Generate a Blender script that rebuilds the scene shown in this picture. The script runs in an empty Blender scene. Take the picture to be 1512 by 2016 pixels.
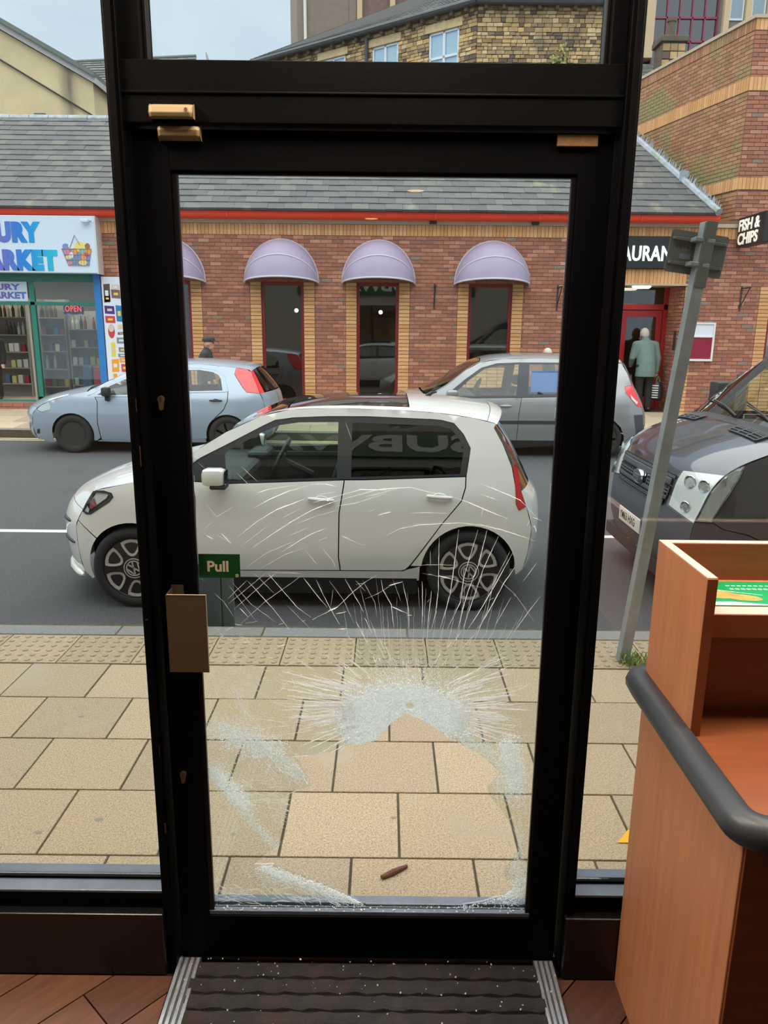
import bpy, bmesh, math, random
from mathutils import Vector, Matrix
from mathutils.geometry import delaunay_2d_cdt

R = random.Random(7)
PI = math.pi
scene = bpy.context.scene
COL = scene.collection

# ------------------------------------------------------------------ camera, sky, sun, exposure
cam_data = bpy.data.cameras.new('camera')
cam_data.sensor_fit = 'VERTICAL'
cam_data.sensor_height = 36.0
cam_data.lens = 36.0 * 1500.0 / 2016.0
cam_data.clip_start = 0.05
cam_data.clip_end = 400
cam = bpy.data.objects.new('camera', cam_data)
COL.objects.link(cam)
cam.matrix_world = (Matrix.Translation((0, 0, 1.88)) @ Matrix.Rotation(math.radians(90 - 13.7), 4, 'X')
                    @ Matrix.Rotation(math.radians(0.59), 4, 'Z'))
scene.camera = cam

world = bpy.data.worlds.new('overcast_sky')
scene.world = world
world.use_nodes = True
wn = world.node_tree.nodes; wl = world.node_tree.links
bg = wn['Background']
tc = wn.new('ShaderNodeTexCoord')
mp = wn.new('ShaderNodeMapping'); mp.inputs['Scale'].default_value = (1.2, 1.2, 3.0)
nz = wn.new('ShaderNodeTexNoise'); nz.inputs['Scale'].default_value = 2.2; nz.inputs['Detail'].default_value = 5
rp = wn.new('ShaderNodeValToRGB')
rp.color_ramp.elements[0].position = 0.32; rp.color_ramp.elements[0].color = (0.56, 0.68, 0.81, 1)
rp.color_ramp.elements[1].position = 0.68; rp.color_ramp.elements[1].color = (0.74, 0.87, 0.99, 1)
wl.new(tc.outputs['Generated'], mp.inputs['Vector']); wl.new(mp.outputs['Vector'], nz.inputs['Vector'])
wl.new(nz.outputs['Fac'], rp.inputs['Fac']); wl.new(rp.outputs['Color'], bg.inputs['Color'])
bg.inputs['Strength'].default_value = 1.12

sun_data = bpy.data.lights.new('veiled_sun', 'SUN')
sun_data.energy = 6.1
sun_data.angle = math.radians(118)
sun_data.color = (1.0, 0.955, 0.895)
sun = bpy.data.objects.new('veiled_sun', sun_data)
COL.objects.link(sun)
sun.rotation_euler = (math.radians(5), math.radians(-6), 0)

scene.view_settings.view_transform = 'Standard'
scene.view_settings.look = 'None'
scene.view_settings.exposure = 0.0
scene.view_settings.gamma = 1.0
scene.view_settings.use_curve_mapping = False

# ------------------------------------------------------------------ helpers: colour and materials
def S(r, g, b):
    def f(c):
        c /= 255.0
        return c / 12.92 if c <= 0.04045 else ((c + 0.055) / 1.055) ** 2.4
    return (f(r), f(g), f(b), 1.0)

MATS = {}
def M(name, col, rough=0.6, metal=0.0, var=0.0, vscale=6.0, bump=0.0, bscale=60.0, ramp=None, coat=0.0,
      spec=0.5, emit=None, estr=0.0, stretch=None, speck=None, stain=None):
    """One procedural principled material. ramp: colours picked by the 'tone' attribute of the pieces."""
    m = bpy.data.materials.new(name); m.use_nodes = True
    n = m.node_tree.nodes; l = m.node_tree.links
    b = n['Principled BSDF']
    b.inputs['Base Color'].default_value = col
    b.inputs['Roughness'].default_value = rough
    b.inputs['Metallic'].default_value = metal
    b.inputs['Specular IOR Level'].default_value = spec
    b.inputs['Coat Weight'].default_value = coat
    b.inputs['Coat Roughness'].default_value = 0.04
    src = None
    if ramp:
        at = n.new('ShaderNodeAttribute'); at.attribute_name = 'tone'
        cr = n.new('ShaderNodeValToRGB'); cr.color_ramp.interpolation = 'CONSTANT'
        els = cr.color_ramp.elements
        for i, c in enumerate(ramp):
            p = i / len(ramp)
            if i == 0: els[0].position = 0; els[0].color = c
            elif i == 1: els[1].position = p; els[1].color = c
            else:
                e = els.new(p); e.color = c
        l.new(at.outputs['Fac'], cr.inputs['Fac']); src = cr.outputs['Color']
    if var or bump or stretch:
        tcn = n.new('ShaderNodeTexCoord'); mpn = n.new('ShaderNodeMapping')
        if stretch: mpn.inputs['Scale'].default_value = stretch
        l.new(tcn.outputs['Object'], mpn.inputs['Vector'])
    if var:
        nn = n.new('ShaderNodeTexNoise'); nn.inputs['Scale'].default_value = vscale
        nn.inputs['Detail'].default_value = 6; nn.inputs['Roughness'].default_value = 0.65
        l.new(mpn.outputs['Vector'], nn.inputs['Vector'])
        mr = n.new('ShaderNodeMapRange'); mr.inputs['From Min'].default_value = 0.28; mr.inputs['From Max'].default_value = 0.72
        mr.inputs['To Min'].default_value = 1 - var; mr.inputs['To Max'].default_value = 1 + var
        l.new(nn.outputs['Fac'], mr.inputs['Value'])
        mx = n.new('ShaderNodeMix'); mx.data_type = 'RGBA'; mx.blend_type = 'MULTIPLY'; mx.inputs['Factor'].default_value = 1
        if src: l.new(src, mx.inputs['A'])
        else: mx.inputs['A'].default_value = col
        l.new(mr.outputs['Result'], mx.inputs['B']); src = mx.outputs['Result']
    if speck:      # fine dark and light aggregate
        ks, kt, kc = speck
        kn = n.new('ShaderNodeTexNoise'); kn.inputs['Scale'].default_value = ks; kn.inputs['Detail'].default_value = 2
        l.new(tcn.outputs['Object'], kn.inputs['Vector'])
        kr = n.new('ShaderNodeMapRange'); kr.inputs['From Min'].default_value = kt; kr.inputs['From Max'].default_value = kt + 0.07
        l.new(kn.outputs['Fac'], kr.inputs['Value'])
        km = n.new('ShaderNodeMix'); km.data_type = 'RGBA'; l.new(kr.outputs['Result'], km.inputs['Factor'])
        l.new(src, km.inputs['A']); km.inputs['B'].default_value = kc; src = km.outputs['Result']
    if stain:
        sc_, thr, scol = stain
        sn = n.new('ShaderNodeTexNoise'); sn.inputs['Scale'].default_value = sc_; sn.inputs['Detail'].default_value = 4
        ge = n.new('ShaderNodeNewGeometry'); l.new(ge.outputs['Position'], sn.inputs['Vector'])
        sr = n.new('ShaderNodeMapRange'); sr.inputs['From Min'].default_value = thr; sr.inputs['From Max'].default_value = thr + 0.12
        l.new(sn.outputs['Fac'], sr.inputs['Value'])
        mx2 = n.new('ShaderNodeMix'); mx2.data_type = 'RGBA'
        l.new(sr.outputs['Result'], mx2.inputs['Factor'])
        if src: l.new(src, mx2.inputs['A'])
        else: mx2.inputs['A'].default_value = col
        mx2.inputs['B'].default_value = scol; src = mx2.outputs['Result']
    if src: l.new(src, b.inputs['Base Color'])
    if bump:
        bn = n.new('ShaderNodeTexNoise'); bn.inputs['Scale'].default_value = bscale; bn.inputs['Detail'].default_value = 4
        l.new(mpn.outputs['Vector'], bn.inputs['Vector'])
        bp = n.new('ShaderNodeBump'); bp.inputs['Strength'].default_value = bump; bp.inputs['Distance'].default_value = 0.01
        l.new(bn.outputs['Fac'], bp.inputs['Height']); l.new(bp.outputs['Normal'], b.inputs['Normal'])
    if emit:
        b.inputs['Emission Color'].default_value = emit; b.inputs['Emission Strength'].default_value = estr
    MATS[name] = m
    return m

def glass(name, tint=(1, 1, 1, 1), refl=1.0, ior=1.5, rough=0.0):
    """Pane glass: tinted see-through plus a mirror that grows towards grazing angles, alike on both faces."""
    m = bpy.data.materials.new(name); m.use_nodes = True
    n = m.node_tree.nodes; l = m.node_tree.links
    n.remove(n['Principled BSDF'])
    tr = n.new('ShaderNodeBsdfTransparent'); tr.inputs['Color'].default_value = tint
    gl = n.new('ShaderNodeBsdfGlossy'); gl.inputs['Roughness'].default_value = rough
    gl.inputs['Color'].default_value = (refl, refl, refl, 1)
    lw = n.new('ShaderNodeLayerWeight'); lw.inputs['Blend'].default_value = 0.5
    pw = n.new('ShaderNodeMath'); pw.operation = 'POWER'; pw.inputs[1].default_value = 4.0
    l.new(lw.outputs['Facing'], pw.inputs[0])
    ma = n.new('ShaderNodeMath'); ma.operation = 'MULTIPLY_ADD'
    f0 = ((ior - 1) / (ior + 1)) ** 2 * 2
    ma.inputs[1].default_value = 1 - f0; ma.inputs[2].default_value = f0
    l.new(pw.outputs[0], ma.inputs[0])
    mx = n.new('ShaderNodeMixShader')
    l.new(ma.outputs[0], mx.inputs['Fac'])
    l.new(tr.outputs[0], mx.inputs[1]); l.new(gl.outputs[0], mx.inputs[2])
    l.new(mx.outputs[0], n['Material Output'].inputs['Surface'])
    MATS[name] = m
    return m

# ------------------------------------------------------------------ helpers: meshes and objects
ORG = {}
class MB:
    def __init__(s): s.v = []; s.f = []; s.t = []; s.sm = []
    def add(s, vs, fs, tone=0.5, smooth=False):
        o = len(s.v); s.v += [tuple(p) for p in vs]
        for f in fs: s.f.append([o + i for i in f]); s.t.append(tone); s.sm.append(smooth)
        return s
    def box(s, x0, x1, y0, y1, z0, z1, tone=0.5, m=None):
        vs = [(x, y, z) for z in (z0, z1) for y in (y0, y1) for x in (x0, x1)]
        if m is not None: vs = [m @ Vector(p) for p in vs]
        return s.add(vs, [(0, 2, 3, 1), (4, 5, 7, 6), (0, 1, 5, 4), (2, 6, 7, 3), (0, 4, 6, 2), (1, 3, 7, 5)], tone)
    def cham(s, x0, x1, y0, y1, z0, z1, c=0.01, m=None, tone=0.5):
        """box with all twelve edges chamfered"""
        b = bmesh.new(); bmesh.ops.create_cube(b, size=1)
        for v in b.verts: v.co = ((x0 + x1) / 2 + v.co.x * (x1 - x0), (y0 + y1) / 2 + v.co.y * (y1 - y0), (z0 + z1) / 2 + v.co.z * (z1 - z0))
        bmesh.ops.bevel(b, geom=b.edges[:], offset=c, segments=2, affect='EDGES', profile=0.5)
        b.verts.ensure_lookup_table()
        vs = [v.co.copy() for v in b.verts]
        if m is not None: vs = [m @ p for p in vs]
        s.add(vs, [[v.index for v in f.verts] for f in b.faces], tone); b.free(); return s
    def prism(s, poly, y0, y1, tone=0.5, m=None):
        """outline in (x, z) extruded along y"""
        k = len(poly)
        vs = [(x, y0, z) for x, z in poly] + [(x, y1, z) for x, z in poly]
        if m is not None: vs = [m @ Vector(p) for p in vs]
        a = sum(poly[i][0] * poly[(i + 1) % k][1] - poly[(i + 1) % k][0] * poly[i][1] for i in range(k))
        fr = list(range(k)); bk = list(range(k, 2 * k))
        if a > 0: bk.reverse()
        else: fr.reverse()
        fs = [fr, bk]
        for i in range(k):
            j = (i + 1) % k
            fs.append((i, i + k, j + k, j) if a > 0 else (i, j, j + k, i + k))
        return s.add(vs, fs, tone)
    def tube(s, pts, r, n=8, cap=True, tone=0.5):
        pts = [Vector(p) for p in pts]; rs = r if isinstance(r, (list, tuple)) else [r] * len(pts)
        o = []; prev = None
        for i, p in enumerate(pts):
            d = (pts[min(i + 1, len(pts) - 1)] - pts[max(i - 1, 0)]).normalized()
            up = prev if prev is not None else (Vector((0, 0, 1)) if abs(d.z) < 0.9 else Vector((1, 0, 0)))
            a = (up - d * up.dot(d))
            if a.length < 1e-6: a = Vector((1, 0, 0)) - d * d.x
            a.normalize(); b = d.cross(a); prev = a
            for k in range(n):
                t = 2 * PI * k / n
                o.append(p + (a * math.cos(t) + b * math.sin(t)) * rs[i])
        fs = []
        for i in range(len(pts) - 1):
            for k in range(n):
                k2 = (k + 1) % n
                fs.append((i * n + k, i * n + k2, (i + 1) * n + k2, (i + 1) * n + k))
        if cap:
            fs.append(list(range(n - 1, -1, -1))); fs.append([(len(pts) - 1) * n + k for k in range(n)])
        return s.add(o, fs, tone, True)
    def lathe(s, prof, n=24, m=None, tone=0.5, close=False):
        """prof: (radius, height) around z"""
        vs = []
        for r, h in prof:
            for k in range(n):
                t = 2 * PI * k / n; vs.append(Vector((r * math.cos(t), r * math.sin(t), h)))
        if m is not None: vs = [m @ p for p in vs]
        fs = []
        L = len(prof)
        for i in range(L if close else L - 1):
            i2 = (i + 1) % L
            for k in range(n):
                k2 = (k + 1) % n
                fs.append((i * n + k, i * n + k2, i2 * n + k2, i2 * n + k))
        if not close:
            if prof[0][0] > 1e-5: fs.append([k for k in range(n - 1, -1, -1)])
            if prof[-1][0] > 1e-5: fs.append([(L - 1) * n + k for k in range(n)])
        return s.add(vs, fs, tone, True)
    def ball(s, c, r, n=12, m=None, sq=(1, 1, 1), tone=0.5):
        pr = [(math.sin(PI * i / n) * r + 1e-6, -math.cos(PI * i / n) * r) for i in range(n + 1)]
        mm = Matrix.Translation(c) @ Matrix.Diagonal((sq[0], sq[1], sq[2], 1))
        if m is not None: mm = m @ mm
        return s.lathe(pr, n + 4, mm, tone)
    def mesh(s, name, mat, shift=None, smooth=None, tone=True):
        me = bpy.data.meshes.new(name)
        v = s.v if shift is None else [(p[0] - shift[0], p[1] - shift[1], p[2] - shift[2]) for p in s.v]
        me.from_pydata([tuple(p) for p in v], [], s.f)
        if tone:
            a = me.attributes.new('tone', 'FLOAT', 'FACE'); a.data.foreach_set('value', s.t)
        sm = s.sm if smooth is None else [smooth] * len(s.f)
        me.polygons.foreach_set('use_smooth', sm)
        if mat is not None:
            me.materials.append(MATS[mat] if isinstance(mat, str) else mat)
        me.update(); return me
    def build(s, name, mat, parent=None, smooth=None, bevel=0.0, sharp=35):
        if parent is not None: sh = ORG[parent]
        else:
            xs, ys, zs = zip(*[(p[0], p[1], p[2]) for p in s.v])
            sh = ((min(xs) + max(xs)) / 2, (min(ys) + max(ys)) / 2, min(zs))
        me = s.mesh(name, mat, sh, smooth)
        if smooth or (smooth is None and any(s.sm)):
            me.set_sharp_from_angle(angle=math.radians(sharp))
        o = bpy.data.objects.new(name, me); COL.objects.link(o)
        if parent is None: o.location = sh; ORG[o] = sh
        else: o.parent = parent; ORG[o] = ORG[parent]
        if bevel:
            bv = o.modifiers.new('edge', 'BEVEL'); bv.width = bevel; bv.segments = 2; bv.limit_method = 'ANGLE'
        return o

def tag(o, label=None, cat=None, group=None, kind=None):
    if label: o['label'] = label
    if cat: o['category'] = cat
    if group: o['group'] = group
    if kind: o['kind'] = kind
    return o
def thing(name, loc, label, cat, group=None, kind=None, rotz=0.0, local=False):
    o = bpy.data.objects.new(name, None); COL.objects.link(o); o.location = loc; o.empty_display_size = 0.1
    o.rotation_euler = (0, 0, rotz)
    ORG[o] = (0, 0, 0) if local else tuple(loc)
    return tag(o, label, cat, group, kind)
def share(name, me, loc, parent, rot=None):
    """another object on shared mesh data, loc in world (or the thing's local) coordinates"""
    o = bpy.data.objects.new(name, me); COL.objects.link(o); o.parent = parent
    g = ORG[parent]; o.location = (loc[0] - g[0], loc[1] - g[1], loc[2] - g[2])
    if rot: o.rotation_euler = rot
    ORG[o] = tuple(loc)
    return o
def B(*a, **k): return MB().box(*a, **k)

def text(name, body, mat, parent, m, size=1.0, depth=0.01, bold=0.0, xs=1.0, spacing=1.0, shear=0.0, line=1.0, fit=None):
    """flat lettering; baseline-left at the origin of m, letters in its xy plane"""
    cu = bpy.data.curves.new(name, 'FONT'); cu.body = body; cu.size = size; cu.extrude = depth / 2; cu.offset = bold
    cu.space_character = spacing; cu.shear = shear; cu.space_line = line; cu.resolution_u = 3
    o = bpy.data.objects.new(name, cu); COL.objects.link(o)
    dg = bpy.context.evaluated_depsgraph_get()
    me = bpy.data.meshes.new_from_object(o.evaluated_get(dg)); bpy.data.objects.remove(o); bpy.data.curves.remove(cu)
    me.transform(Matrix.Diagonal((xs, 1, 1, 1)))
    if fit:      # stretch the word to the box (u0, u1, v0, v1) of its own plane
        us = [v.co.x for v in me.vertices]; vs_ = [v.co.y for v in me.vertices]
        a = (fit[1] - fit[0]) / (max(us) - min(us)); b = (fit[3] - fit[2]) / (max(vs_) - min(vs_))
        me.transform(Matrix.Translation((fit[0] - min(us) * a, fit[2] - min(vs_) * b, 0)) @ Matrix.Diagonal((a, b, 1, 1)))
    me.transform(m)
    g = ORG[parent]
    me.transform(Matrix.Translation((-g[0], -g[1], -g[2])))
    me.materials.clear(); me.materials.append(MATS[mat])
    r = bpy.data.objects.new(name, me); COL.objects.link(r); r.parent = parent; ORG[r] = ORG[parent]
    return r
def face_y(x, y, z): # text frame facing -Y (towards the camera)
    return Matrix.Translation((x, y, z)) @ Matrix.Rotation(PI / 2, 4, 'X')

# camera test used only to choose which of many like pieces become single objects
_th = math.radians(13.7)
def on_screen(p):
    z = p[2] - 1.88; zc = p[1] * math.cos(_th) - z * math.sin(_th)
    if zc < 0.2: return None
    return (756 + p[0] / zc * 1500, 1008 + (-p[1] * math.sin(_th) - z * math.cos(_th)) / zc * 1500)
def shows(p):
    q = on_screen(p)
    if not q or not (0 < q[0] < 1512 and 0 < q[1] < 2016): return False
    x, y = q
    t = y / 1750.0
    l0, l1 = 203 + 115 * t, 354 + 48 * (y - 350) / 1430
    r1, r0 = 1276 - 143 * t, 1118 - 58 * (y - 350) / 1430
    if l0 < x < l1 or r0 < x < r1: return False
    if 130 < y < 350 and l0 < x < r1: return False
    return True

def cdt(poly, holes=(), step=0.06):
    """triangulated outline with inner points; returns 2-D points and triangles"""
    def dense(pl):
        o = []
        for i, a in enumerate(pl):
            b = pl[(i + 1) % len(pl)]; d = math.dist(a, b); k = max(1, int(d / step))
            o += [(a[0] + (b[0] - a[0]) * j / k, a[1] + (b[1] - a[1]) * j / k) for j in range(k)]
        return o
    def inside(p, pl):
        c = False; j = len(pl) - 1
        for i in range(len(pl)):
            (xi, yi), (xj, yj) = pl[i], pl[j]
            if (yi > p[1]) != (yj > p[1]) and p[0] < (xj - xi) * (p[1] - yi) / (yj - yi) + xi: c = not c
            j = i
        return c
    loops = [dense(poly)] + [dense(h) for h in holes]
    pts = []; edges = []
    for lp in loops:
        o = len(pts); pts += lp; edges += [(o + i, o + (i + 1) % len(lp)) for i in range(len(lp))]
    xs = [p[0] for p in loops[0]]; ys = [p[1] for p in loops[0]]
    nb = len(pts); bnd = list(pts)
    x = min(xs) + step * 0.5; r = 0
    while x < max(xs):
        y = min(ys) + step * (0.5 if r % 2 else 0.25)
        while y < max(ys):
            p = (x, y)
            if inside(p, loops[0]) and not any(inside(p, h) for h in loops[1:]):
                if min((q[0] - x) ** 2 + (q[1] - y) ** 2 for q in bnd) > (0.45 * step) ** 2: pts.append(p)
            y += step
        x += step; r += 1
    vo, eo, fo, *_ = delaunay_2d_cdt([Vector(p) for p in pts], edges, [], 0, 1e-6)
    tris = []
    for f in fo:
        if len(f) != 3: continue
        c = ((vo[f[0]].x + vo[f[1]].x + vo[f[2]].x) / 3, (vo[f[0]].y + vo[f[1]].y + vo[f[2]].y) / 3)
        if inside(c, loops[0]) and not any(inside(c, h) for h in loops[1:]): tris.append(tuple(f))
    return [(v.x, v.y) for v in vo], tris
def inset(poly, g):
    k = len(poly); a = sum(poly[i][0] * poly[(i + 1) % k][1] - poly[(i + 1) % k][0] * poly[i][1] for i in range(k))
    s = 1 if a > 0 else -1; o = []
    for i in range(k):
        p, q, r = poly[i - 1], poly[i], poly[(i + 1) % k]
        d1 = Vector((q[0] - p[0], q[1] - p[1])); d2 = Vector((r[0] - q[0], r[1] - q[1]))
        if d1.length < 1e-6 or d2.length < 1e-6: o.append(q); continue
        d1.normalize(); d2.normalize()
        n1 = Vector((-d1.y, d1.x)) * s; n2 = Vector((-d2.y, d2.x)) * s
        b = n1 + n2
        if b.length < 1e-4: b = n1
        b.normalize(); c = max(0.45, b.dot(n1))
        o.append((q[0] + b.x * g / c, q[1] + b.y * g / c))
    return o
def arc(cx, cz, r, a0, a1, n=16): return [(cx + r * math.cos(math.radians(a0 + (a1 - a0) * i / n)), cz + r * math.sin(math.radians(a0 + (a1 - a0) * i / n))) for i in range(n + 1)]
def interp(x, tab):
    if x <= tab[0][0]: return tab[0][1]
    for (a, b), (c, d) in zip(tab, tab[1:]):
        if x <= c: return b + (d - b) * (x - a) / (c - a)
    return tab[-1][1]

# ------------------------------------------------------------------ materials
M('black_frame', S(4, 4, 5), 0.5, spec=0.06, var=0.25, vscale=14, bump=0.06, bscale=90)
M('black_edge', S(12, 10, 13), 0.35, spec=0.25)
M('plinth_brown', S(12, 9, 9), 0.30, var=0.2, vscale=10)
M('sill_grey', S(84, 90, 102), 0.35, metal=0.3, var=0.25, vscale=9)
M('mat_rubber', S(32, 29, 29), 0.95, var=0.5, vscale=18, bump=0.5, bscale=220, stain=(9.0, 0.56, S(44, 31, 28)))
M('mat_base', S(22, 20, 20), 0.95)
M('aluminium', S(168, 172, 178), 0.42, metal=0.7, var=0.3, vscale=30)
M('aluminium_groove', S(86, 90, 96), 0.5, metal=0.6, var=0.3, vscale=25)
M('steel_strip', S(120, 112, 104), 0.4, metal=0.8, var=0.4, vscale=20)
M('brass_strip', S(84, 66, 34), 0.6, metal=0.5, var=0.4, vscale=40)
M('floor_plank', S(96, 58, 38), 0.5, ramp=[S(84, 50, 32), S(76, 43, 28), S(90, 55, 35), S(72, 42, 28), S(80, 49, 33)], var=0.35, vscale=5, stretch=(1, 9, 1), bump=0.05)
M('floor_gap', S(34, 22, 18), 0.8)
M('cream_plastic', S(140, 120, 86), 0.55, var=0.1)
M('screw_brown', S(92, 60, 30), 0.5)
M('tan_tape', S(110, 76, 36), 0.6, var=0.35, vscale=60)
M('brass_lock', S(120, 102, 74), 0.4, metal=0.8)
M('lock_dark', S(50, 40, 34), 0.5)
M('handle_tan', S(66, 50, 32), 0.55, var=0.08, vscale=12)
M('handle_edge', S(150, 132, 112), 0.5)
M('handle_grey', S(128, 140, 148), 0.5, metal=0.3)
M('sign_green', S(4, 66, 26), 0.5)
M('sign_cream', S(170, 154, 130), 0.6)
M('scratch_red', S(48, 8, 8), 0.7)
M('wood', S(172, 112, 76), 0.42, var=0.16, vscale=3.2, stretch=(14, 14, 0.9), bump=0.03)
M('wood_inner', S(122, 62, 30), 0.45, var=0.2, vscale=4, stretch=(1, 8, 8))
M('wood_top', S(126, 70, 40), 0.4, var=0.16, vscale=4, stretch=(1.5, 12, 1))
M('wood_edge', S(204, 172, 160), 0.5, var=0.06)
M('rail_black', S(50, 54, 60), 0.42, var=0.06)
M('leaflet_green', S(0, 146, 84), 0.35)
M('leaflet_pale', S(176, 226, 206), 0.4)
M('bread_brown', S(214, 140, 70), 0.6, var=0.3, vscale=50)
M('paper_white', S(235, 236, 230), 0.5)
M('ceiling_white', S(226, 220, 210), 0.9)
M('room_wall', S(216, 200, 176), 0.85, var=0.1)
M('lamp_warm', S(255, 214, 160), 0.5, emit=(1.0, 0.62, 0.28, 1), estr=5)
M('fill_panel_glow', S(255, 245, 228), 0.5, emit=(1.0, 0.88, 0.74, 1), estr=12)
M('lamp_ring', S(190, 185, 175), 0.4, metal=0.5)
M('slab', S(190, 172, 138), 0.9, ramp=[S(160, 144, 118), S(154, 139, 116), S(163, 147, 122), S(152, 137, 115), S(158, 143, 119)], var=0.30, vscale=110, bump=0.4, bscale=230, speck=(190, 0.565, S(112, 98, 76)), stain=(2.2, 0.60, S(152, 141, 122)))
M('tactile', S(178, 160, 128), 0.9, ramp=[S(150, 135, 110), S(143, 129, 106), S(154, 138, 113)], var=0.22, vscale=40, bump=0.3, bscale=150)
M('joint', S(74, 68, 52), 0.95, var=0.4, vscale=20)
M('kerbstone', S(134, 134, 132), 0.9, ramp=[S(120, 120, 119), S(112, 113, 113), S(116, 115, 111)], var=0.2, vscale=40, bump=0.25, bscale=120)
M('asphalt', S(68, 69, 71), 0.85, var=0.45, vscale=60, bump=0.9, bscale=90, stain=(0.7, 0.55, S(61, 63, 66)))
M('road_white', S(206, 206, 198), 0.8, var=0.12, vscale=30)
M('road_yellow', S(206, 188, 132), 0.8, var=0.2, vscale=20)
M('far_slab', S(186, 168, 140), 0.9, ramp=[S(172, 155, 130), S(162, 145, 124), S(176, 160, 135), S(154, 138, 117)], var=0.12, vscale=8)
M('galvanised', S(136, 141, 141), 0.5, metal=0.2, var=0.22, vscale=9)
M('sign_back', S(100, 102, 95), 0.6, metal=0.2, var=0.14, vscale=12)
M('marking_dark', S(36, 36, 36), 0.7)
M('label_grey', S(124, 124, 140), 0.6)
M('grass', S(96, 122, 52), 0.8, ramp=[S(92, 120, 48), S(120, 138, 70), S(150, 158, 110)])
M('cigarette', S(98, 66, 40), 0.9, var=0.3, vscale=60)
M('leaf_yellow', S(226, 164, 20), 0.7)
M('gum', S(126, 118, 108), 0.8)
glass('shop_glass', (0.97, 0.99, 0.98, 1), 0.9, 1.45)
glass('door_glass', (0.95, 0.985, 0.975, 1), 0.9, 1.45)
M('render_wall', S(180, 172, 158), 0.9)
def crack_material(name, trans, see, col):
    m = bpy.data.materials.new(name); m.use_nodes = True
    n = m.node_tree.nodes; l = m.node_tree.links; n.remove(n['Principled BSDF'])
    t = n.new('ShaderNodeBsdfTranslucent'); t.inputs['Color'].default_value = col
    d = n.new('ShaderNodeBsdfDiffuse'); d.inputs['Color'].default_value = col
    g = n.new('ShaderNodeBsdfGlossy'); g.inputs['Roughness'].default_value = 0.15
    x = n.new('ShaderNodeBsdfTransparent')
    a = n.new('ShaderNodeMixShader'); a.inputs['Fac'].default_value = trans; l.new(d.outputs[0], a.inputs[1]); l.new(t.outputs[0], a.inputs[2])
    b = n.new('ShaderNodeMixShader'); b.inputs['Fac'].default_value = 0.05; l.new(a.outputs[0], b.inputs[1]); l.new(g.outputs[0], b.inputs[2])
    c = n.new('ShaderNodeMixShader'); c.inputs['Fac'].default_value = see; l.new(b.outputs[0], c.inputs[1]); l.new(x.outputs[0], c.inputs[2])
    l.new(c.outputs[0], n['Material Output'].inputs['Surface']); MATS[name] = m
crack_material('crack_white', 0.8, 0.0, (1, 1, 1, 1))
crack_material('crack_faint', 0.55, 0.45, (1, 1, 1, 1))
crack_material('crushed', 0.92, 0.0, (0.96, 0.995, 1.0, 1))
crack_material('crushed_thin', 0.85, 0.4, (0.86, 0.97, 0.96, 1))

# ------------------------------------------------------------------ the near room
FZ = 0.10                     # inner floor level
tag(B(-3.2, 3.2, -7, 1.9, FZ - 0.1, FZ - 0.012).build('floor', 'floor_gap'), kind='structure', label='brown wood plank shop floor inside the broken door', cat='floor')
FLOOR = bpy.data.objects['floor']
tag(B(-3.3, 3.3, -7, 1.95, 3.1, 3.2).build('ceiling', 'ceiling_white'), kind='structure', label='plain pale ceiling above the shop door', cat='ceiling')
tag(B(-3.3, -3.2, -7, 1.95, 0, 3.1).build('wall_left', 'room_wall'), kind='structure', label='plain tan inner side wall left of the shop window', cat='wall')
tag(B(3.2, 3.3, -7, 1.95, 0, 3.1).build('wall_right', 'room_wall'), kind='structure', label='plain tan inner side wall behind the counter', cat='wall')
tag(B(-3.3, 3.3, -7.1, -7, 0, 3.1).build('wall_back', 'room_wall'), kind='structure', label='plain tan inner wall at the rear of the shop', cat='wall')
# the building's own street front above the glazing, unseen; height set for its shade
wf = B(-6, 6, 1.80, 2.05, 2.66, 5.4)
wf.box(-6, -3.2, 1.86, 2.05, 0, 2.66).box(3.2, 6, 1.86, 2.05, 0, 2.66)
tag(wf.build('wall_front', 'render_wall'), kind='structure', label='pale outer wall of the shop over its windows', cat='wall')

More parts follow.
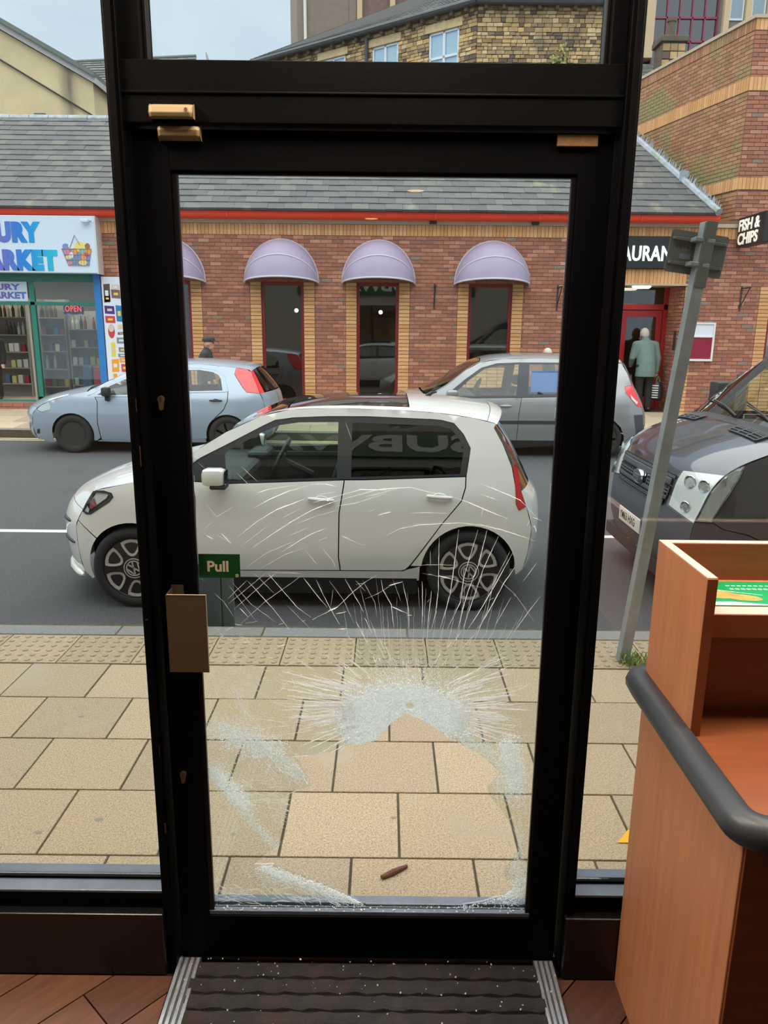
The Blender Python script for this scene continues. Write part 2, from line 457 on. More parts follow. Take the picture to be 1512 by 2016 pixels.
# planks laid at an angle, each one a piece of the floor
def add_planks():
    ang = math.radians(47); L = 0.95; Wd = 0.158
    c, s = math.cos(ang), math.sin(ang)
    for x0, x1, y0, y1 in ((-1.6, -0.58, 1.0, 1.77), (0.50, 0.68, 1.0, 1.77)):
        for i in range(-16, 17):
            for j in range(-4, 5):
                u = (j + (i * 0.37) % 1) * L; v = i * Wd
                X = -0.948 + u * c - v * s; Y = 1.669 + u * s + v * c
                # keep the part of the plank that lies inside the bay
                p = [(X + a * L / 2 * c - b * Wd / 2 * s, Y + a * L / 2 * s + b * Wd / 2 * c) for a, b in ((-1, -1), (1, -1), (1, 1), (-1, 1))]
                p = inset(p, 0.0022)
                for ax, lim, sg in ((0, x0, 1), (0, x1, -1), (1, y0, 1), (1, y1, -1)):
                    q = []
                    for k in range(len(p)):
                        m0, m1 = p[k], p[(k + 1) % len(p)]; d0, d1 = (m0[ax] - lim) * sg, (m1[ax] - lim) * sg
                        if d0 >= 0: q.append(m0)
                        if (d0 >= 0) != (d1 >= 0): f = d0 / (d0 - d1); q.append((m0[0] + (m1[0] - m0[0]) * f, m0[1] + (m1[1] - m0[1]) * f))
                    p = q
                    if len(p) < 3: break
                if len(p) < 3: continue
                ar = abs(sum(p[k][0] * p[(k + 1) % len(p)][1] - p[(k + 1) % len(p)][0] * p[k][1] for k in range(len(p)))) / 2
                if ar < 0.0008: continue
                cx_ = sum(q[0] for q in p) / len(p); cy_ = sum(q[1] for q in p) / len(p)
                rm_ = Matrix.Rotation(-ang, 4, 'Z'); n = len(p)
                loc = [rm_ @ Vector((q[0] - cx_, q[1] - cy_, 0)) for q in p]
                vs = [(q.x, q.y, -0.012) for q in loc] + [(q.x, q.y, 0) for q in loc]
                sa = sum(p[k][0] * p[(k + 1) % n][1] - p[(k + 1) % n][0] * p[k][1] for k in range(n))
                o_ = list(range(n, 2 * n)); o_ = o_ if sa > 0 else o_[::-1]
                me = MB().add(vs, [o_] + [(k, (k + 1) % n, n + (k + 1) % n, n + k) if sa > 0 else (k, n + k, n + (k + 1) % n, (k + 1) % n) for k in range(n)], R.random()).mesh('plank', 'floor_plank')
                share('plank', me, (cx_, cy_, FZ), FLOOR, (0, 0, ang))
add_planks()

# entrance mat with separate ribs
t = thing('entrance_mat', (0, 1.5, FZ), 'dark ribbed rubber entrance mat inside the broken door', 'mat')
B(-0.525, 0.45, 0.9, 1.815, FZ - 0.008, FZ + 0.004).build('backing', 'mat_base', t)
rm = []
for i in range(3):
    mb = MB(); n = 40; ys = [(-0.023, 0), (-0.021, 0.008), (-0.012, 0.011), (0.012, 0.011), (0.021, 0.008), (0.023, 0)]
    vs = []
    for k in range(n + 1):
        x = -0.4855 + 0.971 * k / n
        w = 0.0022 * math.sin(k * 1.7 + i) + 0.0012 * math.sin(k * 3.9 + i * 2)
        vs += [(x, y + w * 0.5, z + (w if z > 0.005 else 0)) for y, z in ys]
    fs = [(k * 6 + j, (k + 1) * 6 + j, (k + 1) * 6 + j + 1, k * 6 + j + 1) for k in range(n) for j in range(5)]
    mb.add(vs, fs, 0.5); rm.append(mb.mesh('mat_rib', 'mat_rubber'))
k = 0
y = 1.782
while y > 0.95:
    share('mat_rib', rm[k % 3], (-0.0375, y, FZ + 0.004), t); y -= 0.052; k += 1
crumbs = MB()
for i in range(90):
    x = R.uniform(-0.56, 0.5); y = 1.82 - abs(R.gauss(0, 0.13)); s = R.uniform(0.0007, 0.0019)
    if y < 1.2: continue
    m = Matrix.Translation((x, y, FZ + 0.016)) @ Matrix.Rotation(R.uniform(0, 3), 4, 'Z') @ Matrix.Rotation(R.uniform(0, 1.5), 4, 'X')
    crumbs.box(-s, s, -s, s * R.uniform(0.3, 1), -s, s, m=m)
for i in range(90):
    side = R.choice((0, 0, 1)); x = R.uniform(-0.47, 0.41); y = 1.84 + R.uniform(-0.012, 0.012); s = R.uniform(0.0009, 0.002)
    crumbs.box(-s, s, -s, s, -s * 0.5, s, m=Matrix.Translation((x, y, 0.268)) @ Matrix.Rotation(R.uniform(0, 3), 4, 'Z') @ Matrix.Rotation(R.uniform(0, 1.5), 4, 'X'))
tag(crumbs.build('glass_crumbs', 'crushed'), 'tiny crumbs of broken glass scattered over the dark mat and door rail', 'glass crumbs', kind='stuff')

for nm, x0, x1, lab in (('metal_floor_trim', -0.575, -0.512, 'ribbed aluminium floor strip on the plank side near the left plinth'),
                        ('metal_floor_trim', 0.442, 0.497, 'ribbed aluminium floor strip beside the wooden counter')):
    t = thing(nm, ((x0 + x1) / 2, 1.4, FZ), lab, 'floor trim', 'ribbed metal strips beside the mat')
    B(x0, x1, 0.9, 1.832, FZ - 0.004, FZ + 0.010).build('base_strip', 'aluminium_groove', t)
    w = (x1 - x0) / 7.6
    for i in range(4):
        a = x0 + 0.002 + i * w * 2
        MB().cham(a, a + w * 1.15, 0.9, 1.82, FZ + 0.009, FZ + 0.016, 0.001).build('rib', 'aluminium', t)

t = thing('door_threshold', (0, 1.86, FZ), 'worn metal threshold strip under the broken door', 'threshold', kind='structure')
B(-0.57, 0.51, 1.838, 1.90, FZ - 0.06, FZ + 0.012).build('sill_plate', 'steel_strip', t)
B(-0.56, 0.50, 1.858, 1.866, FZ + 0.012, FZ + 0.024).build('seal_strip', 'brass_strip', t)

# posts and beams of the shopfront
def frame(name, boxes, label, parent=None, mat='black_frame', bevel=0.002):
    mb = MB()
    for b in boxes: mb.box(*b)
    o = mb.build(name, mat, parent, bevel=bevel)
    return tag(o, label, 'frame', kind='structure') if parent is None else o
p1 = frame('trim_1', [(-0.602, -0.572, 1.79, 1.92, 0.0, 2.66)], 'black frame post between the door and the left window')
frame('post_cover', [(-0.597, -0.580, 1.784, 1.79, 0.3, 2.66)], '', p1)
for z0, z1, x, rr in ((1.55, 1.60, -0.5785, 0.0012), (1.68, 1.71, -0.5805, 0.0008), (1.160, 1.1635, -0.59, 0.004), (0.55, 0.58, -0.578, 0.002), (0.78, 0.81, -0.58, 0.0008)):
    B(x - rr, x + rr, 1.7832, 1.7842, z0, z1).build('paint_scratch', 'scratch_red', p1)
p2 = frame('trim_2', [(0.507, 0.538, 1.79, 1.92, 0.0, 2.66)], 'black frame post between the door and the counter window')
frame('post_cover', [(0.516, 0.533, 1.784, 1.79, 0.3, 2.66)], '', p2)
p3 = frame('trim_3', [(-0.574, 0.507, 1.80, 1.92, 2.303, 2.427)], 'black beam above the broken door')
frame('bead', [(-0.574, 0.507, 1.796, 1.80, 2.36, 2.366)], '', p3)

# door
D = thing('door_1', (-0.03, 1.85, 0.11), 'black framed shop door with shattered lower glass', 'door', kind='structure')
fy0, fy1 = 1.826, 1.876
frame('stile', [(-0.566, -0.484, fy0, fy1, 0.112, 2.297)], '', D)
frame('stile', [(0.424, 0.500, fy0, fy1, 0.112, 2.297)], '', D)
frame('rail', [(-0.484, 0.424, fy0, fy1, 2.212, 2.297)], '', D)
frame('rail', [(-0.484, 0.424, fy0, fy1, 0.112, 0.252)], '', D)
for bx in [(-0.484, -0.470, 1.832, 1.846, 0.252, 2.212), (0.412, 0.424, 1.832, 1.846, 0.252, 2.212), (-0.484, 0.424, 1.832, 1.846, 2.205, 2.212)]:
    frame('glazing_bead', [bx], '', D, 'black_edge')
frame('glazing_bead', [(-0.484, 0.424, 1.830, 1.847, 0.252, 0.266)], '', D, 'sill_grey')
frame('glazing_bead', [(-0.484, 0.424, 1.856, 1.885, 0.252, 0.274)], '', D, 'sill_grey')
# lock cylinders
for z in (1.700, 0.698):
    mb = MB(); pl = []
    for k in range(16): a = PI * (-0.22 + 1.44 * k / 15); pl.append((-0.533 + 0.0085 * math.cos(a), z + 0.006 + 0.0085 * math.sin(a)))
    pl += [(-0.538, z - 0.018), (-0.5335, z - 0.0205), (-0.529, z - 0.018)]
    mb.prism(pl, 1.819, 1.827); lk = mb.build('lock_cylinder', 'brass_lock', D)
    mb = MB().box(-0.5342, -0.5318, 1.8178, 1.8192, z + 0.001, z + 0.011); mb.build('key_slot', 'lock_dark', lk)
# alarm contacts
def contact(x0, x1, z0, z1, flip, parent, lab=None):
    mb = MB(); zz = [(0, 0), (0.022, 0.0), (0.026, 0.3), (0.022, 0.75), (0.010, 1.0), (0, 1.0)]
    prof = [(1.800 - d if parent is None else fy0 - d, (z0 + (z1 - z0) * (h if not flip else 1 - h))) for d, h in zz]
    k = len(prof); vs = []
    for x, s in ((x0, 0.8), (x0 + 0.006, 1), (x1 - 0.006, 1), (x1, 0.8)):
        cy = prof[0][0]
        vs += [(x, cy + (y - cy) * s, z) for y, z in prof]
    fs = [(i * k + j, i * k + (j + 1) % k, (i + 1) * k + (j + 1) % k, (i + 1) * k + j) for i in range(3) for j in range(k)]
    fs += [list(range(k)), [3 * k + j for j in range(k - 1, -1, -1)]]
    mb.add(vs, fs, 0.5)
    o = mb.build('alarm_contact', 'cream_plastic', parent, bevel=0.0015)
    yy = prof[2][0] - 0.0002
    MB().lathe([(1e-5, 0), (0.0035, 0), (0.0035, 0.002)], 12, Matrix.Translation((x1 - 0.013, yy, (z0 + z1) / 2)) @ Matrix.Rotation(PI / 2, 4, 'X')).build('screw', 'screw_brown', o)
    return o
tag(contact(-0.511, -0.417, 2.310, 2.337, False, None), 'cream plastic alarm contact screwed to the black beam over the door', 'sensor')
contact(-0.502, -0.409, 2.272, 2.298, True, D)
B(0.372, 0.461, 1.816, 1.826, 2.268, 2.292).build('adhesive_strip', 'tan_tape', D, bevel=0.001)
# bent plate pull handle
hp = MB(); hp.box(-0.533, -0.437, 1.772, 1.775, 1.026, 1.232); hb = hp.build('pull_handle', 'handle_tan', D, bevel=0.0008)
B(-0.536, -0.533, 1.772, 1.824, 1.026, 1.232).build('return_plate', 'handle_tan', hb)
B(-0.536, -0.505, 1.824, 1.8262, 1.026, 1.240).build('fixing_flange', 'handle_tan', hb)
B(-0.533, -0.437, 1.7713, 1.7757, 1.2318, 1.2330).build('top_edge', 'handle_edge', hb)
B(-0.4375, -0.4362, 1.7713, 1.7757, 1.026, 1.2330).build('side_edge', 'handle_edge', hb)
ho = B(-0.500, -0.400, 1.932, 1.935, 1.085, 1.262).build('outer_handle', 'handle_grey', D, bevel=0.0008)
B(-0.500, -0.497, 1.878, 1.932, 1.085, 1.262).build('return_plate', 'handle_grey', ho)
B(-0.4345, -0.4325, 1.9312, 1.9322, 1.085, 1.262).build('fold_line', 'marking_dark', ho)
# pull sticker
st = B(-0.469, -0.364, 1.8462, 1.8472, 1.253, 1.316).build('pull_sticker', 'sign_green', D)
text('lettering', 'Pull', 'sign_cream', st, face_y(-0.449, 1.8459, 1.2705), size=0.0385, depth=0.0004, bold=0.0011, xs=1.02)
# small arrow-ended S mark in the sticker's corner
MB().prism([(-0.3765, 1.2555), (-0.3705, 1.2555), (-0.3685, 1.2575), (-0.3685, 1.2600), (-0.3745, 1.2605), (-0.3745, 1.2612), (-0.3690, 1.2612), (-0.3690, 1.2632),
            (-0.3750, 1.2632), (-0.3770, 1.2615), (-0.3770, 1.2598), (-0.3712, 1.2590), (-0.3712, 1.2577), (-0.3765, 1.2577)], 1.8455, 1.8459).build('emblem', 'sign_cream', st)

# side and top lights
W1 = thing('window_1', (-1.9, 1.86, 0.3), 'large shop window with black frame left of the door', 'window', kind='structure')
B(-3.2, -0.602, 1.858, 1.864, 0.36, 2.66).build('pane', 'shop_glass', W1)
def low_frame(x0, x1, W):
    frame('bottom_rail', [(x0, x1, 1.804, 1.90, 0.10, 0.344)], '', W)
    frame('inner_ledge', [(x0, x1, 1.803, 1.850, 0.344, 0.352)], '', W, 'sill_grey')
    frame('gasket', [(x0, x1, 1.850, 1.868, 0.30, 0.359)], '', W)
    frame('outer_ledge', [(x0, x1, 1.868, 1.918, 0.30, 0.346)], '', W, 'sill_grey')
low_frame(-3.2, -0.602, W1)
W2 = thing('window_2', (1.9, 1.86, 0.3), 'large shop window with black frame behind the counter', 'window', kind='structure')
B(0.538, 3.2, 1.858, 1.864, 0.36, 2.66).build('pane', 'shop_glass', W2)
low_frame(0.538, 3.2, W2)
W3 = thing('window_3', (0, 1.86, 2.43), 'transom window above the broken door', 'window', kind='structure')
B(-0.53, 0.475, 1.858, 1.864, 2.43, 2.64).build('pane', 'shop_glass', W3)
frame('frame', [(-0.574, -0.528, 1.81, 1.90, 2.427, 2.66)], '', W3)
frame('frame', [(0.472, 0.507, 1.81, 1.90, 2.427, 2.66)], '', W3)
frame('frame', [(-0.528, 0.472, 1.81, 1.90, 2.635, 2.66)], '', W3)
frame('glazing_bead', [(-0.528, -0.519, 1.83, 1.856, 2.427, 2.635)], '', W3, 'black_edge')
frame('glazing_bead', [(0.463, 0.472, 1.83, 1.856, 2.427, 2.635)], '', W3, 'black_edge')

# plinth boxes under the windows
for nm, x0, x1, lab in (('trim_4', -3.2, -0.597, 'dark brown boxed plinth under the left shop window'), ('trim_5', 0.512, 3.2, 'dark brown boxed plinth under the window behind the counter')):
    o = MB().cham(x0, x1, 1.772, 1.8035, FZ, 0.300, 0.004).build(nm, 'plinth_brown', bevel=0)
    tag(o, lab, 'plinth', kind='structure')

# ------------------------------------------------------------------ shattered door pane
GY = 1.852
HOLE = [(0.061, 0.883), (0.134, 0.846), (0.19, 0.801), (0.246, 0.771), (0.295, 0.734), (0.324, 0.703), (0.291, 0.659), (0.295, 0.635), (0.329, 0.593), (0.350, 0.56),
        (0.383, 0.497), (0.385, 0.46), (0.372, 0.431), (0.346, 0.389), (0.356, 0.36), (0.385, 0.345), (0.342, 0.31), (0.29, 0.29), (0.228, 0.278), (-0.041, 0.278),
        (-0.085, 0.305), (-0.185, 0.358), (-0.299, 0.407), (-0.356, 0.406), (-0.33, 0.43), (-0.29, 0.46), (-0.269, 0.489), (-0.255, 0.56), (-0.245, 0.634), (-0.195, 0.658),
        (-0.205, 0.69), (-0.222, 0.728), (-0.236, 0.743), (-0.125, 0.76), (-0.084, 0.783), (-0.016, 0.799), (0.011, 0.837)]
GR = (-0.470, 0.412, 0.268, 2.205)
pts, tris = cdt([(GR[0], GR[2]), (GR[1], GR[2]), (GR[1], GR[3]), (GR[0], GR[3])], [HOLE], 0.05)
mb = MB(); n = len(pts)
mb.add([(x, GY - 0.003, z) for x, z in pts], [tuple(reversed(t_)) if (pts[t_[1]][0] - pts[t_[0]][0]) * (pts[t_[2]][1] - pts[t_[0]][1]) - (pts[t_[2]][0] - pts[t_[0]][0]) * (pts[t_[1]][1] - pts[t_[0]][1]) < 0 else t_ for t_ in tris])
pane = mb.build('broken_glass_pane', 'door_glass', D)
pane['label'] = 'shattered door glass with a jagged hole'
so = pane.modifiers.new('thick', 'SOLIDIFY'); so.thickness = 0.006; so.offset = 0

def inside(p, pl):
    c = False; j = len(pl) - 1
    for i in range(len(pl)):
        (xi, yi), (xj, yj) = pl[i], pl[j]
        if (yi > p[1]) != (yj > p[1]) and p[0] < (xj - xi) * (p[1] - yi) / (yj - yi) + xi: c = not c
        j = i
    return c
def on_pane(x, z): return GR[0] < x < GR[1] and GR[2] < z < GR[3] and not inside((x, z), HOLE)
# crack traces measured on the pane, millimetres (x, z, ...), then half-width in mm
TR = [([-327,1436,-286,1459,-239,1480,-186,1496], 0.45, 1),
([-370,1360,-315,1404,-267,1434,-196,1462], 0.5, 1),
([-330,1335,-289,1364,-234,1401,-180,1433,-123,1456,-99,1463], 0.6, 1),
([-256,1324,-215,1352,-181,1372,-142,1388], 0.55, 1),
([-176,1453,-111,1471], 0.7, 1),
([-171,1472,-119,1480], 0.4, 1),
([-111,1471,-59,1487,4,1486], 0.6, 1),
([-99,1463,-26,1484,4,1491], 0.5, 1),
([-119,1444,-69,1453,5,1478], 0.4, 1),
([-314,1476,-286,1485,-216,1497], 0.35, 1),
([-186,1499,-146,1500,-113,1493], 0.35, 1),
([-16,1421,5,1428], 0.7, 1),
([-459,1552,-440,1534], 0.35, 0),
([-364,1526,-316,1476], 0.35, 0),
([-353,1543,-312,1503], 0.35, 0),
([-256,1411,-210,1436], 0.35, 0),
([-221,1396,-167,1419,-113,1434], 0.35, 0),
([-359,1339,-315,1372,-284,1397], 0.35, 0),
([-245,1363,-187,1389], 0.35, 0),
([-359,1273,-297,1320,-225,1352], 0.35, 0),
([-315,1277,-249,1317,-198,1335], 0.35, 0),
([-111,1368,-86,1357,-52,1344], 0.35, 0),
([-266,1449,-247,1425], 0.35, 0),
([-444,1447,-418,1413,-401,1424,-372,1441], 0.35, 0),
([-450,1381,-426,1403], 0.35, 0),
([-96,1655,-81,1612], 0.35, 0),
([-420,1368,-384,1344], 0.35, 0),
([-167,1353,-140,1364], 0.35, 0),
([-291,1270,-202,1267], 0.35, 0),
([-448,1381,-445,1380], 0.9, 1),
([-447,1366,-428,1355], 0.9, 1),
([-408,1371,-384,1344], 0.8, 1),
([-417,1334,-405,1322], 0.6, 1),
([-106,1368,-84,1359], 0.6, 1),
([-52,1344,-45,1347], 0.8, 1),
([4,1369,39,1387,89,1398,143,1402,190,1404,244,1399,291,1389,353,1369,381,1359], 0.65, 1),
([168,1471,208,1458,256,1437,307,1417], 0.45, 1),
([236,1505,287,1486,338,1464,384,1418], 0.4, 1),
([-46,1482,14,1490,64,1494,104,1484,154,1474], 0.45, 1),
([62,1428,105,1430,162,1428], 0.3, 1),
([-14,1423,18,1431], 0.7, 1),
([-39,1431,-29,1434], 0.5, 1),
([239,1478,284,1463], 0.35, 1),
([370,1421,391,1413], 0.4, 1),
([-46,1469,-16,1476,37,1492], 0.5, 1),
([101,1477,168,1469], 0.4, 1),
([243,1420,248,1451], 0.25, 1),
([358,1397,367,1421], 0.4, 1),
([-397,1237,-326,1134], 0.4, 0),
([-388,1245,-339,1183,-275,1133], 0.4, 0),
([-328,1266,-276,1210], 0.4, 0),
([-247,1181,-206,1137,-182,1111], 0.4, 0),
([-138,1249,-101,1195,-74,1132], 0.4, 0),
([-71,1250,-45,1221], 0.4, 0),
([-400,1195,-348,1247], 0.4, 0),
([-399,1182,-298,1268], 0.4, 0),
([-385,1167,-338,1210,-260,1281], 0.4, 0),
([-367,1129,-302,1191,-204,1264], 0.4, 0),
([-436,1216,-408,1187,-382,1144], 0.4, 0),
([-434,1120,-413,1089], 0.4, 0),
([-467,1254,-454,1241], 0.4, 0),
([-395,1057,-375,1022,-352,972], 0.4, 0),
([-460,1017,-414,1034], 0.4, 0),
([-159,1337,-130,1304,-120,1282], 0.4, 0),
([-197,1327,-168,1291], 0.4, 0),
([-232,1040,-175,999], 0.4, 0),
([-134,1179,-128,1226], 0.4, 0),
([-446,981,-408,1034], 0.4, 0),
([-458,924,-445,877,-411,857], 0.4, 0),
([-338,916,-312,872,-319,831], 0.4, 0),
([-334,919,-318,879,-307,838], 0.4, 0),
([-346,1246,-280,1168,-241,1112], 0.5, 1),
([-295,1268,-220,1175,-185,1148], 0.45, 1),
([-204,1256,-166,1204,-146,1180], 0.5, 1),
([-172,1251,-140,1182,-112,1130], 0.45, 1),
([-98,1254,-62,1189,-50,1164], 0.45, 1),
([-182,1142,-116,1179,-74,1222,-45,1246], 0.4, 1),
([-141,1166,-116,1178], 1.2, 1),
([-182,1142,-173,1147], 1.1, 1),
([-209,1137,-200,1140], 1.0, 1),
([-269,1128,-257,1131], 0.9, 1),
([-116,1117,-92,1119], 0.9, 1),
([-121,1159,-94,1165], 0.9, 1),
([-366,1095,-346,1079], 0.9, 1),
([-364,1078,-343,1077], 0.9, 1),
([-377,1046,-359,1041,-344,1028], 0.8, 1),
([-310,1052,-298,1042], 0.8, 1),
([-275,1067,-252,1072], 0.9, 1),
([-364,1012,-331,1013], 0.7, 1),
([-386,956,-342,956,-317,926,-280,906], 0.6, 1),
([-393,935,-359,942], 0.8, 1),
([-283,975,-267,962,-248,960], 0.7, 1),
([-191,989,-132,971], 0.9, 1),
([-205,971,-151,953], 0.6, 1),
([-239,952,-221,954], 0.7, 1),
([-230,979,-199,982], 0.7, 1),
([-117,1031,-71,1000], 0.7, 1),
([-123,1019,-77,989], 0.8, 1),
([-95,985,-59,959], 0.7, 1),
([-443,845,-393,857,-337,860,-269,850,-216,856], 0.55, 1),
([-338,822,-291,835,-217,842], 0.6, 1),
([-308,803,-242,816,-183,827], 0.6, 1),
([-280,903,-241,891,-173,875], 0.7, 1),
([-317,907,-256,905,-179,899], 0.5, 1),
([-369,917,-335,919], 0.7, 1),
([-229,1036,-202,1014,-175,999], 0.6, 1),
([-369,1173,-348,1148], 0.8, 1),
([-6,1253,-1,1226,21,1185,29,1120], 0.5, 1),
([50,1244,57,1213,66,1171,68,1120], 0.5, 1),
([99,1249,102,1179,101,1121], 0.55, 1),
([124,1224,120,1179,115,1119], 0.5, 1),
([139,1366,141,1228,136,1165,126,1119], 0.5, 1),
([188,1387,179,1289,171,1214,165,1186,148,1119], 0.6, 1),
([236,1387,217,1310,205,1263,198,1194,167,1120], 0.55, 1),
([259,1387,240,1293,217,1225,205,1173,194,1120], 0.65, 1),
([288,1371,253,1283,230,1201,207,1120], 0.55, 1),
([326,1328,287,1246,254,1180,220,1120], 0.7, 1),
([334,1291,307,1246,274,1174,247,1122], 0.7, 1),
([319,1331,281,1246,268,1173,241,1099], 0.4, 1),
([328,1209,291,1133], 0.4, 1),
([388,1302,355,1250], 0.4, 1),
([403,1213,373,1168,340,1114], 0.55, 1),
([14,1237,50,1248], 1.1, 1),
([21,1181,54,1166], 0.8, 1),
([63,1157,74,1157], 1.4, 1),
([114,1269,124,1268], 1.2, 1),
([140,1265,173,1257], 1.0, 1),
([271,1200,283,1207], 1.0, 1),
([334,1216,341,1212], 0.8, 1),
([222,1039,238,1047], 0.8, 1),
([298,1050,308,1055], 0.8, 1),
([113,1193,121,1203], 0.6, 1),
([-70,1062,-54,1048], 0.7, 1),
([262,981,336,1020], 0.75, 1),
([262,984,320,1005], 0.7, 1),
([267,949,297,957,317,968], 0.7, 1),
([268,931,331,943,358,950,407,980], 0.75, 1),
([208,910,261,918,302,930], 0.7, 1),
([211,901,279,903], 0.6, 1),
([326,904,367,912,407,913], 0.6, 1),
([253,879,314,872,366,863], 0.6, 1),
([212,876,257,869,305,857], 0.55, 1),
([216,854,299,827], 0.55, 1),
([266,807,294,800], 0.7, 1),
([284,1032,305,1039], 0.7, 1),
([232,991,251,1004,281,1021], 0.6, 1),
([-71,1239,-51,1243,-12,1267], 0.35, 0),
([-46,1200,-15,1214,17,1236,50,1248], 0.35, 0),
([21,1181,74,1157], 0.35, 0),
([98,1271,173,1257,209,1245,259,1232], 0.35, 0),
([91,1293,143,1294,188,1293], 0.35, 0),
([293,1257,338,1216,391,1143], 0.35, 0),
([-61,1239,-51,1198,-31,1117], 0.35, 0),
([24,1254,46,1195], 0.35, 0),
([89,1234,94,1175], 0.35, 0),
([118,1333,119,1289], 0.35, 0),
([-54,1253,-21,1191,-15,1149], 0.35, 0),
([408,1080,345,1000], 0.35, 0),
([395,1072,332,1000], 0.35, 0),
([373,863,371,825], 0.35, 0),
([-34,1146,-18,1100,-4,1072], 0.35, 0)]
ck = MB(); cf = MB()
def ribbon(mb, path, w, y=GY - 0.0072, jit=0.0, taper=True):
    """a crack: a thin three-sided sliver following the path on the pane"""
    q = []
    for a, b in zip(path, path[1:]):
        k = max(1, int(math.dist(a, b) / 0.009))
        q += [(a[0] + (b[0] - a[0]) * i / k, a[1] + (b[1] - a[1]) * i / k) for i in range(k)]
    q.append(path[-1])
    L = len(q); vs = []
    for i, (x, z) in enumerate(q):
        a = q[max(i - 1, 0)]; b = q[min(i + 1, L - 1)]; d = math.dist(a, b) or 1
        nx, nz_ = -(b[1] - a[1]) / d, (b[0] - a[0]) / d
        j = R.uniform(-jit, jit); x += nx * j; z += nz_ * j
        e = 1.0 if not taper else min(1.0, 0.25 + 3.5 * min(i, L - 1 - i) / max(L, 1))
        ww = w * e * R.uniform(0.6, 1.3)
        vs += [(x + nx * ww, y, z + nz_ * ww), (x, y - ww * 0.8, z), (x - nx * ww, y, z - nz_ * ww)]
    fs = []
    for i in range(L - 1):
        if not (on_pane(q[i][0], q[i][1]) and on_pane(q[i + 1][0], q[i + 1][1])): continue
        a = i * 3; fs += [(a, a + 3, a + 4, a + 1), (a + 1, a + 4, a + 5, a + 2)]
    mb.add(vs, fs)
for path, w, kind in TR:
    pp = [(path[i] / 1000.0, path[i + 1] / 1000.0) for i in range(0, len(path), 2)]
    ribbon(ck if kind else cf, pp, w * 1.35 / 1000.0, jit=0.0004)
    if kind and w < 0.6: # an extra white sliver drawn as a highlight here and there along a crack
        for i in range(R.randint(1, 3)):
            j = R.randrange(len(pp) - 1); u = R.random() * 0.8
            a = (pp[j][0] + (pp[j + 1][0] - pp[j][0]) * u, pp[j][1] + (pp[j + 1][1] - pp[j][1]) * u)
            f = 0.012 / max(0.012, math.dist(pp[j], pp[j + 1]))
            b = (a[0] + (pp[j + 1][0] - pp[j][0]) * f, a[1] + (pp[j + 1][1] - pp[j][1]) * f)
            ribbon(ck, [a, b], 0.0008)
CX, CZ = 0.069, 0.897
def radial(phi, r0, r1, w, mb, bend=0.0):
    k = 5; path = []
    for i in range(k + 1):
        r = r0 + (r1 - r0) * i / k; a = phi + bend * (i / k) ** 1.5
        path.append((CX + r * math.cos(a), CZ + r * math.sin(a) * 0.86))
    ribbon(mb, path, w, jit=0.0008)
# rays around the impact: dense and bright to both sides, fine above
for i in range(230):
    side = R.random() < 0.56
    phi = (PI + R.gauss(0.02, 0.36)) if side else R.gauss(0.02, 0.34)
    up = abs(math.sin(phi))
    r0 = R.uniform(0.125, 0.17) if side else R.uniform(0.115, 0.155)
    ln = R.choice((0.03, 0.05, 0.07, 0.11, 0.16)) * R.uniform(0.6, 1.3)
    radial(phi, r0, r0 + ln, R.uniform(0.0010, 0.0022), ck, R.uniform(-0.05, 0.05))
for i in range(130):
    phi = R.uniform(0.3, PI - 0.3)
    r0 = R.uniform(0.06, 0.13)
    radial(phi, r0, r0 + R.uniform(0.02, 0.06), R.uniform(0.00025, 0.0005), cf if R.random() < 0.5 else ck, R.uniform(-0.04, 0.04))
for i in range(46):
    phi = R.choice((R.uniform(0.25, 1.2), R.uniform(PI - 1.3, PI - 0.3)))
    r0 = R.uniform(0.15, 0.27)
    radial(phi, r0, r0 + R.uniform(0.015, 0.06), R.uniform(0.0004, 0.0008), ck)
# lines that run down from the upper half towards the impact
for i in range(26):
    x0 = -0.10 + 0.46 * i / 25 + R.uniform(-0.008, 0.008)
    zt = R.uniform(1.13, 1.27); xe = CX + (x0 - CX) * 0.78
    path = [(x0, zt), (x0 * 0.55 + xe * 0.45 + R.uniform(-0.006, 0.006), (zt + 1.02) / 2), (xe, R.uniform(1.0, 1.06))]
    ribbon(cf, path, R.uniform(0.0003, 0.0005), jit=0.0012)
# slivers in the loose corners
def slivers(mb, x0, z0, x1, z1, spread, cnt, ang, aj, ln, w):
    for i in range(cnt):
        u = R.random(); x = x0 + (x1 - x0) * u + R.gauss(0, spread); z = z0 + (z1 - z0) * u + R.gauss(0, spread)
        a = ang + R.gauss(0, aj); l = ln * R.uniform(0.3, 1.2)
        ribbon(mb, [(x, z), (x + l * math.cos(a) * 0.5, z + l * math.sin(a) * 0.5 + R.uniform(-0.003, 0.003)), (x + l * math.cos(a), z + l * math.sin(a))], w * R.uniform(0.5, 1.2))
slivers(ck, -0.43, 0.84, -0.20, 0.68, 0.022, 128, -0.5, 0.5, 0.06, 0.00088)
slivers(ck, -0.42, 0.66, -0.24, 0.58, 0.03, 80, -0.25, 0.45, 0.05, 0.00095)
slivers(ck, -0.45, 0.30, -0.10, 0.285, 0.016, 96, 2.8, 0.35, 0.05, 0.00108)
slivers(ck, -0.34, 0.39, -0.10, 0.295, 0.012, 112, -0.35, 0.25, 0.05, 0.00108)
slivers(ck, 0.31, 0.80, 0.39, 0.62, 0.03, 128, 0.35, 0.4, 0.035, 0.00081)
slivers(ck, 0.36, 0.53, 0.40, 0.31, 0.02, 80, 0.5, 0.5, 0.03, 0.00081)
slivers(ck, -0.46, 1.05, -0.2, 0.95, 0.05, 64, R.uniform(-0.6, 0.1), 0.5, 0.03, 0.00081)
slivers(cf, -0.40, 0.95, -0.33, 0.78, 0.012, 64, -1.2, 0.2, 0.07, 0.00095)
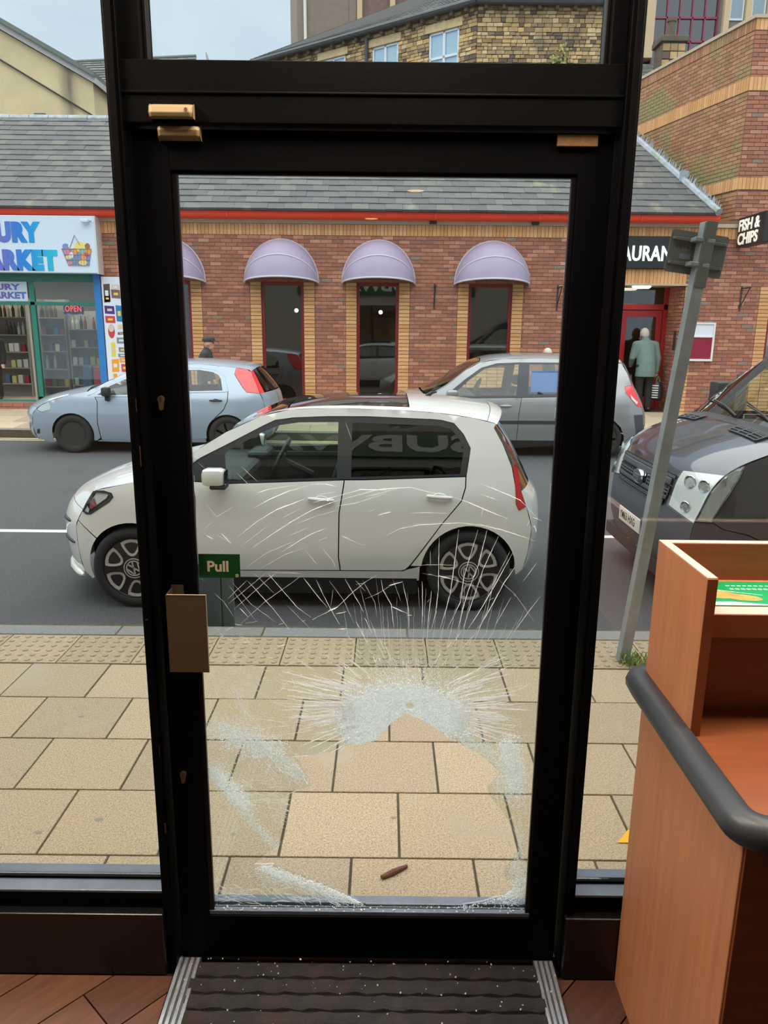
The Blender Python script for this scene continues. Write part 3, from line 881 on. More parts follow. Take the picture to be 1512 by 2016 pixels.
def part_of_pane(mb, name, mat):
    o = mb.build(name, mat, pane); o['kind'] = 'stuff'; return o
part_of_pane(ck, 'bright_crack', 'crack_white')
part_of_pane(cf, 'fine_crack', 'crack_faint')
# crushed glass: thousands of small tilted grains where the pane turned white
gr = MB(); gt = MB()
cells = {}
def grain(mb, x, z, s):
    if not on_pane(x, z): return
    key = (round(x / 0.0023), round(z / 0.0023))        # one grain to a cell, so that the white skin stays one layer thick
    if key in cells: return
    cells[key] = 1; x = key[0] * 0.0023 + R.uniform(-0.0003, 0.0003); z = key[1] * 0.0023 + R.uniform(-0.0003, 0.0003); s = min(s, 0.0019) * 0.85
    m = Matrix.Translation((x, GY - 0.0075 - R.uniform(0, 0.004), z)) @ Matrix.Rotation(R.uniform(0, 6.3), 4, 'Y') @ Matrix.Rotation(R.uniform(-0.5, 0.5), 4, 'X')
    a, b, c, d = (s * R.uniform(0.75, 1.1) for _ in range(4))
    mb.add([m @ Vector(p) for p in ((-a, 0, -b), (c, 0, -a), (b, 0, d), (-d, 0, c))], [(0, 1, 2, 3)])
for i in range(-90, 130):
    for j in range(320, 450):
        x, z = i * 0.0023, j * 0.0023
        if math.hypot((x - 0.074) / 0.012, (z - 0.902) / 0.009) < 1: continue
        d = min(math.hypot((x - 0.057) / 0.135, (z - 0.882) / 0.088), math.hypot((x + 0.045) / 0.066, (z - 0.852) / 0.085), math.hypot((x - 0.160) / 0.066, (z - 0.872) / 0.062))
        d += R.gauss(0, 0.05)
        p = 1.0 if d < 0.80 else max(0.0, 1.0 - (d - 0.80) * 2.2)
        if z < 0.84 and x > 0.06: p = min(p, 0.75)
        if R.random() < p: grain(gr if d < 1.0 else (gr if R.random() < 0.5 else gt), x, z, R.uniform(0.0016, 0.0022))
for i in range(2600):   # scatter above the white patch
    phi = R.uniform(0.15, PI - 0.15); r = 0.085 + abs(R.gauss(0, 0.035))
    grain(gr if R.random() < 0.4 else gt, CX + 1.35 * r * math.cos(phi), CZ + r * math.sin(phi), R.uniform(0.0006, 0.0015))
def crush(x0, z0, x1, z1, sp, cnt, mb):
    for i in range(cnt):
        u = R.random(); grain(mb, x0 + (x1 - x0) * u + R.gauss(0, sp), z0 + (z1 - z0) * u + R.gauss(0, sp), R.uniform(0.001, 0.0028))
crush(-0.462, 0.705, -0.375, 0.60, 0.010, 2600, gr); crush(-0.455, 0.72, -0.36, 0.58, 0.016, 1200, gt)
crush(-0.38, 0.575, -0.27, 0.44, 0.008, 700, gt); crush(-0.45, 0.83, -0.28, 0.76, 0.02, 2200, gr); crush(-0.30, 0.76, -0.20, 0.68, 0.012, 700, gt)
crush(-0.335, 0.398, -0.05, 0.286, 0.007, 2400, gr); crush(-0.36, 0.39, -0.08, 0.285, 0.014, 800, gt)
crush(0.34, 0.80, 0.37, 0.66, 0.014, 3000, gr); crush(0.30, 0.74, 0.37, 0.63, 0.02, 1200, gt); crush(0.37, 0.52, 0.40, 0.30, 0.015, 1000, gt)
crush(0.22, 0.285, 0.40, 0.335, 0.010, 1300, gr); crush(0.40, 0.36, 0.36, 0.30, 0.014, 800, gr); crush(0.15, 0.85, 0.30, 0.76, 0.014, 1400, gt); crush(0.16, 0.86, 0.235, 0.815, 0.012, 900, gr)
part_of_pane(gr, 'crushed_glass', 'crushed')
part_of_pane(gt, 'crushed_glass', 'crushed_thin')

# ------------------------------------------------------------------ counter by the window
cx = 0.660
t = thing('counter', (1.3, 1.48, FZ), 'reddish wooden counter with raised shelf unit and black bumper rail', 'counter')
MB().cham(cx, cx + 0.022, 1.205, 1.768, FZ, 0.985, 0.002).build('side_panel', 'wood', t)
B(cx + 0.022, 2.6, 1.225, 1.765, FZ + 0.02, 0.985).build('carcass', 'wood_inner', t)
B(cx + 0.004, cx + 0.10, 1.200, 1.2255, FZ + 0.005, 0.985).build('front_stile', 'wood_inner', t, bevel=0.0015)
B(cx + 0.108, 2.6, 1.203, 1.2255, FZ + 0.08, 0.975).build('front_panel', 'wood_inner', t, bevel=0.0015)
MB().cham(cx - 0.012, 2.6, 1.19, 1.768, 0.985, 1.030, 0.003).build('worktop', 'wood_top', t)
# bumper rail round the worktop edge
def rail_path():
    zr_ = 1.020
    p = [(cx + 0.02, 1.795, zr_), (cx - 0.008, 1.788, zr_), (cx - 0.020, 1.768, zr_), (cx - 0.022, 1.73, zr_), (cx - 0.022, 1.215, zr_)]
    for k in range(1, 8):
        a = k / 8 * PI / 2; p.append((cx - 0.022 + 0.055 * (1 - math.cos(a)), 1.215 - 0.055 * math.sin(a), zr_))
    p += [(cx + 0.033, 1.160, zr_), (1.6, 1.160, zr_), (2.6, 1.160, zr_)]
    return p
mb = MB(); pth = rail_path(); prof = [(-0.017, -0.026), (-0.024, -0.014), (-0.026, 0.004), (-0.020, 0.020), (-0.006, 0.028), (0.016, 0.030), (0.026, 0.024), (0.026, -0.026)]
vs = []
for i, p in enumerate(pth):
    a = Vector(pth[max(i - 1, 0)]); b = Vector(pth[min(i + 1, len(pth) - 1)]); d = (b - a).normalized(); nrm = Vector((-d.y, d.x, 0))
    vs += [(p[0] + nrm.x * u, p[1] + nrm.y * u, p[2] + v) for u, v in prof]
k = len(prof)
fs = [(i * k + j, (i + 1) * k + j, (i + 1) * k + (j + 1) % k, i * k + (j + 1) % k) for i in range(len(pth) - 1) for j in range(k)] + [list(range(k))]
mb.add(vs, fs, 0.5, True); mb.build('bumper_rail', 'rail_black', t, sharp=50)
# raised unit
MB().cham(cx + 0.002, cx + 0.024, 1.480, 1.768, 1.030, 1.386, 0.0015).build('upper_side_panel', 'wood', t)
B(cx + 0.0025, cx + 0.0235, 1.4785, 1.4805, 1.032, 1.3845).build('edge_band', 'wood_inner', t)
B(cx + 0.0025, cx + 0.0235, 1.481, 1.767, 1.3855, 1.3875).build('edge_band', 'wood_edge', t)
MB().cham(cx + 0.024, 2.6, 1.742, 1.768, 1.030, 1.386, 0.0015).build('back_panel', 'wood_inner', t)
B(cx + 0.024, 2.6, 1.743, 1.767, 1.3855, 1.3875).build('edge_band', 'wood_edge', t)
B(cx + 0.024, 2.6, 1.515, 1.742, 1.278, 1.296).build('shelf', 'wood', t)
B(cx + 0.024, 2.6, 1.515, 1.560, 1.296, 1.2965).build('edge_band', 'wood_edge', t)
B(cx + 0.024, 2.6, 1.510, 1.515, 1.245, 1.296).build('shelf_lip', 'wood_inner', t)
B(cx + 0.024, 2.6, 1.60, 1.742, 1.030, 1.278).build('back_fill', 'wood_inner', t)
# printed card on the shelf
lf = thing('menu_leaflet', (0.95, 1.64, 1.2965), 'green printed leaflet with bread picture lying on the counter shelf', 'leaflet')
B(cx + 0.045, cx + 0.40, 1.562, 1.722, 1.2966, 1.2986).build('card', 'leaflet_green', lf)
def flat(poly, z, name, mat, par): # outline lying on a level surface
    MB().add([(x, y, z) for x, y in poly], [list(range(len(poly)))]).build(name, mat, par)
X0 = cx + 0.045
def ell(cx_, cy_, a, b, rot=0, n=24): return [(cx_ + a * math.cos(i / n * 2 * PI) * math.cos(rot) - b * math.sin(i / n * 2 * PI) * math.sin(rot), cy_ + a * math.cos(i / n * 2 * PI) * math.sin(rot) + b * math.sin(i / n * 2 * PI) * math.cos(rot)) for i in range(n)]
flat([(X0, 1.562), (X0 + 0.16, 1.562), (X0 + 0.06, 1.586), (X0, 1.580)], 1.2989, 'printed_band', 'leaflet_pale', lf)
flat(ell(X0 + 0.048, 1.632, 0.050, 0.026, -0.2), 1.2990, 'printed_bread', 'bread_brown', lf)
flat(ell(X0 + 0.098, 1.612, 0.042, 0.020, -0.25), 1.2992, 'printed_bread', 'bread_brown', lf)
flat([(X0 + 0.06, 1.662), (X0 + 0.15, 1.628), (X0 + 0.15, 1.625), (X0 + 0.06, 1.657)], 1.2993, 'printed_band', 'leaflet_pale', lf)
for i, (yy, n_) in enumerate(((1.688, 9), (1.664, 7))):
    for k in range(n_):
        x = X0 + 0.095 + k * 0.013
        flat([(x, yy), (x + 0.0085, yy), (x + 0.0085, yy + 0.006 + 0.003 * i), (x, yy + 0.006 + 0.003 * i)], 1.2990, 'printed_line', 'leaflet_pale', lf)
for k in range(5):
    x = X0 + 0.005 + k * 0.011
    flat([(x, 1.708), (x + 0.008, 1.708), (x + 0.008, 1.716), (x, 1.716)], 1.2990, 'printed_line', 'leaflet_pale' if k < 2 else 'grass', lf)

# ceiling lamps: dim warm downlights deep in the shop, unseen panels added at the entrance as fill
for i, (x, y) in enumerate(((0.18, -2.76), (0.26, -3.8), (-0.18, -5.7))):
    labs = ['over the middle of the shop', 'one step farther from the door', 'deepest inside the shop']
    t = thing('ceiling_lamp', (x, y, 3.07), 'round warm recessed ceiling lamp ' + labs[i], 'lamp', 'recessed ceiling lamps')
    MB().lathe([(0.075, 3.102), (0.105, 3.102), (0.108, 3.092), (0.098, 3.086), (0.080, 3.090), (0.075, 3.102)], 24, Matrix.Translation((x, y, 0))).build('ring', 'lamp_ring', t)
    MB().lathe([(1e-5, 3.092), (0.078, 3.092), (0.078, 3.0999)], 24, Matrix.Translation((x, y, 0))).build('diffuser', 'lamp_warm', t)
for i, (x, y, e) in enumerate(((-1.5, 1.32, 56), (0.0, 1.32, 20), (1.5, 1.32, 40))):
    t = thing('added_light_panel', (x, y, 3.06), 'added square fill light panel out of view ' + ('over the left window bay', 'over the entrance', 'over the counter')[i], 'lamp', 'added fill light panels out of view')
    B(x - 0.3, x + 0.3, y - 0.3, y + 0.3, 3.085, 3.10).build('diffuser', 'fill_panel_glow', t)
    for bx in ((-0.32, -0.3, -0.32, 0.32), (0.3, 0.32, -0.32, 0.32), (-0.3, 0.3, -0.32, -0.3), (-0.3, 0.3, 0.3, 0.32)):
        B(x + bx[0], x + bx[1], y + bx[2], y + bx[3], 3.07, 3.10).build('frame', 'lamp_ring', t)
    ld = bpy.data.lights.new('fill_light', 'AREA'); ld.shape = 'SQUARE'; ld.size = 0.58; ld.energy = e; ld.color = (1.0, 0.86, 0.70)
    lo = bpy.data.objects.new('fill_light', ld); COL.objects.link(lo); lo.parent = t; lo.location = (0, 0, 0.022)

# ------------------------------------------------------------------ street: near pavement
PV = B(-9, 9, 1.9, 4.34, -0.15, -0.008).build('pavement', 'joint')
tag(PV, 'buff paving slabs in front of the broken door', 'pavement', kind='structure')
SW, SD = 0.4415, 0.401
slabs = [MB().cham(-SW / 2 + 0.0045, SW / 2 - 0.0045, -SD / 2 + 0.0045, SD / 2 - 0.0045, -0.03, 0.0, 0.003, tone=i / 5 + 0.1).mesh('paving_slab', 'slab') for i in range(5)]
rows = [(4.0 - SD / 2 - SD * i, ph) for i, ph in enumerate((-0.218, -0.405, -0.203, -0.372, -0.105, -0.31))]   # centre depth, one joint's x
# the row nearest the shop comes first in the picture's foreground
for yc, jx in rows:
    for k in range(-9, 10):
        x = jx + SW / 2 + k * SW
        if abs(x) > 0.95 * yc + 0.4: continue
        share('paving_slab', slabs[R.randrange(5)], (x, yc, R.uniform(-0.0015, 0.0015)), PV, (R.uniform(-0.002, 0.002), R.uniform(-0.002, 0.002), 0))
tw = 0.425
def tactile_mesh(tone):
    mb = MB().cham(-tw / 2 + 0.003, tw / 2 - 0.003, -0.197, 0.197, -0.03, 0.0, 0.003, tone=tone)
    for i in range(6):
        for j in range(6):
            m = Matrix.Translation(((i - 2.5) * tw / 6, (j - 2.5) * 0.0655, 0))
            mb.lathe([(0.0175, -0.001), (0.016, 0.0035), (0.012, 0.005), (1e-5, 0.0052)], 12, m, tone)
    return mb.mesh('tactile_paver', 'tactile')
tacts = [tactile_mesh(t_) for t_ in (0.1, 0.45, 0.8)]
for k in range(-9, 9):
    share('tactile_paver', tacts[R.randrange(3)], (-1.65 + k * tw + tw * 0.5 + 0.212, 4.208, 0), PV)
KB = B(-9, 9, 4.41, 4.60, -0.25, -0.004).build('kerb', 'joint')
tag(KB, 'grey kerb stones along the near edge of the road', 'kerb', kind='structure')
kst = [MB().cham(-0.4515, 0.4515, -0.072, 0.072, -0.16, 0.0, 0.008, tone=t_).mesh('kerbstone', 'kerbstone') for t_ in (0.1, 0.45, 0.8)]
for k in range(-6, 7): share('kerbstone', kst[k % 3], (k * 0.91 - 0.30, 4.495, 0), KB)

# road, cambered towards the far kerb
def rz(y): return -0.10 if y < 9 else -0.10 - 0.05 * min(1, (y - 9) / 3.2)
mb = MB(); ys = [4.56, 5, 6, 7, 8, 9, 9.8, 10.6, 11.4, 12.2, 13.0, 13.75]
vs = [(x, y, rz(y)) for y in ys for x in (-22, -8, 8, 22)]
mb.add(vs, [(i * 4 + j, i * 4 + j + 1, (i + 1) * 4 + j + 1, (i + 1) * 4 + j) for i in range(len(ys) - 1) for j in range(3)], 0.5, True)
RD = mb.build('road', 'asphalt'); tag(RD, 'grey asphalt street running past the shop', 'road', kind='structure')
for x0, x1 in ((-7.4, -5.4), (-4.8, -3.06), (1.75, 3.4), (4.3, 6.2)):
    MB().cham(x0, x1, 7.14, 7.23, -0.102, -0.096, 0.002).build('lane_marking', 'road_white', RD)
for y in (13.42, 13.60): MB().box(-22, 22, y, y + 0.07, rz(13.4) - 0.003, rz(13.4) + 0.002).build('double_yellow_line', 'road_yellow', RD)

# far pavement
def fz(y): return 0.0 + 0.15 * max(0, min(1, (y - 13.9) / 2.3))
mb = MB(); mb.add([(x, y, fz(y) - 0.010) for y in (13.85, 16.3, 20) for x in (-22, 22)], [(0, 1, 3, 2), (2, 3, 5, 4)])
FP = mb.build('pavement', 'joint'); tag(FP, 'paved footway in front of the brick restaurant', 'pavement', kind='structure')
slope = math.atan2(0.15, 2.3)
fsl = [MB().box(-0.297, 0.297, -0.2975, 0.2975, -0.02, 0, tone=i / 4 + 0.1).mesh('paving_slab', 'far_slab') for i in range(4)]
for r in range(4):
    y = 14.2 + r * 0.6
    for k in range(-16, 17):
        x = k * 0.6 + (0.3 if r % 2 else 0) + 0.1
        if abs(x) < 0.56 * y + 0.6: share('paving_slab', fsl[R.randrange(4)], (x, y, fz(y) + 0.001), FP, (slope, 0, 0))
FK = B(-22, 22, 13.74, 13.90, -0.3, -0.012).build('kerb', 'joint'); tag(FK, 'grey kerb stones on the far side of the road', 'kerb', kind='structure')
for k in range(-9, 10): share('kerbstone', kst[k % 3], (k * 0.91, 13.815, -0.003), FK)

# ------------------------------------------------------------------ things on the near pavement
# leaning sign post seen from behind
t = thing('road_sign', (1.40, 4.12, 0), 'leaning galvanised post carrying a small sign plate seen from behind', 'road sign')
lean = Matrix.Translation((1.40, 4.12, 0)) @ Matrix.Rotation(math.atan2(0.235, 2.40), 4, 'Y')
twist = lean @ Matrix.Rotation(math.radians(3), 4, 'Z')
MB().cham(-0.031, 0.031, -0.031, 0.031, -0.05, 2.42, 0.004, m=twist).build('post', 'galvanised', t)
MB().cham(-0.022, 0.036, -0.036, -0.0312, 2.10, 2.425, 0.0015, m=twist).build('post_cover', 'sign_back', t)
pm = lean @ Matrix.Translation((-0.012, 0, 2.27)) @ Matrix.Rotation(math.radians(2), 4, 'Y')
def rrect(x0, x1, z0, z1, r, n=5):
    o = []
    for cx_, cz_, a0 in ((x1 - r, z1 - r, 0), (x0 + r, z1 - r, PI / 2), (x0 + r, z0 + r, PI), (x1 - r, z0 + r, 1.5 * PI)):
        for k in range(n + 1):
            a = a0 + k / n * PI / 2; o.append((cx_ + r * math.cos(a), cz_ + r * math.sin(a)))
    return o
pl = MB().prism(rrect(-0.150, 0.150, -0.105, 0.105, 0.014), 0.046, 0.050, m=pm).build('sign_plate', 'sign_back', t)
for z in (0.062, -0.058):
    MB().cham(-0.140, 0.140, 0.034, 0.046, z - 0.008, z + 0.008, 0.002, m=pm).build('channel', 'sign_back', t)
    MB().cham(-0.052, 0.050, -0.036, 0.034, z - 0.012, z + 0.010, 0.004, m=pm).build('clip', 'galvanised', t)
    for x in (-0.135, 0.135): MB().lathe([(1e-5, 0), (0.004, 0), (0.004, 0.004)], 8, pm @ Matrix.Translation((x, 0.033, z)) @ Matrix.Rotation(PI / 2, 4, 'X')).build('rivet', 'galvanised', pl)
text('lettering', '98962', 'marking_dark', pl, pm @ face_y(-0.118, 0.0452, 0.018), size=0.034, depth=0.0004, bold=0.0004, spacing=1.12)
B(-0.085, -0.030, 0.0445, 0.0455, -0.034, -0.008, m=pm).build('sticker', 'label_grey', pl)
# weeds at the post's foot
mb = MB()
for i in range(120):
    a = R.uniform(0, 2 * PI); r = R.uniform(0.0, 0.085); x = 1.455 + r * math.cos(a) * 1.1; y = 4.045 + r * math.sin(a) * 0.8
    h = R.uniform(0.03, 0.10); l = R.uniform(-1, 1) * 0.06; l2 = R.uniform(-1, 1) * 0.05; w = 0.0035
    pts_ = [(x, y, 0), (x + l * 0.3, y + l2 * 0.3, h * 0.7), (x + l, y + l2, h * R.uniform(0.6, 1.0))]
    mb.add([(pts_[0][0] - w, pts_[0][1], 0), (pts_[0][0] + w, pts_[0][1], 0), (pts_[1][0] - w * 0.8, pts_[1][1], pts_[1][2]), (pts_[1][0] + w * 0.8, pts_[1][1], pts_[1][2]), pts_[2]],
           [(0, 1, 3, 2), (2, 3, 4)], R.choice((0.1, 0.1, 0.5, 0.9)))
tag(mb.build('grass_tuft', 'grass'), 'tuft of green weeds growing at the foot of the leaning post', 'weeds')
tag(MB().tube([(0.005, 2.285, 0.008), (0.045, 2.31, 0.010), (0.095, 2.345, 0.008)], [0.008, 0.011, 0.006], 8).build('brown_litter', 'cigarette'), 'small brown curled scrap of litter on the slabs seen through the glass hole', 'litter')
tag(MB().prism([(0.890, 0), (1.0, 0), (0.945, 0.055)], 0, 0.003, m=Matrix.Translation((0, 2.49, 0.004)) @ Matrix.Rotation(-1.2, 4, 'X')).build('yellow_card', 'leaf_yellow'), 'yellow triangular scrap lying on the slabs beside the counter window', 'litter')
for i, (x, y, r) in enumerate(((-1.10, 2.60, 0.014), (-1.30, 2.52, 0.012), (-1.48, 3.40, 0.012), (0.05, 2.63, 0.009), (-0.56, 2.52, 0.010))):
    labs = ('grey gum stain on the slab nearest the left window sill', 'pale gum stain on the slab at the left picture edge', 'round gum stain on the left slabs farther out', 'dark gum stain seen through the hole in the glass', 'pale gum stain low behind the cracked glass')
    tag(MB().lathe([(1e-5, 0.0022), (r * 0.7, 0.002), (r, 0.0)], 14, Matrix.Translation((x, y, 0.0005)) @ Matrix.Diagonal((1.3, 0.9, 1, 1))).build('gum_stain', 'gum'), labs[i], 'gum', 'gum stains on the slabs')

# ------------------------------------------------------------------ brick restaurant across the street
BR = [S(164, 107, 86), S(172, 113, 90), S(156, 101, 82), S(180, 122, 99), S(164, 109, 92), S(188, 131, 108), S(160, 103, 84), S(148, 101, 86), S(140, 122, 107), S(192, 140, 116)]
M('brick_red', S(150, 98, 78), 0.9, ramp=BR, var=0.16, vscale=14, bump=0.2, bscale=60)
M('brick_buff', S(196, 146, 98), 0.9, ramp=[S(216, 162, 110), S(206, 152, 100), S(222, 170, 121), S(212, 158, 108), S(199, 147, 99)], var=0.12, vscale=14, bump=0.15, bscale=60)
M('brick_mossy', S(150, 108, 78), 0.9, ramp=[S(170, 120, 90), S(162, 118, 84), S(178, 131, 98), S(159, 112, 84), S(172, 129, 94), S(150, 114, 82)], var=0.16, vscale=12, stain=(0.9, 0.49, S(146, 134, 92)))
M('mortar', S(128, 96, 80), 0.95)
M('mortar_buff', S(140, 98, 66), 0.95)
M('coping', S(186, 170, 146), 0.8, var=0.1)
M('gutter_red', S(244, 74, 44), 0.35, var=0.06)
M('window_red', S(128, 28, 34), 0.35)
M('door_red', S(168, 34, 36), 0.35)
M('roof_tile', S(104, 106, 108), 0.75, ramp=[S(88, 88, 88), S(82, 82, 83), S(93, 93, 91), S(86, 87, 87), S(79, 79, 81), S(95, 94, 90)], var=0.14, vscale=5, stain=(1.6, 0.63, S(122, 122, 98)))
M('roof_under', S(44, 46, 48), 0.9)
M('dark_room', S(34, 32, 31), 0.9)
M('lead_flashing', S(150, 158, 168), 0.6, var=0.25, vscale=8, stain=(3.0, 0.56, S(110, 128, 80)))
M('awning_cloth', S(160, 147, 172), 0.55, var=0.06, vscale=3)
M('awning_hem', S(200, 196, 206), 0.6)
M('sign_black', S(30, 32, 34), 0.4)
M('letter_lit', S(255, 255, 250), 0.5, emit=(0.9, 1.0, 0.95, 1), estr=1.1)
M('letter_white', S(238, 232, 218), 0.5, emit=(1.0, 0.95, 0.85, 1), estr=0.35)
M('iron', S(52, 50, 48), 0.6)
M('white_frame', S(226, 222, 216), 0.5)
M('notice_red', S(140, 20, 50), 0.4)
M('notice_white', S(222, 228, 236), 0.4)
M('bulb', S(255, 240, 210), 0.4, emit=(1.0, 0.88, 0.66, 1), estr=9)
glass('facade_glass', (0.55, 0.58, 0.58, 1), 0.85, 1.6)
FY = 16.2                                     # face of the brickwork
RB = thing('restaurant_building', (0.5, 17.5, 0.1), 'long low red brick restaurant with slate roof across the street', 'building')

def brick_run(u0, u1, z0, z1, excl, bl=0.225, ch=0.075, bond=True):
    out = []; r = 0; z = z0
    while z + ch <= z1 + 1e-4:
        u = u0 - (bl / 2 if bond and r % 2 else 0)
        while u < u1 - 1e-3:
            a, b = max(u, u0), min(u + bl, u1)
            segs = [(a, b)]
            for e0, e1, f0, f1 in excl:
                if f0 < z + ch / 2 < f1:
                    ns = []
                    for p, q in segs:
                        if e1 <= p or e0 >= q: ns.append((p, q)); continue
                        if p < e0: ns.append((p, e0))
                        if q > e1: ns.append((e1, q))
                    segs = ns
            out += [(p, q, z) for p, q in segs if q - p > 0.03]
            u += bl
        z += ch; r += 1
    return out
def lay(parent, bricks, P0, ud, nrm, mat, single, name='brick', jw=0.0055, ch=0.075, full=0.225, proud=0.008, ntone=10, pick=None):
    """bricks: (u0,u1,z). Up to `single` whole ones that the picture shows become objects on shared meshes, the others one joined part."""
    ux, uy = ud; nx, ny = nrm
    ang = math.atan2(uy, ux)
    protos = []
    for i in range(ntone):
        mb = MB().box(-full / 2 + jw, full / 2 - jw, -0.02, proud, jw, ch - jw, tone=(i + 0.5) / ntone)
        protos.append(mb.mesh(name, mat))
    flip = (ux * ny - uy * nx) < 0        # is the outward normal on the left of u?
    whole = [b for b in bricks if abs(b[1] - b[0] - full) < 1e-3]
    def pos(u, z): return (P0[0] + ux * u, P0[1] + uy * u, z)
    vis = [b for b in whole if shows(pos((b[0] + b[1]) / 2, b[2]))]
    if pick: vis = [b for b in vis if pick(*pos((b[0] + b[1]) / 2, b[2]))]
    R.shuffle(vis)
    chosen = set(vis[:single])
    rest = MB()
    for b in bricks:
        tone = R.random()
        if R.random() < 0.7: tone *= 0.8
        c = pos((b[0] + b[1]) / 2, b[2])
        if b in chosen:
            share(name, protos[int(tone * ntone)], c, parent, (0, 0, ang + (PI if flip else 0)))
        else:
            m = Matrix.Translation(c) @ Matrix.Rotation(ang + (PI if flip else 0), 4, 'Z'); h = (b[1] - b[0]) / 2
            rest.box(-h + jw, h - jw, -0.02, proud, jw, ch - jw, tone=(int(tone * ntone) + 0.5) / ntone, m=m)
    if rest.v:
        o = rest.build(name, mat, parent); o['kind'] = 'stuff'
    return parent

WINS = [(-4.865, -4.007, 1.15), (-2.555, -1.695, 0.30), (-0.600, 0.255, 0.30), (1.692, 2.573, 1.12), (7.86, 8.72, 1.15)]
WT = 2.76
ex = [(-9.6, -5.83, 0, 3.4), (4.15, 6.10, 0, 2.77), (4.0, 6.06, 3.06, 3.69)]
for a, b, z in WINS: ex += [(a - 0.23, b + 0.23, 0, WT)]
# backing wall with openings (mortar)
def wall_boxes(mb, x0, x1, z0, z1, holes, y0, y1):
    xs = sorted({x0, x1, *[h for e in holes for h in e[:2] if x0 < h < x1]})
    for a, b in zip(xs, xs[1:]):
        cuts = sorted([(max(z0, e[2]), min(z1, e[3])) for e in holes if e[0] <= a + 1e-6 and e[1] >= b - 1e-6])
        z = z0
        for c, d in cuts:
            if c > z: mb.box(a, b, y0, y1, z, c)
            z = max(z, d)
        if z < z1: mb.box(a, b, y0, y1, z, z1)
hol = [(-9.6, -5.86, 0, 2.86), (4.15, 6.10, 0, 2.77)] + [(a, b, z, WT) for a, b, z in WINS]
mb = MB(); wall_boxes(mb, -10.5, 10.5, 0.0, 4.0, hol, FY, FY + 0.28)
wall = mb.build('brick_wall', 'mortar', RB)
lay(wall, brick_run(-5.83, 9.8, 0.04, 3.64, ex), (0, FY), (1, 0), (0, -1), 'brick_red', 280)
# buff piers beside the openings
pb = []
for a, b, z in WINS: pb += [(a - 0.23, a - 0.004, zz * 0.075 + 0.04) for zz in range(36)] + [(b + 0.004, b + 0.23, zz * 0.075 + 0.04) for zz in range(36)]
for a, b, z in WINS:
    if z > 1: pb += [(a + k * 0.2146, a + (k + 1) * 0.2146, zz * 0.075 + 0.04) for zz in range(14) for k in range(4) if zz * 0.075 + 0.04 < z - 0.07]
    else: pb += [(a + k * 0.2146, a + (k + 1) * 0.2146, 0.04 + 0.075 * zz) for zz in range(3) for k in range(4)]
pb += [(6.104, 6.33, zz * 0.075 + 0.04) for zz in range(36)]
lay(wall, pb, (0, FY), (1, 0), (0, -1), 'brick_buff', 190, full=0.226, proud=0.014)
# soldier courses standing on end
def soldiers(parent, x0, x1, z0, z1, P0, ud, nrm, single, mat='brick_buff'):
    n_ = int((x1 - x0) / 0.075); 
    bl = [(x0 + i * 0.075, x0 + (i + 1) * 0.075, z0) for i in range(n_)]
    lay(parent, bl, P0, ud, nrm, mat, single, 'soldier_brick', 0.004, z1 - z0, 0.075, 0.016)
soldiers(wall, -5.83, 9.8, 3.64, 3.86, (0, FY), (1, 0), (0, -1), 110)
soldiers(wall, 4.15, 6.14, 2.77, 3.06, (0, FY - 0.002), (1, 0), (0, -1), 26)
MB().box(-5.85, 10.2, FY - 0.05, FY + 0.1, 3.86, 3.93).build('corbel_band', 'coping', RB)
# gutter
mb = MB(); vs = []; pr = [(0, 3.935), (-0.03, 3.935), (-0.09, 3.955), (-0.115, 3.99), (-0.12, 4.045), (-0.135, 4.05), (-0.135, 4.065), (-0.10, 4.065), (-0.10, 4.0), (-0.01, 3.98)]
k = len(pr)
for x in (-11, 6.55): vs += [(x, FY - 0.14 + y - 0.02, z) for y, z in pr]
mb.add(vs, [(j, (j + 1) % k, k + (j + 1) % k, k + j) for j in range(k)] + [list(range(k)), list(range(2 * k - 1, k - 1, -1))])
gt_ = mb.build('gutter', 'gutter_red', RB)
B(-11, 6.5, FY - 0.16, FY + 0.02, 3.93, 4.03).build('fascia_board', 'gutter_red', RB)
for x in (-5.2, -3.15, -1.1, 0.95, 3.0, 5.0): B(x, x + 0.012, FY - 0.305, FY - 0.29, 3.94, 4.055).build('joint_cover', 'gutter_red', gt_)
for x, z in ((0.92, 3.90), (2.96, 3.90)): MB().cham(x - 0.07, x + 0.07, FY - 0.10, FY, z - 0.03, z + 0.05, 0.01).build('moss_stain_bracket', 'iron', RB)

# slate roof
E0 = (15.88, 4.055); TP = 0.7; sl = math.atan(TP); nrow = 17; exps = 0.25
ROOF = MB().add([(-11, E0[0], E0[1]), (6.45, E0[0], E0[1]), (5.30, 19.35, E0[1] + (19.35 - E0[0]) * TP), (-11, 19.35, E0[1] + (19.35 - E0[0]) * TP),
                 (-11, 19.35, 4.0), (5.3, 19.35, 4.0), (6.45, 16.0, 4.0), (-11, 16.0, 4.0)],
                [(0, 1, 2, 3), (3, 2, 5, 4), (1, 6, 5, 2), (0, 3, 4, 7)]).build('roof', 'roof_under', RB)
tiles = []; 
for r in range(nrow):
    d = r * exps; y = E0[0] - 0.03 + d * math.cos(sl); z = E0[1] + d * math.sin(sl)
    xr = 6.43 - 1.13 * (y - E0[0]) / 3.47
    x = -9.6 + (0.165 if r % 2 else 0) + 0.03 * (r % 3)
    while x < xr:
        tiles.append((x, min(x + 0.33, xr), y, z)); x += 0.33
protos = []
TM = []
for i in range(8):
    mb = MB().box(0.0015, 0.3285, 0, 0.30, -0.012, 0.036, tone=(i + 0.5) / 8); TM.append(mb.mesh('roof_tile', 'roof_tile'))
vis = [t_ for t_ in tiles if t_[1] - t_[0] > 0.32 and shows((t_[0] + 0.16, t_[2], t_[3]))]; R.shuffle(vis); ch_ = set(vis[:290]); rest = MB()
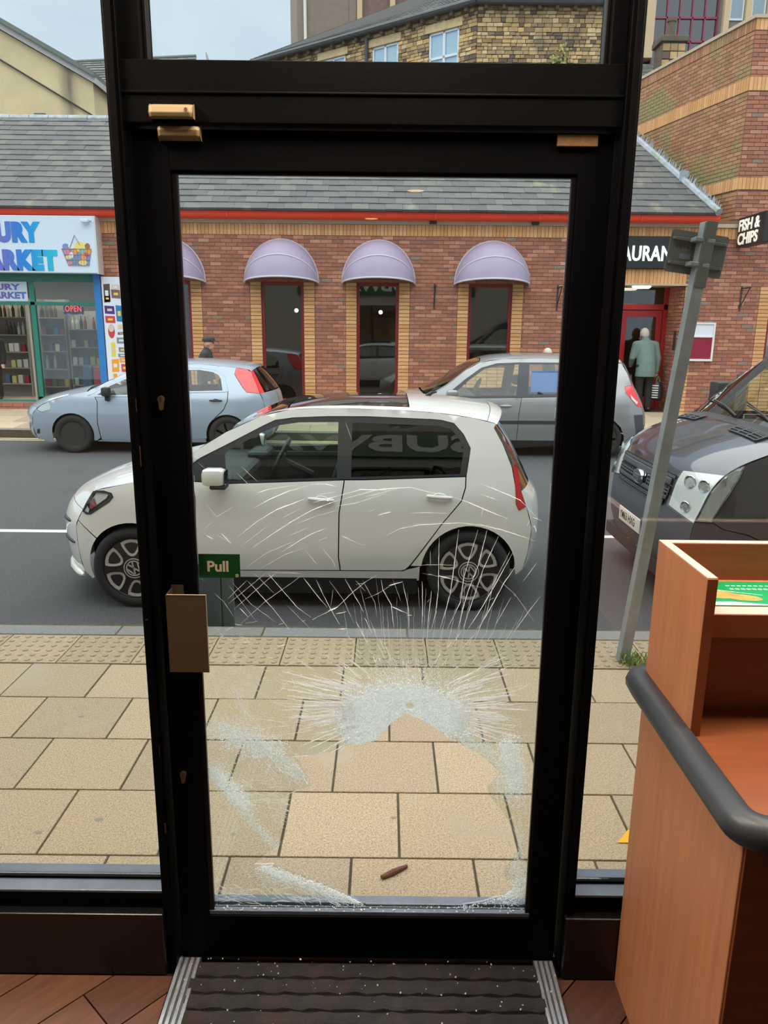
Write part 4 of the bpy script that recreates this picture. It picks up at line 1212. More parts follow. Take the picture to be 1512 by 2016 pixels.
for t_ in tiles:
    lift = R.uniform(0, 0.006)
    if t_ in ch_: share('roof_tile', TM[R.randrange(8)], (t_[0], t_[2], t_[3] + lift + 0.008), ROOF, (sl - 0.055 + R.uniform(-0.008, 0.008), R.uniform(-0.006, 0.006), 0))
    else:
        m = Matrix.Translation((t_[0], t_[2], t_[3] + lift + 0.008)) @ Matrix.Rotation(sl - 0.055 + R.uniform(-0.008, 0.008), 4, 'X')
        if t_[1] - t_[0] > 0.02: rest.box(0.0015, t_[1] - t_[0] - 0.0015, 0, 0.30, -0.012, 0.036, tone=R.random(), m=m)
o = rest.build('roof_tile', 'roof_tile', ROOF); o['kind'] = 'stuff'
rtop = (19.35, E0[1] + 3.47 * TP)
for i in range(36):
    x = -11 + i * 0.45
    if x + 0.45 > 5.35: break
    MB().lathe([(0.10, 0), (0.12, 0.0), (0.12, 0.44), (0.10, 0.44)], 10, Matrix.Translation((x, rtop[0], rtop[1] - 0.03)) @ Matrix.Rotation(PI / 2, 4, 'Y')).build('ridge_tile', 'lead_flashing', ROOF)
# verge flashing with bird spikes
a = Vector((6.47, E0[0] - 0.05, E0[1] + 0.05)); b = Vector((5.34, 19.35, rtop[1] + 0.05))
d = (b - a); L = d.length; d.normalize(); side = Vector((0.95, 0.31, 0))
mb = MB(); mb.tube([a, b], 0.075, 8)
vb = mb.build('verge_flashing', 'lead_flashing', ROOF)
sp = MB()
for i in range(130):
    p = a + d * (L * i / 130); q = p + Vector((R.uniform(-0.02, 0.10), R.uniform(-0.03, 0.03), R.uniform(0.12, 0.21)))
    sp.tube([p, q], [0.016, 0.004], 4)
o = sp.build('bird_spikes', 'lead_flashing', vb); o['kind'] = 'stuff'
MB().box(6.02, 6.20, 16.9, 16.92, 4.85, 5.05).build('metal_flap', 'lead_flashing', ROOF)

# windows with red frames
for i, (a, b, z) in enumerate(WINS):
    w = MB(); fw = 0.055
    w.box(a, a + fw, FY + 0.03, FY + 0.10, z, WT).box(b - fw, b, FY + 0.03, FY + 0.10, z, WT).box(a + fw, b - fw, FY + 0.03, FY + 0.10, z, z + 0.07).box(a + fw, b - fw, FY + 0.03, FY + 0.10, WT - 0.09, WT)
    wo = w.build('window', 'window_red', RB, bevel=0.004)
    B(a + fw, b - fw, FY + 0.06, FY + 0.066, z + 0.07, WT - 0.09).build('pane', 'facade_glass', wo)
    B(a - 0.02, b + 0.02, FY - 0.03, FY + 0.05, z - 0.05, z).build('sill', 'window_red', wo)
# dark dining room behind them
dr = MB(); dr.box(-5.6, 3.9, 19.2, 19.3, 0.1, 3.6).box(-5.6, 3.9, FY + 0.28, 19.3, 0.0, 0.12).box(-5.6, 3.9, FY + 0.28, 19.3, 3.5, 3.6).box(-5.7, -5.6, FY + 0.28, 19.3, 0.1, 3.6).box(3.9, 4.0, FY + 0.28, 19.3, 0.1, 3.6)
dr.build('dining_room', 'dark_room', RB)
for i, (x, z, lab) in enumerate(((-2.72, 2.18, 'second'), (-1.98, 2.20, 'second with full height'), (-0.12, 2.18, 'third'), (-4.55, 2.2, 'leftmost'))):
    t = thing('pendant_lamp', (x, 17.4, z), 'small glowing pendant bulb seen through a restaurant window, ' + ('behind the leftmost pane edge', 'beside the red frame', 'alone in the middle window', 'behind the door post')[i], 'lamp', 'pendant bulbs in the dining room')
    MB().ball((x, 17.4, z), 0.045, 8).build('bulb', 'bulb', t)
    MB().tube([(x, 17.4, z + 0.04), (x, 17.4, 3.5)], 0.006, 6).build('cord', 'iron', t)

# domed awnings
def awning(cxw, w, ztop, zbot, lab):
    t = thing('awning', (cxw, FY, zbot), lab, 'awning', 'lilac domed awnings')
    hw = w / 2; dep = 0.62; n_ = 20; rib = 8
    H_ = ztop - zbot
    # ribs swing from the wall arch to the front hem
    def pt(i, k):   # i: along the arch 0..n, k: 0 wall .. rib front
        a = PI * i / n_; u = k / rib; th = u * PI / 2 * 0.93
        x = -hw * math.cos(a); r = math.sin(a)
        return (cxw + x, FY - 0.015 - dep * r * math.sin(th), zbot + H_ * r * math.cos(th) + 0.0)
    for k0, k1, nm in ((0, 1, 'cloth_panel'), (1, 5, 'cloth_panel'), (5, 8, 'cloth_panel')):
        mb = MB(); vs = [pt(i, k) for k in range(k0, k1 + 1) for i in range(n_ + 1)]; q = n_ + 1
        mb.add(vs, [(j * q + i, j * q + i + 1, (j + 1) * q + i + 1, (j + 1) * q + i) for j in range(k1 - k0) for i in range(n_)], 0.5, True)
        mb.build(nm, 'awning_cloth', t)
    for k, r in ((0, 0.018), (5, 0.014), (8, 0.018)): MB().tube([pt(i, k) for i in range(n_ + 1)], r, 6).build('rib', 'awning_hem', t)
for cxw, w, lab in ((-4.44, 1.50, 'lilac domed awning half hidden by the door post'), (-2.135, 1.50, 'lilac domed awning above the window nearest the person in the flat cap'),
                    (-0.16, 1.48, 'lilac domed awning above the middle restaurant window'), (2.15, 1.52, 'lilac domed awning above the high-silled restaurant window beside the sign')):
    awning(cxw, w, 3.56, 2.72, lab)
# wall brackets
def bracket(x, z, lab, flip=1):
    t = thing('wall_bracket', (x, FY, z), lab, 'bracket', 'black iron wall brackets')
    MB().box(x - 0.015, x + 0.015, FY - 0.02, FY, z - 0.45, z + 0.05).build('back_bar', 'iron', t)
    MB().box(x - 0.012, x + 0.012, FY - 0.42, FY - 0.02, z - 0.012, z + 0.012).build('arm', 'iron', t)
    MB().tube([(x, FY - 0.38, z), (x, FY - 0.03, z - 0.35)], 0.010, 6).build('strut', 'iron', t)
bracket(0.985, 2.68, 'black iron wall bracket between two domed awnings'); bracket(3.50, 2.68, 'black iron wall bracket close to the door frame'); bracket(7.25, 2.70, 'black iron wall bracket under the fish and chips sign')

# entrance
EN = thing('restaurant_entrance', (5.1, 17.0, 0.15), 'recessed restaurant entrance with red door frame and porch', 'entrance')
en = MB(); en.box(6.10, 6.16, FY + 0.01, 17.2, 0.0, 2.8).box(4.1, 4.15, FY + 0.01, 17.2, 0.0, 2.8); en.build('porch_wall', 'mortar', EN)
lay(EN, brick_run(0, 0.9, 0.04, 2.75, []), (6.10, FY + 0.02), (0, 1), (-1, 0), 'brick_red', 0)
B(4.1, 6.16, FY + 0.01, 17.2, 2.75, 2.80).build('porch_ceiling', 'coping', EN)
B(4.1, 6.20, FY - 0.05, FY + 0.02, 2.74, 2.775).build('lintel_trim', 'coping', EN)
df = MB(); yy = 17.05
df.box(4.15, 6.09, yy, yy + 0.09, 2.28, 2.40).box(6.0, 6.09, yy, yy + 0.09, 0.12, 2.75).box(4.15, 4.25, yy, yy + 0.09, 0.12, 2.75).box(5.02, 5.10, yy, yy + 0.09, 0.12, 2.28)
df.build('door_frame', 'door_red', EN, bevel=0.004)
dl = MB(); dl.box(5.11, 5.23, yy + 0.02, yy + 0.07, 0.16, 2.27).box(5.87, 5.99, yy + 0.02, yy + 0.07, 0.16, 2.27).box(5.23, 5.87, yy + 0.02, yy + 0.07, 2.13, 2.27).box(5.23, 5.87, yy + 0.02, yy + 0.07, 0.16, 0.42)
dlo = dl.build('door', 'door_red', EN, bevel=0.004)
B(5.23, 5.87, yy + 0.04, yy + 0.046, 0.42, 2.13).build('pane', 'facade_glass', dlo)
B(4.25, 5.02, yy + 0.04, yy + 0.046, 0.2, 2.28).build('pane', 'facade_glass', EN); B(4.25, 6.0, yy + 0.04, yy + 0.046, 2.40, 2.75).build('pane', 'facade_glass', EN)
lob = MB(); lob.box(4.0, 6.4, 19.0, 19.1, 0.1, 3.0).box(4.0, 6.4, 17.3, 19.1, 2.9, 3.0).box(4.0, 4.05, 17.3, 19.1, 0.1, 3).box(6.35, 6.4, 17.2, 19.1, 0.1, 3).box(4, 6.4, 17.1, 19.1, 0.06, 0.12)
lob.build('lobby', 'dark_room', EN)
MB().lathe([(1e-5, 2.70), (0.16, 2.705), (0.19, 2.73), (0.19, 2.75)], 16, Matrix.Translation((5.35, 16.65, 0))).build('porch_lamp', 'bulb', EN)
MB().cham(6.075, 6.10, 16.42, 16.54, 1.45, 1.85, 0.006).build('entry_phone', 'iron', EN)
B(5.95, 6.02, yy - 0.01, yy, 1.0, 1.3).build('notice', 'notice_white', EN)
# lit name sign
sg = thing('restaurant_sign', (5.03, FY - 0.08, 3.06), 'black sign with glowing white letters AURANT above the restaurant entrance', 'sign')
MB().cham(4.0, 6.05, FY - 0.10, FY - 0.01, 3.065, 3.685, 0.008).build('sign_board', 'sign_black', sg)
text('lettering', 'RESTAURANT', 'letter_lit', sg, face_y(0, FY - 0.115, 0), size=0.455, depth=0.03, bold=0.007, xs=0.655, spacing=1.04, fit=(4.09, 5.90, 3.205, 3.50))
# menu case
mc = thing('menu_case', (6.42, FY - 0.06, 1.24), 'white framed menu case with dark red lower panel on the brick wall', 'menu case')
MB().cham(6.10, 6.78, FY - 0.05, FY - 0.012, 1.24, 2.02, 0.006).build('backing', 'white_frame', mc)
for bx in ((6.10, 6.14, 1.24, 2.02), (6.74, 6.78, 1.24, 2.02), (6.14, 6.74, 1.24, 1.285), (6.14, 6.74, 1.985, 2.02), (6.14, 6.74, 1.72, 1.75)):
    B(bx[0], bx[1], FY - 0.075, FY - 0.05, bx[2], bx[3]).build('frame_bar', 'white_frame', mc, bevel=0.003)
B(6.14, 6.74, FY - 0.054, FY - 0.051, 1.285, 1.72).build('red_panel', 'notice_red', mc); B(6.14, 6.74, FY - 0.054, FY - 0.051, 1.75, 1.985).build('white_panel', 'notice_white', mc)
# projecting sign
fs_ = thing('fish_and_chips_sign', (7.1, 15.5, 3.47), 'black projecting box sign reading FISH and CHIPS', 'sign')
MB().cham(6.99, 7.20, 14.98, 16.10, 3.475, 4.03, 0.012).build('sign_box', 'sign_black', fs_)
MB().box(7.05, 7.14, 16.10, FY, 3.60, 3.66).box(7.05, 7.14, 16.10, FY, 3.86, 3.92).build('arm', 'iron', fs_)
def face_mx(x, y, z): return Matrix.Translation((x, y, z)) @ Matrix.Rotation(-PI / 2, 4, 'Z') @ Matrix.Rotation(PI / 2, 4, 'X')
text('lettering', 'FISH &', 'letter_white', fs_, face_mx(6.985, 0, 0), size=0.29, depth=0.01, bold=0.008, fit=(-16.04, -15.16, 3.765, 3.985))
text('lettering', 'CHIPS', 'letter_white', fs_, face_mx(6.985, 0, 0), size=0.29, depth=0.01, bold=0.008, fit=(-16.04, -15.20, 3.51, 3.73))
# grey bollard by the wall
bo = thing('bollard', (7.05, 15.25, 0.09), 'grey round-topped bollard beside the dark van', 'bollard')
M('bollard_grey', S(74, 76, 82), 0.6)
MB().lathe([(0.10, 0.08), (0.10, 0.92), (0.115, 0.93), (0.115, 1.0), (0.10, 1.03), (0.05, 1.045), (1e-5, 1.05)], 20, Matrix.Translation((7.05, 15.25, 0))).build('post', 'bollard_grey', bo)

# tall brick block behind the roof end
TB = thing('brick_tower', (7.2, 18.5, 0.1), 'taller brick block with buff bands and mossy side wall rising beside the roof', 'building')
T0 = Vector((6.94, FY)); T1 = Vector((5.98, 20.0)); td = (T1 - T0); TL = td.length; td.normalize(); tn = Vector((-td.y, td.x))  # facing -x
if tn.x > 0: tn = -tn
mb = MB(); ztop = 7.64
mb.add([(T0.x, FY + 0.005, 4.0), (10.5, FY + 0.005, 4.0), (10.5, FY + 0.005, ztop), (T0.x, FY + 0.005, ztop), (T1.x, T1.y, 3.9), (T1.x, T1.y, ztop), (10.5, 20, 3.9), (10.5, 20, ztop)],
       [(0, 1, 2, 3), (4, 0, 3, 5), (3, 2, 7, 5), (1, 6, 7, 2), (6, 4, 5, 7)])
tw_ = mb.build('brick_wall', 'mortar', TB)
zb = [(4.58, 4.805), (6.36, 6.60), (7.40, 7.60)]
exf = [(-1, 20, a, b) for a, b in zb]
lay(tw_, [b for b in brick_run(0, 3.4, 4.02, 7.4, exf)], (T0.x, FY), (1, 0), (0, -1), 'brick_red', 150)
lay(tw_, [b for b in brick_run(0, TL, 4.02, 7.4, exf)], (T0.x, T0.y), (td.x, td.y), (tn.x, tn.y), 'brick_mossy', 280)
for a, b in zb:
    soldiers(tw_, 0.0, 3.4, a, b, (T0.x, FY), (1, 0), (0, -1), 20)
    soldiers(tw_, 0.0, TL, a, b, (T0.x, T0.y), (td.x, td.y), (tn.x, tn.y), 45, 'brick_mossy' if a > 7 else 'brick_buff')
cp = MB(); cp.add([(T0.x - 0.05, FY - 0.05, 7.60), (10.5, FY - 0.05, 7.60), (10.5, FY + 0.3, 7.60), (T0.x + 0.25, FY + 0.3, 7.60), (T1.x - 0.05, T1.y, 7.60), (T1.x + 0.3, T1.y, 7.60)] + [], [])
def slab_path(mb, pts_, z0, z1):
    k = len(pts_); mb.add([(x, y, z0) for x, y in pts_] + [(x, y, z1) for x, y in pts_], [list(range(k))[::-1], list(range(k, 2 * k))] + [(i, (i + 1) % k, k + (i + 1) % k, k + i) for i in range(k)])
cp = MB(); slab_path(cp, [(T0.x - 0.04, FY - 0.04), (10.5, FY - 0.04), (10.5, FY + 0.3), (T0.x + 0.22, FY + 0.3), (T1.x + 0.26, T1.y), (T1.x - 0.04, T1.y)], 7.60, 7.66)
cp.build('coping', 'coping', TB)

# ------------------------------------------------------------------ supermarket at the left end
M('shop_green', S(34, 120, 106), 0.45, var=0.06)
M('shop_blue', S(40, 120, 190), 0.45)
M('fascia_white', S(206, 220, 234), 0.45)
M('fascia_side', S(210, 206, 200), 0.6)
M('shop_wall', S(150, 140, 120), 0.9)
M('shelf_metal', S(150, 146, 138), 0.6)
M('floor_pale', S(168, 150, 128), 0.7)
M('led_red', S(255, 40, 40), 0.5, emit=(1.0, 0.05, 0.06, 1), estr=3.0)
M('led_blue', S(60, 60, 255), 0.5, emit=(0.10, 0.10, 1.0, 1), estr=2.5)
M('tube_light', S(255, 250, 240), 0.5, emit=(1.0, 0.94, 0.84, 1), estr=5)
glass('shop_front_glass', (0.80, 0.84, 0.84, 1), 0.9, 1.5)
def gradient(name, c0, c1, c2, x0, x1):
    m = bpy.data.materials.new(name); m.use_nodes = True; n = m.node_tree.nodes; l = m.node_tree.links; b = n['Principled BSDF']; b.inputs['Roughness'].default_value = 0.45
    t_ = n.new('ShaderNodeNewGeometry'); s_ = n.new('ShaderNodeSeparateXYZ'); r_ = n.new('ShaderNodeMapRange'); c_ = n.new('ShaderNodeValToRGB')
    r_.inputs['From Min'].default_value = x0; r_.inputs['From Max'].default_value = x1
    l.new(t_.outputs['Position'], s_.inputs[0]); l.new(s_.outputs['X'], r_.inputs['Value']); l.new(r_.outputs[0], c_.inputs['Fac']); l.new(c_.outputs['Color'], b.inputs['Base Color'])
    e = c_.color_ramp.elements; e[0].color = c0; e[1].color = c2; q = e.new(0.5); q.color = c1
    MATS[name] = m
gradient('letter_gradient', S(120, 92, 176), S(0, 122, 206), S(0, 186, 214), -7.9, -6.55)
SM = thing('supermarket_shopfront', (-7.6, FY, 0.15), 'green framed supermarket shopfront under a white sign', 'shopfront')
fs1 = thing('supermarket_sign', (-7.7, FY - 0.2, 2.83), 'white fascia sign with blue letters URY ARKET and shopping basket picture', 'sign')
MB().cham(-10.2, -5.77, FY - 0.30, FY - 0.02, 2.85, 3.93, 0.01).build('fascia_panel', 'fascia_white', fs1)
B(-5.772, -5.745, FY - 0.30, FY - 0.0, 2.84, 3.93).build('end_panel', 'fascia_side', fs1)
text('lettering', 'URY', 'letter_gradient', fs1, face_y(0, FY - 0.306, 0), size=0.56, depth=0.008, bold=0.046, spacing=1.12, fit=(-7.72, -6.835, 3.415, 3.81))
text('lettering', 'ARKET', 'letter_gradient', fs1, face_y(0, FY - 0.306, 0), size=0.56, depth=0.008, bold=0.046, spacing=1.12, fit=(-7.99, -6.54, 2.89, 3.29))
# printed basket of groceries
for nm, col in (('print_wire', S(140, 140, 150)), ('print_yellow', S(232, 208, 120)), ('print_orange', S(230, 150, 70)), ('print_pink', S(214, 130, 150)), ('print_blue', S(120, 140, 180)), ('print_green', S(140, 180, 160)), ('print_brown', S(150, 110, 70)), ('print_red', S(200, 70, 70))): M(nm, col, 0.5)
bx0, bz0 = -6.44, 2.99
def disc(cx_, cz_, a, b, y, name, mat, par, n=14): MB().prism([(cx_ + a * math.cos(i / n * 2 * PI), cz_ + b * math.sin(i / n * 2 * PI)) for i in range(n)], y, y + 0.002).build(name, mat, par)
MB().prism([(bx0 + 0.10, bz0), (bx0 + 0.52, bz0), (bx0 + 0.585, bz0 + 0.32), (bx0 - 0.01, bz0 + 0.32)], FY - 0.303, FY - 0.301).build('printed_basket', 'print_blue', fs1)
for i, (u, v, a, b, c) in enumerate(((0.08, 0.36, .07, .06, 'print_blue'), (0.1, 0.26, .07, .05, 'print_pink'), (0.19, 0.37, .06, .05, 'notice_white'), (0.36, 0.36, .11, .10, 'print_yellow'), (0.25, 0.27, .06, .06, 'print_orange'), (0.40, 0.28, .07, .05, 'print_green'),
                                     (0.53, 0.28, .06, .06, 'print_orange'), (0.51, 0.37, .05, .06, 'print_brown'), (0.42, 0.17, .05, .07, 'print_orange'), (0.48, 0.21, .04, .04, 'print_red'), (0.12, 0.16, .06, .04, 'print_yellow'), (0.22, 0.10, .07, .06, 'print_blue'), (0.40, 0.06, .09, .05, 'print_yellow'), (0.14, 0.05, .05, .04, 'print_pink'), (0.18, .2, .04, .06, 'notice_white'))):
    disc(bx0 + u, bz0 + v, a, b, FY - 0.304 - i * 0.0003, 'printed_food', c, fs1)
for i in range(9):
    u0, u1 = 0.0 + i * 0.073, 0.105 + i * 0.0515
    MB().tube([(bx0 + u0, FY - 0.311, bz0 + 0.32), (bx0 + u1, FY - 0.311, bz0 + 0.0)], 0.003, 4).build('printed_wire', 'print_wire', fs1)
for v, a, b in ((0.32, -0.01, 0.585), (0.21, 0.03, 0.565), (0.11, 0.065, 0.545), (0.0, 0.10, 0.52)): MB().tube([(bx0 + a, FY - 0.311, bz0 + v), (bx0 + b, FY - 0.311, bz0 + v)], 0.004, 4).build('printed_wire', 'print_wire', fs1)
MB().tube([(bx0 + 0.16, FY - 0.311, bz0 + 0.34), (bx0 + 0.27, FY - 0.311, bz0 + 0.58), (bx0 + 0.36, FY - 0.311, bz0 + 0.40)], 0.007, 5).build('printed_handle', 'print_wire', fs1)
cc = thing('security_camera', (-5.88, FY - 0.33, 3.80), 'small white security camera on the corner of the supermarket sign', 'camera')
MB().cham(-6.00, -5.85, FY - 0.40, FY - 0.33, 3.80, 3.86, 0.01).build('housing', 'fascia_white', cc); MB().tube([(-5.86, FY - 0.31, 3.84), (-5.82, FY - 0.29, 3.84)], 0.02, 8).build('mount', 'fascia_side', cc)
# frames
yf = FY + 0.06
for bx in ((-10.0, -5.95, 2.70, 2.86), (-10.0, -5.95, 2.23, 2.30), (-7.34, -7.24, 0.27, 2.70), (-10.0, -7.40, 0.25, 0.29), (-7.34, -5.95, 0.27, 0.36)):
    B(bx[0], bx[1], yf, yf + 0.08, bx[2], bx[3]).build('frame_bar', 'shop_green', SM, bevel=0.004)
B(-7.40, -7.36, yf - 0.02, yf + 0.06, 0.27, 2.24).build('door_edge', 'shelf_metal', SM)
B(-5.97, -5.83, FY - 0.03, FY + 0.10, 0.15, 2.85).build('corner_post', 'shop_blue', SM, bevel=0.005)
B(-7.24, -5.97, yf + 0.035, yf + 0.041, 0.36, 2.23).build('pane', 'shop_front_glass', SM)
B(-7.24, -5.97, yf + 0.035, yf + 0.041, 2.30, 2.70).build('pane', 'shop_front_glass', SM)
B(-10.0, -7.34, yf + 0.035, yf + 0.041, 2.30, 2.70).build('pane', 'shop_front_glass', SM)
st_ = B(-10.2, -6.6, FY - 0.30, FY + 0.4, 0.0, 0.255).build('step', 'mortar', SM)
lay(st_, brick_run(-10.1, -6.6, 0.10, 0.25, []), (0, FY - 0.30), (1, 0), (0, -1), 'brick_red', 40)
hs = B(-8.6, -7.37, FY + 0.05, FY + 0.055, 2.31, 2.69).build('hanging_sign', 'fascia_white', SM)
text('lettering', 'URY', 'letter_gradient', hs, face_y(0, FY + 0.048, 0), size=0.235, depth=0.002, bold=0.01, fit=(-8.01, -7.505, 2.525, 2.65))
text('lettering', 'ARKET', 'letter_gradient', hs, face_y(0, FY + 0.048, 0), size=0.22, depth=0.002, bold=0.01, fit=(-8.08, -7.39, 2.355, 2.49))
sr = MB(); sr.box(-10.2, -5.6, 19.2, 19.3, 0.1, 3.0).box(-10.3, -10.2, FY + 0.3, 19.3, 0.1, 3).box(-5.66, -5.6, FY + 0.3, 19.3, 0.1, 3).box(-10.2, -5.6, FY + 0.2, 19.3, 2.9, 3.0)
sr.build('sales_room', 'shop_wall', SM); B(-10.2, -5.6, FY + 0.2, 19.3, 0.2, 0.255).build('sales_floor', 'floor_pale', SM)
for i, x in enumerate((-8.6, -6.9)):
    t = thing('tube_lamp', (x, 17.6, 2.85), 'fluorescent tube lamp on the supermarket ceiling ' + ('over the bottle shelves', 'behind the window pane')[i], 'lamp', 'supermarket tube lamps')
    B(x - 0.5, x + 0.5, 17.55, 17.65, 2.84, 2.90).build('tube', 'tube_light', t)
    ld = bpy.data.lights.new('tube', 'AREA'); ld.shape = 'RECTANGLE'; ld.size = 1.0; ld.size_y = 0.1; ld.energy = 26; ld.color = (1, 0.92, 0.8)
    lo = bpy.data.objects.new('tube', ld); COL.objects.link(lo); lo.parent = t; lo.location = (0, 0, -0.02)
# LED sign
ls = thing('open_sign', (-6.49, FY + 0.16, 2.05), 'small red LED OPEN sign with blue dots in the supermarket window', 'sign')
B(-6.71, -6.29, FY + 0.17, FY + 0.185, 2.055, 2.285).build('panel', 'sign_black', ls)
text('lettering', 'OPEN', 'led_red', ls, face_y(0, FY + 0.165, 0), size=0.155, depth=0.004, spacing=1.1, fit=(-6.67, -6.335, 2.11, 2.23))
for x, z in ((-6.70, 2.23), (-6.70, 2.12), (-6.55, 2.275), (-6.48, 2.275), (-6.32, 2.26), (-6.30, 2.22), (-6.62, 2.06), (-6.58, 2.06), (-6.38, 2.06), (-6.34, 2.06)): MB().ball((x, FY + 0.163, z), 0.010, 6).build('diode', 'led_blue', ls)
# poster panel with printed packets
po = thing('poster_panel', (-5.45, FY - 0.03, 0.15), 'white wall panel printed with rows of colourful snack packets', 'poster')
B(-5.80, -5.02, FY - 0.045, FY - 0.012, 0.20, 2.80).build('panel', 'notice_white', po)
for nm, col in (('pk_dark', S(80, 66, 66)), ('pk_brown', S(124, 90, 92)), ('pk_purple', S(70, 40, 120)), ('pk_red', S(200, 60, 70)), ('pk_blue', S(40, 120, 180)), ('pk_yellow', S(226, 206, 70)), ('pk_orange', S(238, 160, 50)), ('pk_grey', S(130, 130, 140)), ('pk_choc', S(110, 70, 60)), ('pk_cream', S(214, 196, 180))): M(nm, col, 0.5)
PK = [(-5.77, -5.64, 2.30, 2.66, 'pk_dark'), (-5.76, -5.64, 2.31, 2.44, 'pk_cream'), (-5.61, -5.43, 2.38, 2.55, 'pk_brown'), (-5.60, -5.44, 2.55, 2.65, 'pk_cream'), (-5.77, -5.57, 2.07, 2.23, 'pk_purple'), (-5.77, -5.57, 1.89, 2.03, 'pk_red'), (-5.54, -5.42, 1.92, 2.24, 'pk_blue'),
      (-5.54, -5.40, 1.66, 1.71, 'pk_choc'), (-5.53, -5.41, 1.77, 1.86, 'pk_cream'), (-5.57, -5.38, 1.48, 1.60, 'pk_grey'), (-5.70, -5.61, 1.21, 1.50, 'pk_yellow'), (-5.54, -5.38, 1.30, 1.40, 'pk_grey'), (-5.56, -5.38, 1.20, 1.27, 'pk_grey'), (-5.71, -5.56, 0.90, 1.16, 'pk_orange'), (-5.54, -5.38, 1.09, 1.19, 'pk_orange'), (-5.51, -5.39, 0.90, 1.06, 'pk_red'),
      (-5.69, -5.61, 0.64, 0.86, 'pk_orange'), (-5.57, -5.37, 0.70, 0.84, 'pk_cream'), (-5.54, -5.40, 0.68, 0.74, 'pk_red'), (-5.34, -5.18, 2.3, 2.6, 'pk_orange'), (-5.34, -5.15, 1.8, 2.1, 'pk_yellow'), (-5.33, -5.16, 1.2, 1.6, 'pk_purple')]
for a, b, c, d, m_ in PK:
    k = R.uniform(-0.006, 0.006)
    MB().prism([(a, c + k), (b, c - k), (b - k, d - k), (a - k, d + k)], FY - 0.0475, FY - 0.0455).build('printed_packet', m_, po)
    MB().prism([(a + 0.25 * (b - a), c + 0.35 * (d - c)), (b - 0.25 * (b - a), c + 0.35 * (d - c)), (b - 0.25 * (b - a), c + 0.65 * (d - c)), (a + 0.25 * (b - a), c + 0.65 * (d - c))], FY - 0.0485, FY - 0.0475).build('printed_packet', R.choice(('pk_cream', 'notice_white', 'pk_yellow')), po)
disc(-5.665, 1.72, 0.07, 0.14, FY - 0.048, 'printed_egg', 'pk_red', po); disc(-5.665, 1.78, 0.055, 0.07, FY - 0.050, 'printed_egg', 'pk_cream', po)
# shelves and goods
def bottle_mesh(col_, tone): return MB().lathe([(1e-5, 0), (0.034, 0), (0.036, 0.01), (0.036, 0.16), (0.03, 0.19), (0.013, 0.22), (0.012, 0.27), (0.014, 0.275), (0.014, 0.29), (1e-5, 0.29)], 10).mesh('bottle', col_)
for nm, col in (('g_green', S(30, 50, 34)), ('g_red', S(140, 36, 40)), ('g_amber', S(90, 56, 30)), ('g_pale', S(196, 196, 186)), ('g_yellow', S(206, 190, 110)), ('g_white', S(222, 218, 208)), ('g_blue', S(50, 90, 130)), ('g_olive', S(110, 122, 70))): M(nm, col, 0.35)
BOT = [bottle_mesh(c, 0.5) for c in ('g_green', 'g_red', 'g_amber', 'g_pale', 'g_green')]
CAR = []
for c in ('g_yellow', 'g_white', 'g_red', 'g_blue', 'g_olive', 'g_pale'):
    CAR.append(MB().cham(-0.05, 0.05, -0.04, 0.04, 0, 0.17, 0.006).mesh('carton', c))
ORD = 'first second third fourth fifth sixth seventh eighth ninth tenth eleventh twelfth thirteenth fourteenth fifteenth sixteenth'.split()
def shelf_unit(x0, x1, y, zs, lab, goods, short):
    t = thing('shelf_unit', ((x0 + x1) / 2, y, 0.255), lab, 'shelves', 'shelf units in the supermarket')
    B(x0, x1, y + 0.16, y + 0.18, 0.255, zs[-1] + 0.4).build('back_panel', 'shelf_metal', t)
    for x in (x0, x1 - 0.02): B(x, x + 0.02, y - 0.16, y + 0.16, 0.255, zs[-1] + 0.4).build('upright', 'shelf_metal', t)
    for z in zs: B(x0 + 0.02, x1 - 0.02, y - 0.17, y + 0.16, z - 0.025, z).build('shelf', 'shelf_metal', t)
    for zi, z in enumerate(zs):
        x = x0 + 0.08; idx = 0
        while x < x1 - 0.08:
            kind = goods[zi % len(goods)]
            if R.random() < 0.9:
                me = R.choice(BOT) if kind == 'b' else R.choice(CAR); nm = 'bottle' if kind == 'b' else 'carton'
                cn = {'g_green': 'dark green', 'g_red': 'red', 'g_amber': 'amber brown', 'g_pale': 'pale', 'g_yellow': 'yellow', 'g_white': 'white', 'g_blue': 'blue', 'g_olive': 'olive green'}[me.materials[0].name]; row = ('lowest', 'second', 'third', 'fourth', 'top')[zi if zi < len(zs) - 1 else 4]
                o = bpy.data.objects.new(nm, me); COL.objects.link(o); o.location = (x, y - 0.08 + R.uniform(-0.02, 0.02), z); s = R.uniform(0.85, 1.1); o.scale = (s, s, s)
                tag(o, '%s %s, %s from left on the %s shelf of the %s unit' % (cn, 'bottle' if kind == 'b' else 'packet', ORD[idx], row, short), nm, 'bottles on the supermarket shelves' if kind == 'b' else 'packets on the supermarket shelves')
                idx += 1
            x += (0.085 if kind == 'b' else 0.125) * R.uniform(1.0, 1.25)
shelf_unit(-9.0, -7.95, 17.5, [0.55, 0.9, 1.25, 1.62, 2.0], 'shelf unit with bottles seen through the open supermarket door', 'cccbb', 'doorway shelf')
shelf_unit(-7.9, -7.30, 18.0, [0.45, 0.85, 1.25, 1.62, 2.0], 'narrow shelf unit with packets behind the green mullion', 'cbccb', 'mullion shelf')
shelf_unit(-7.2, -5.75, 17.9, [0.5, 0.95, 1.35, 1.75], 'long dim shelf unit behind the supermarket window', 'cccb', 'window shelf')
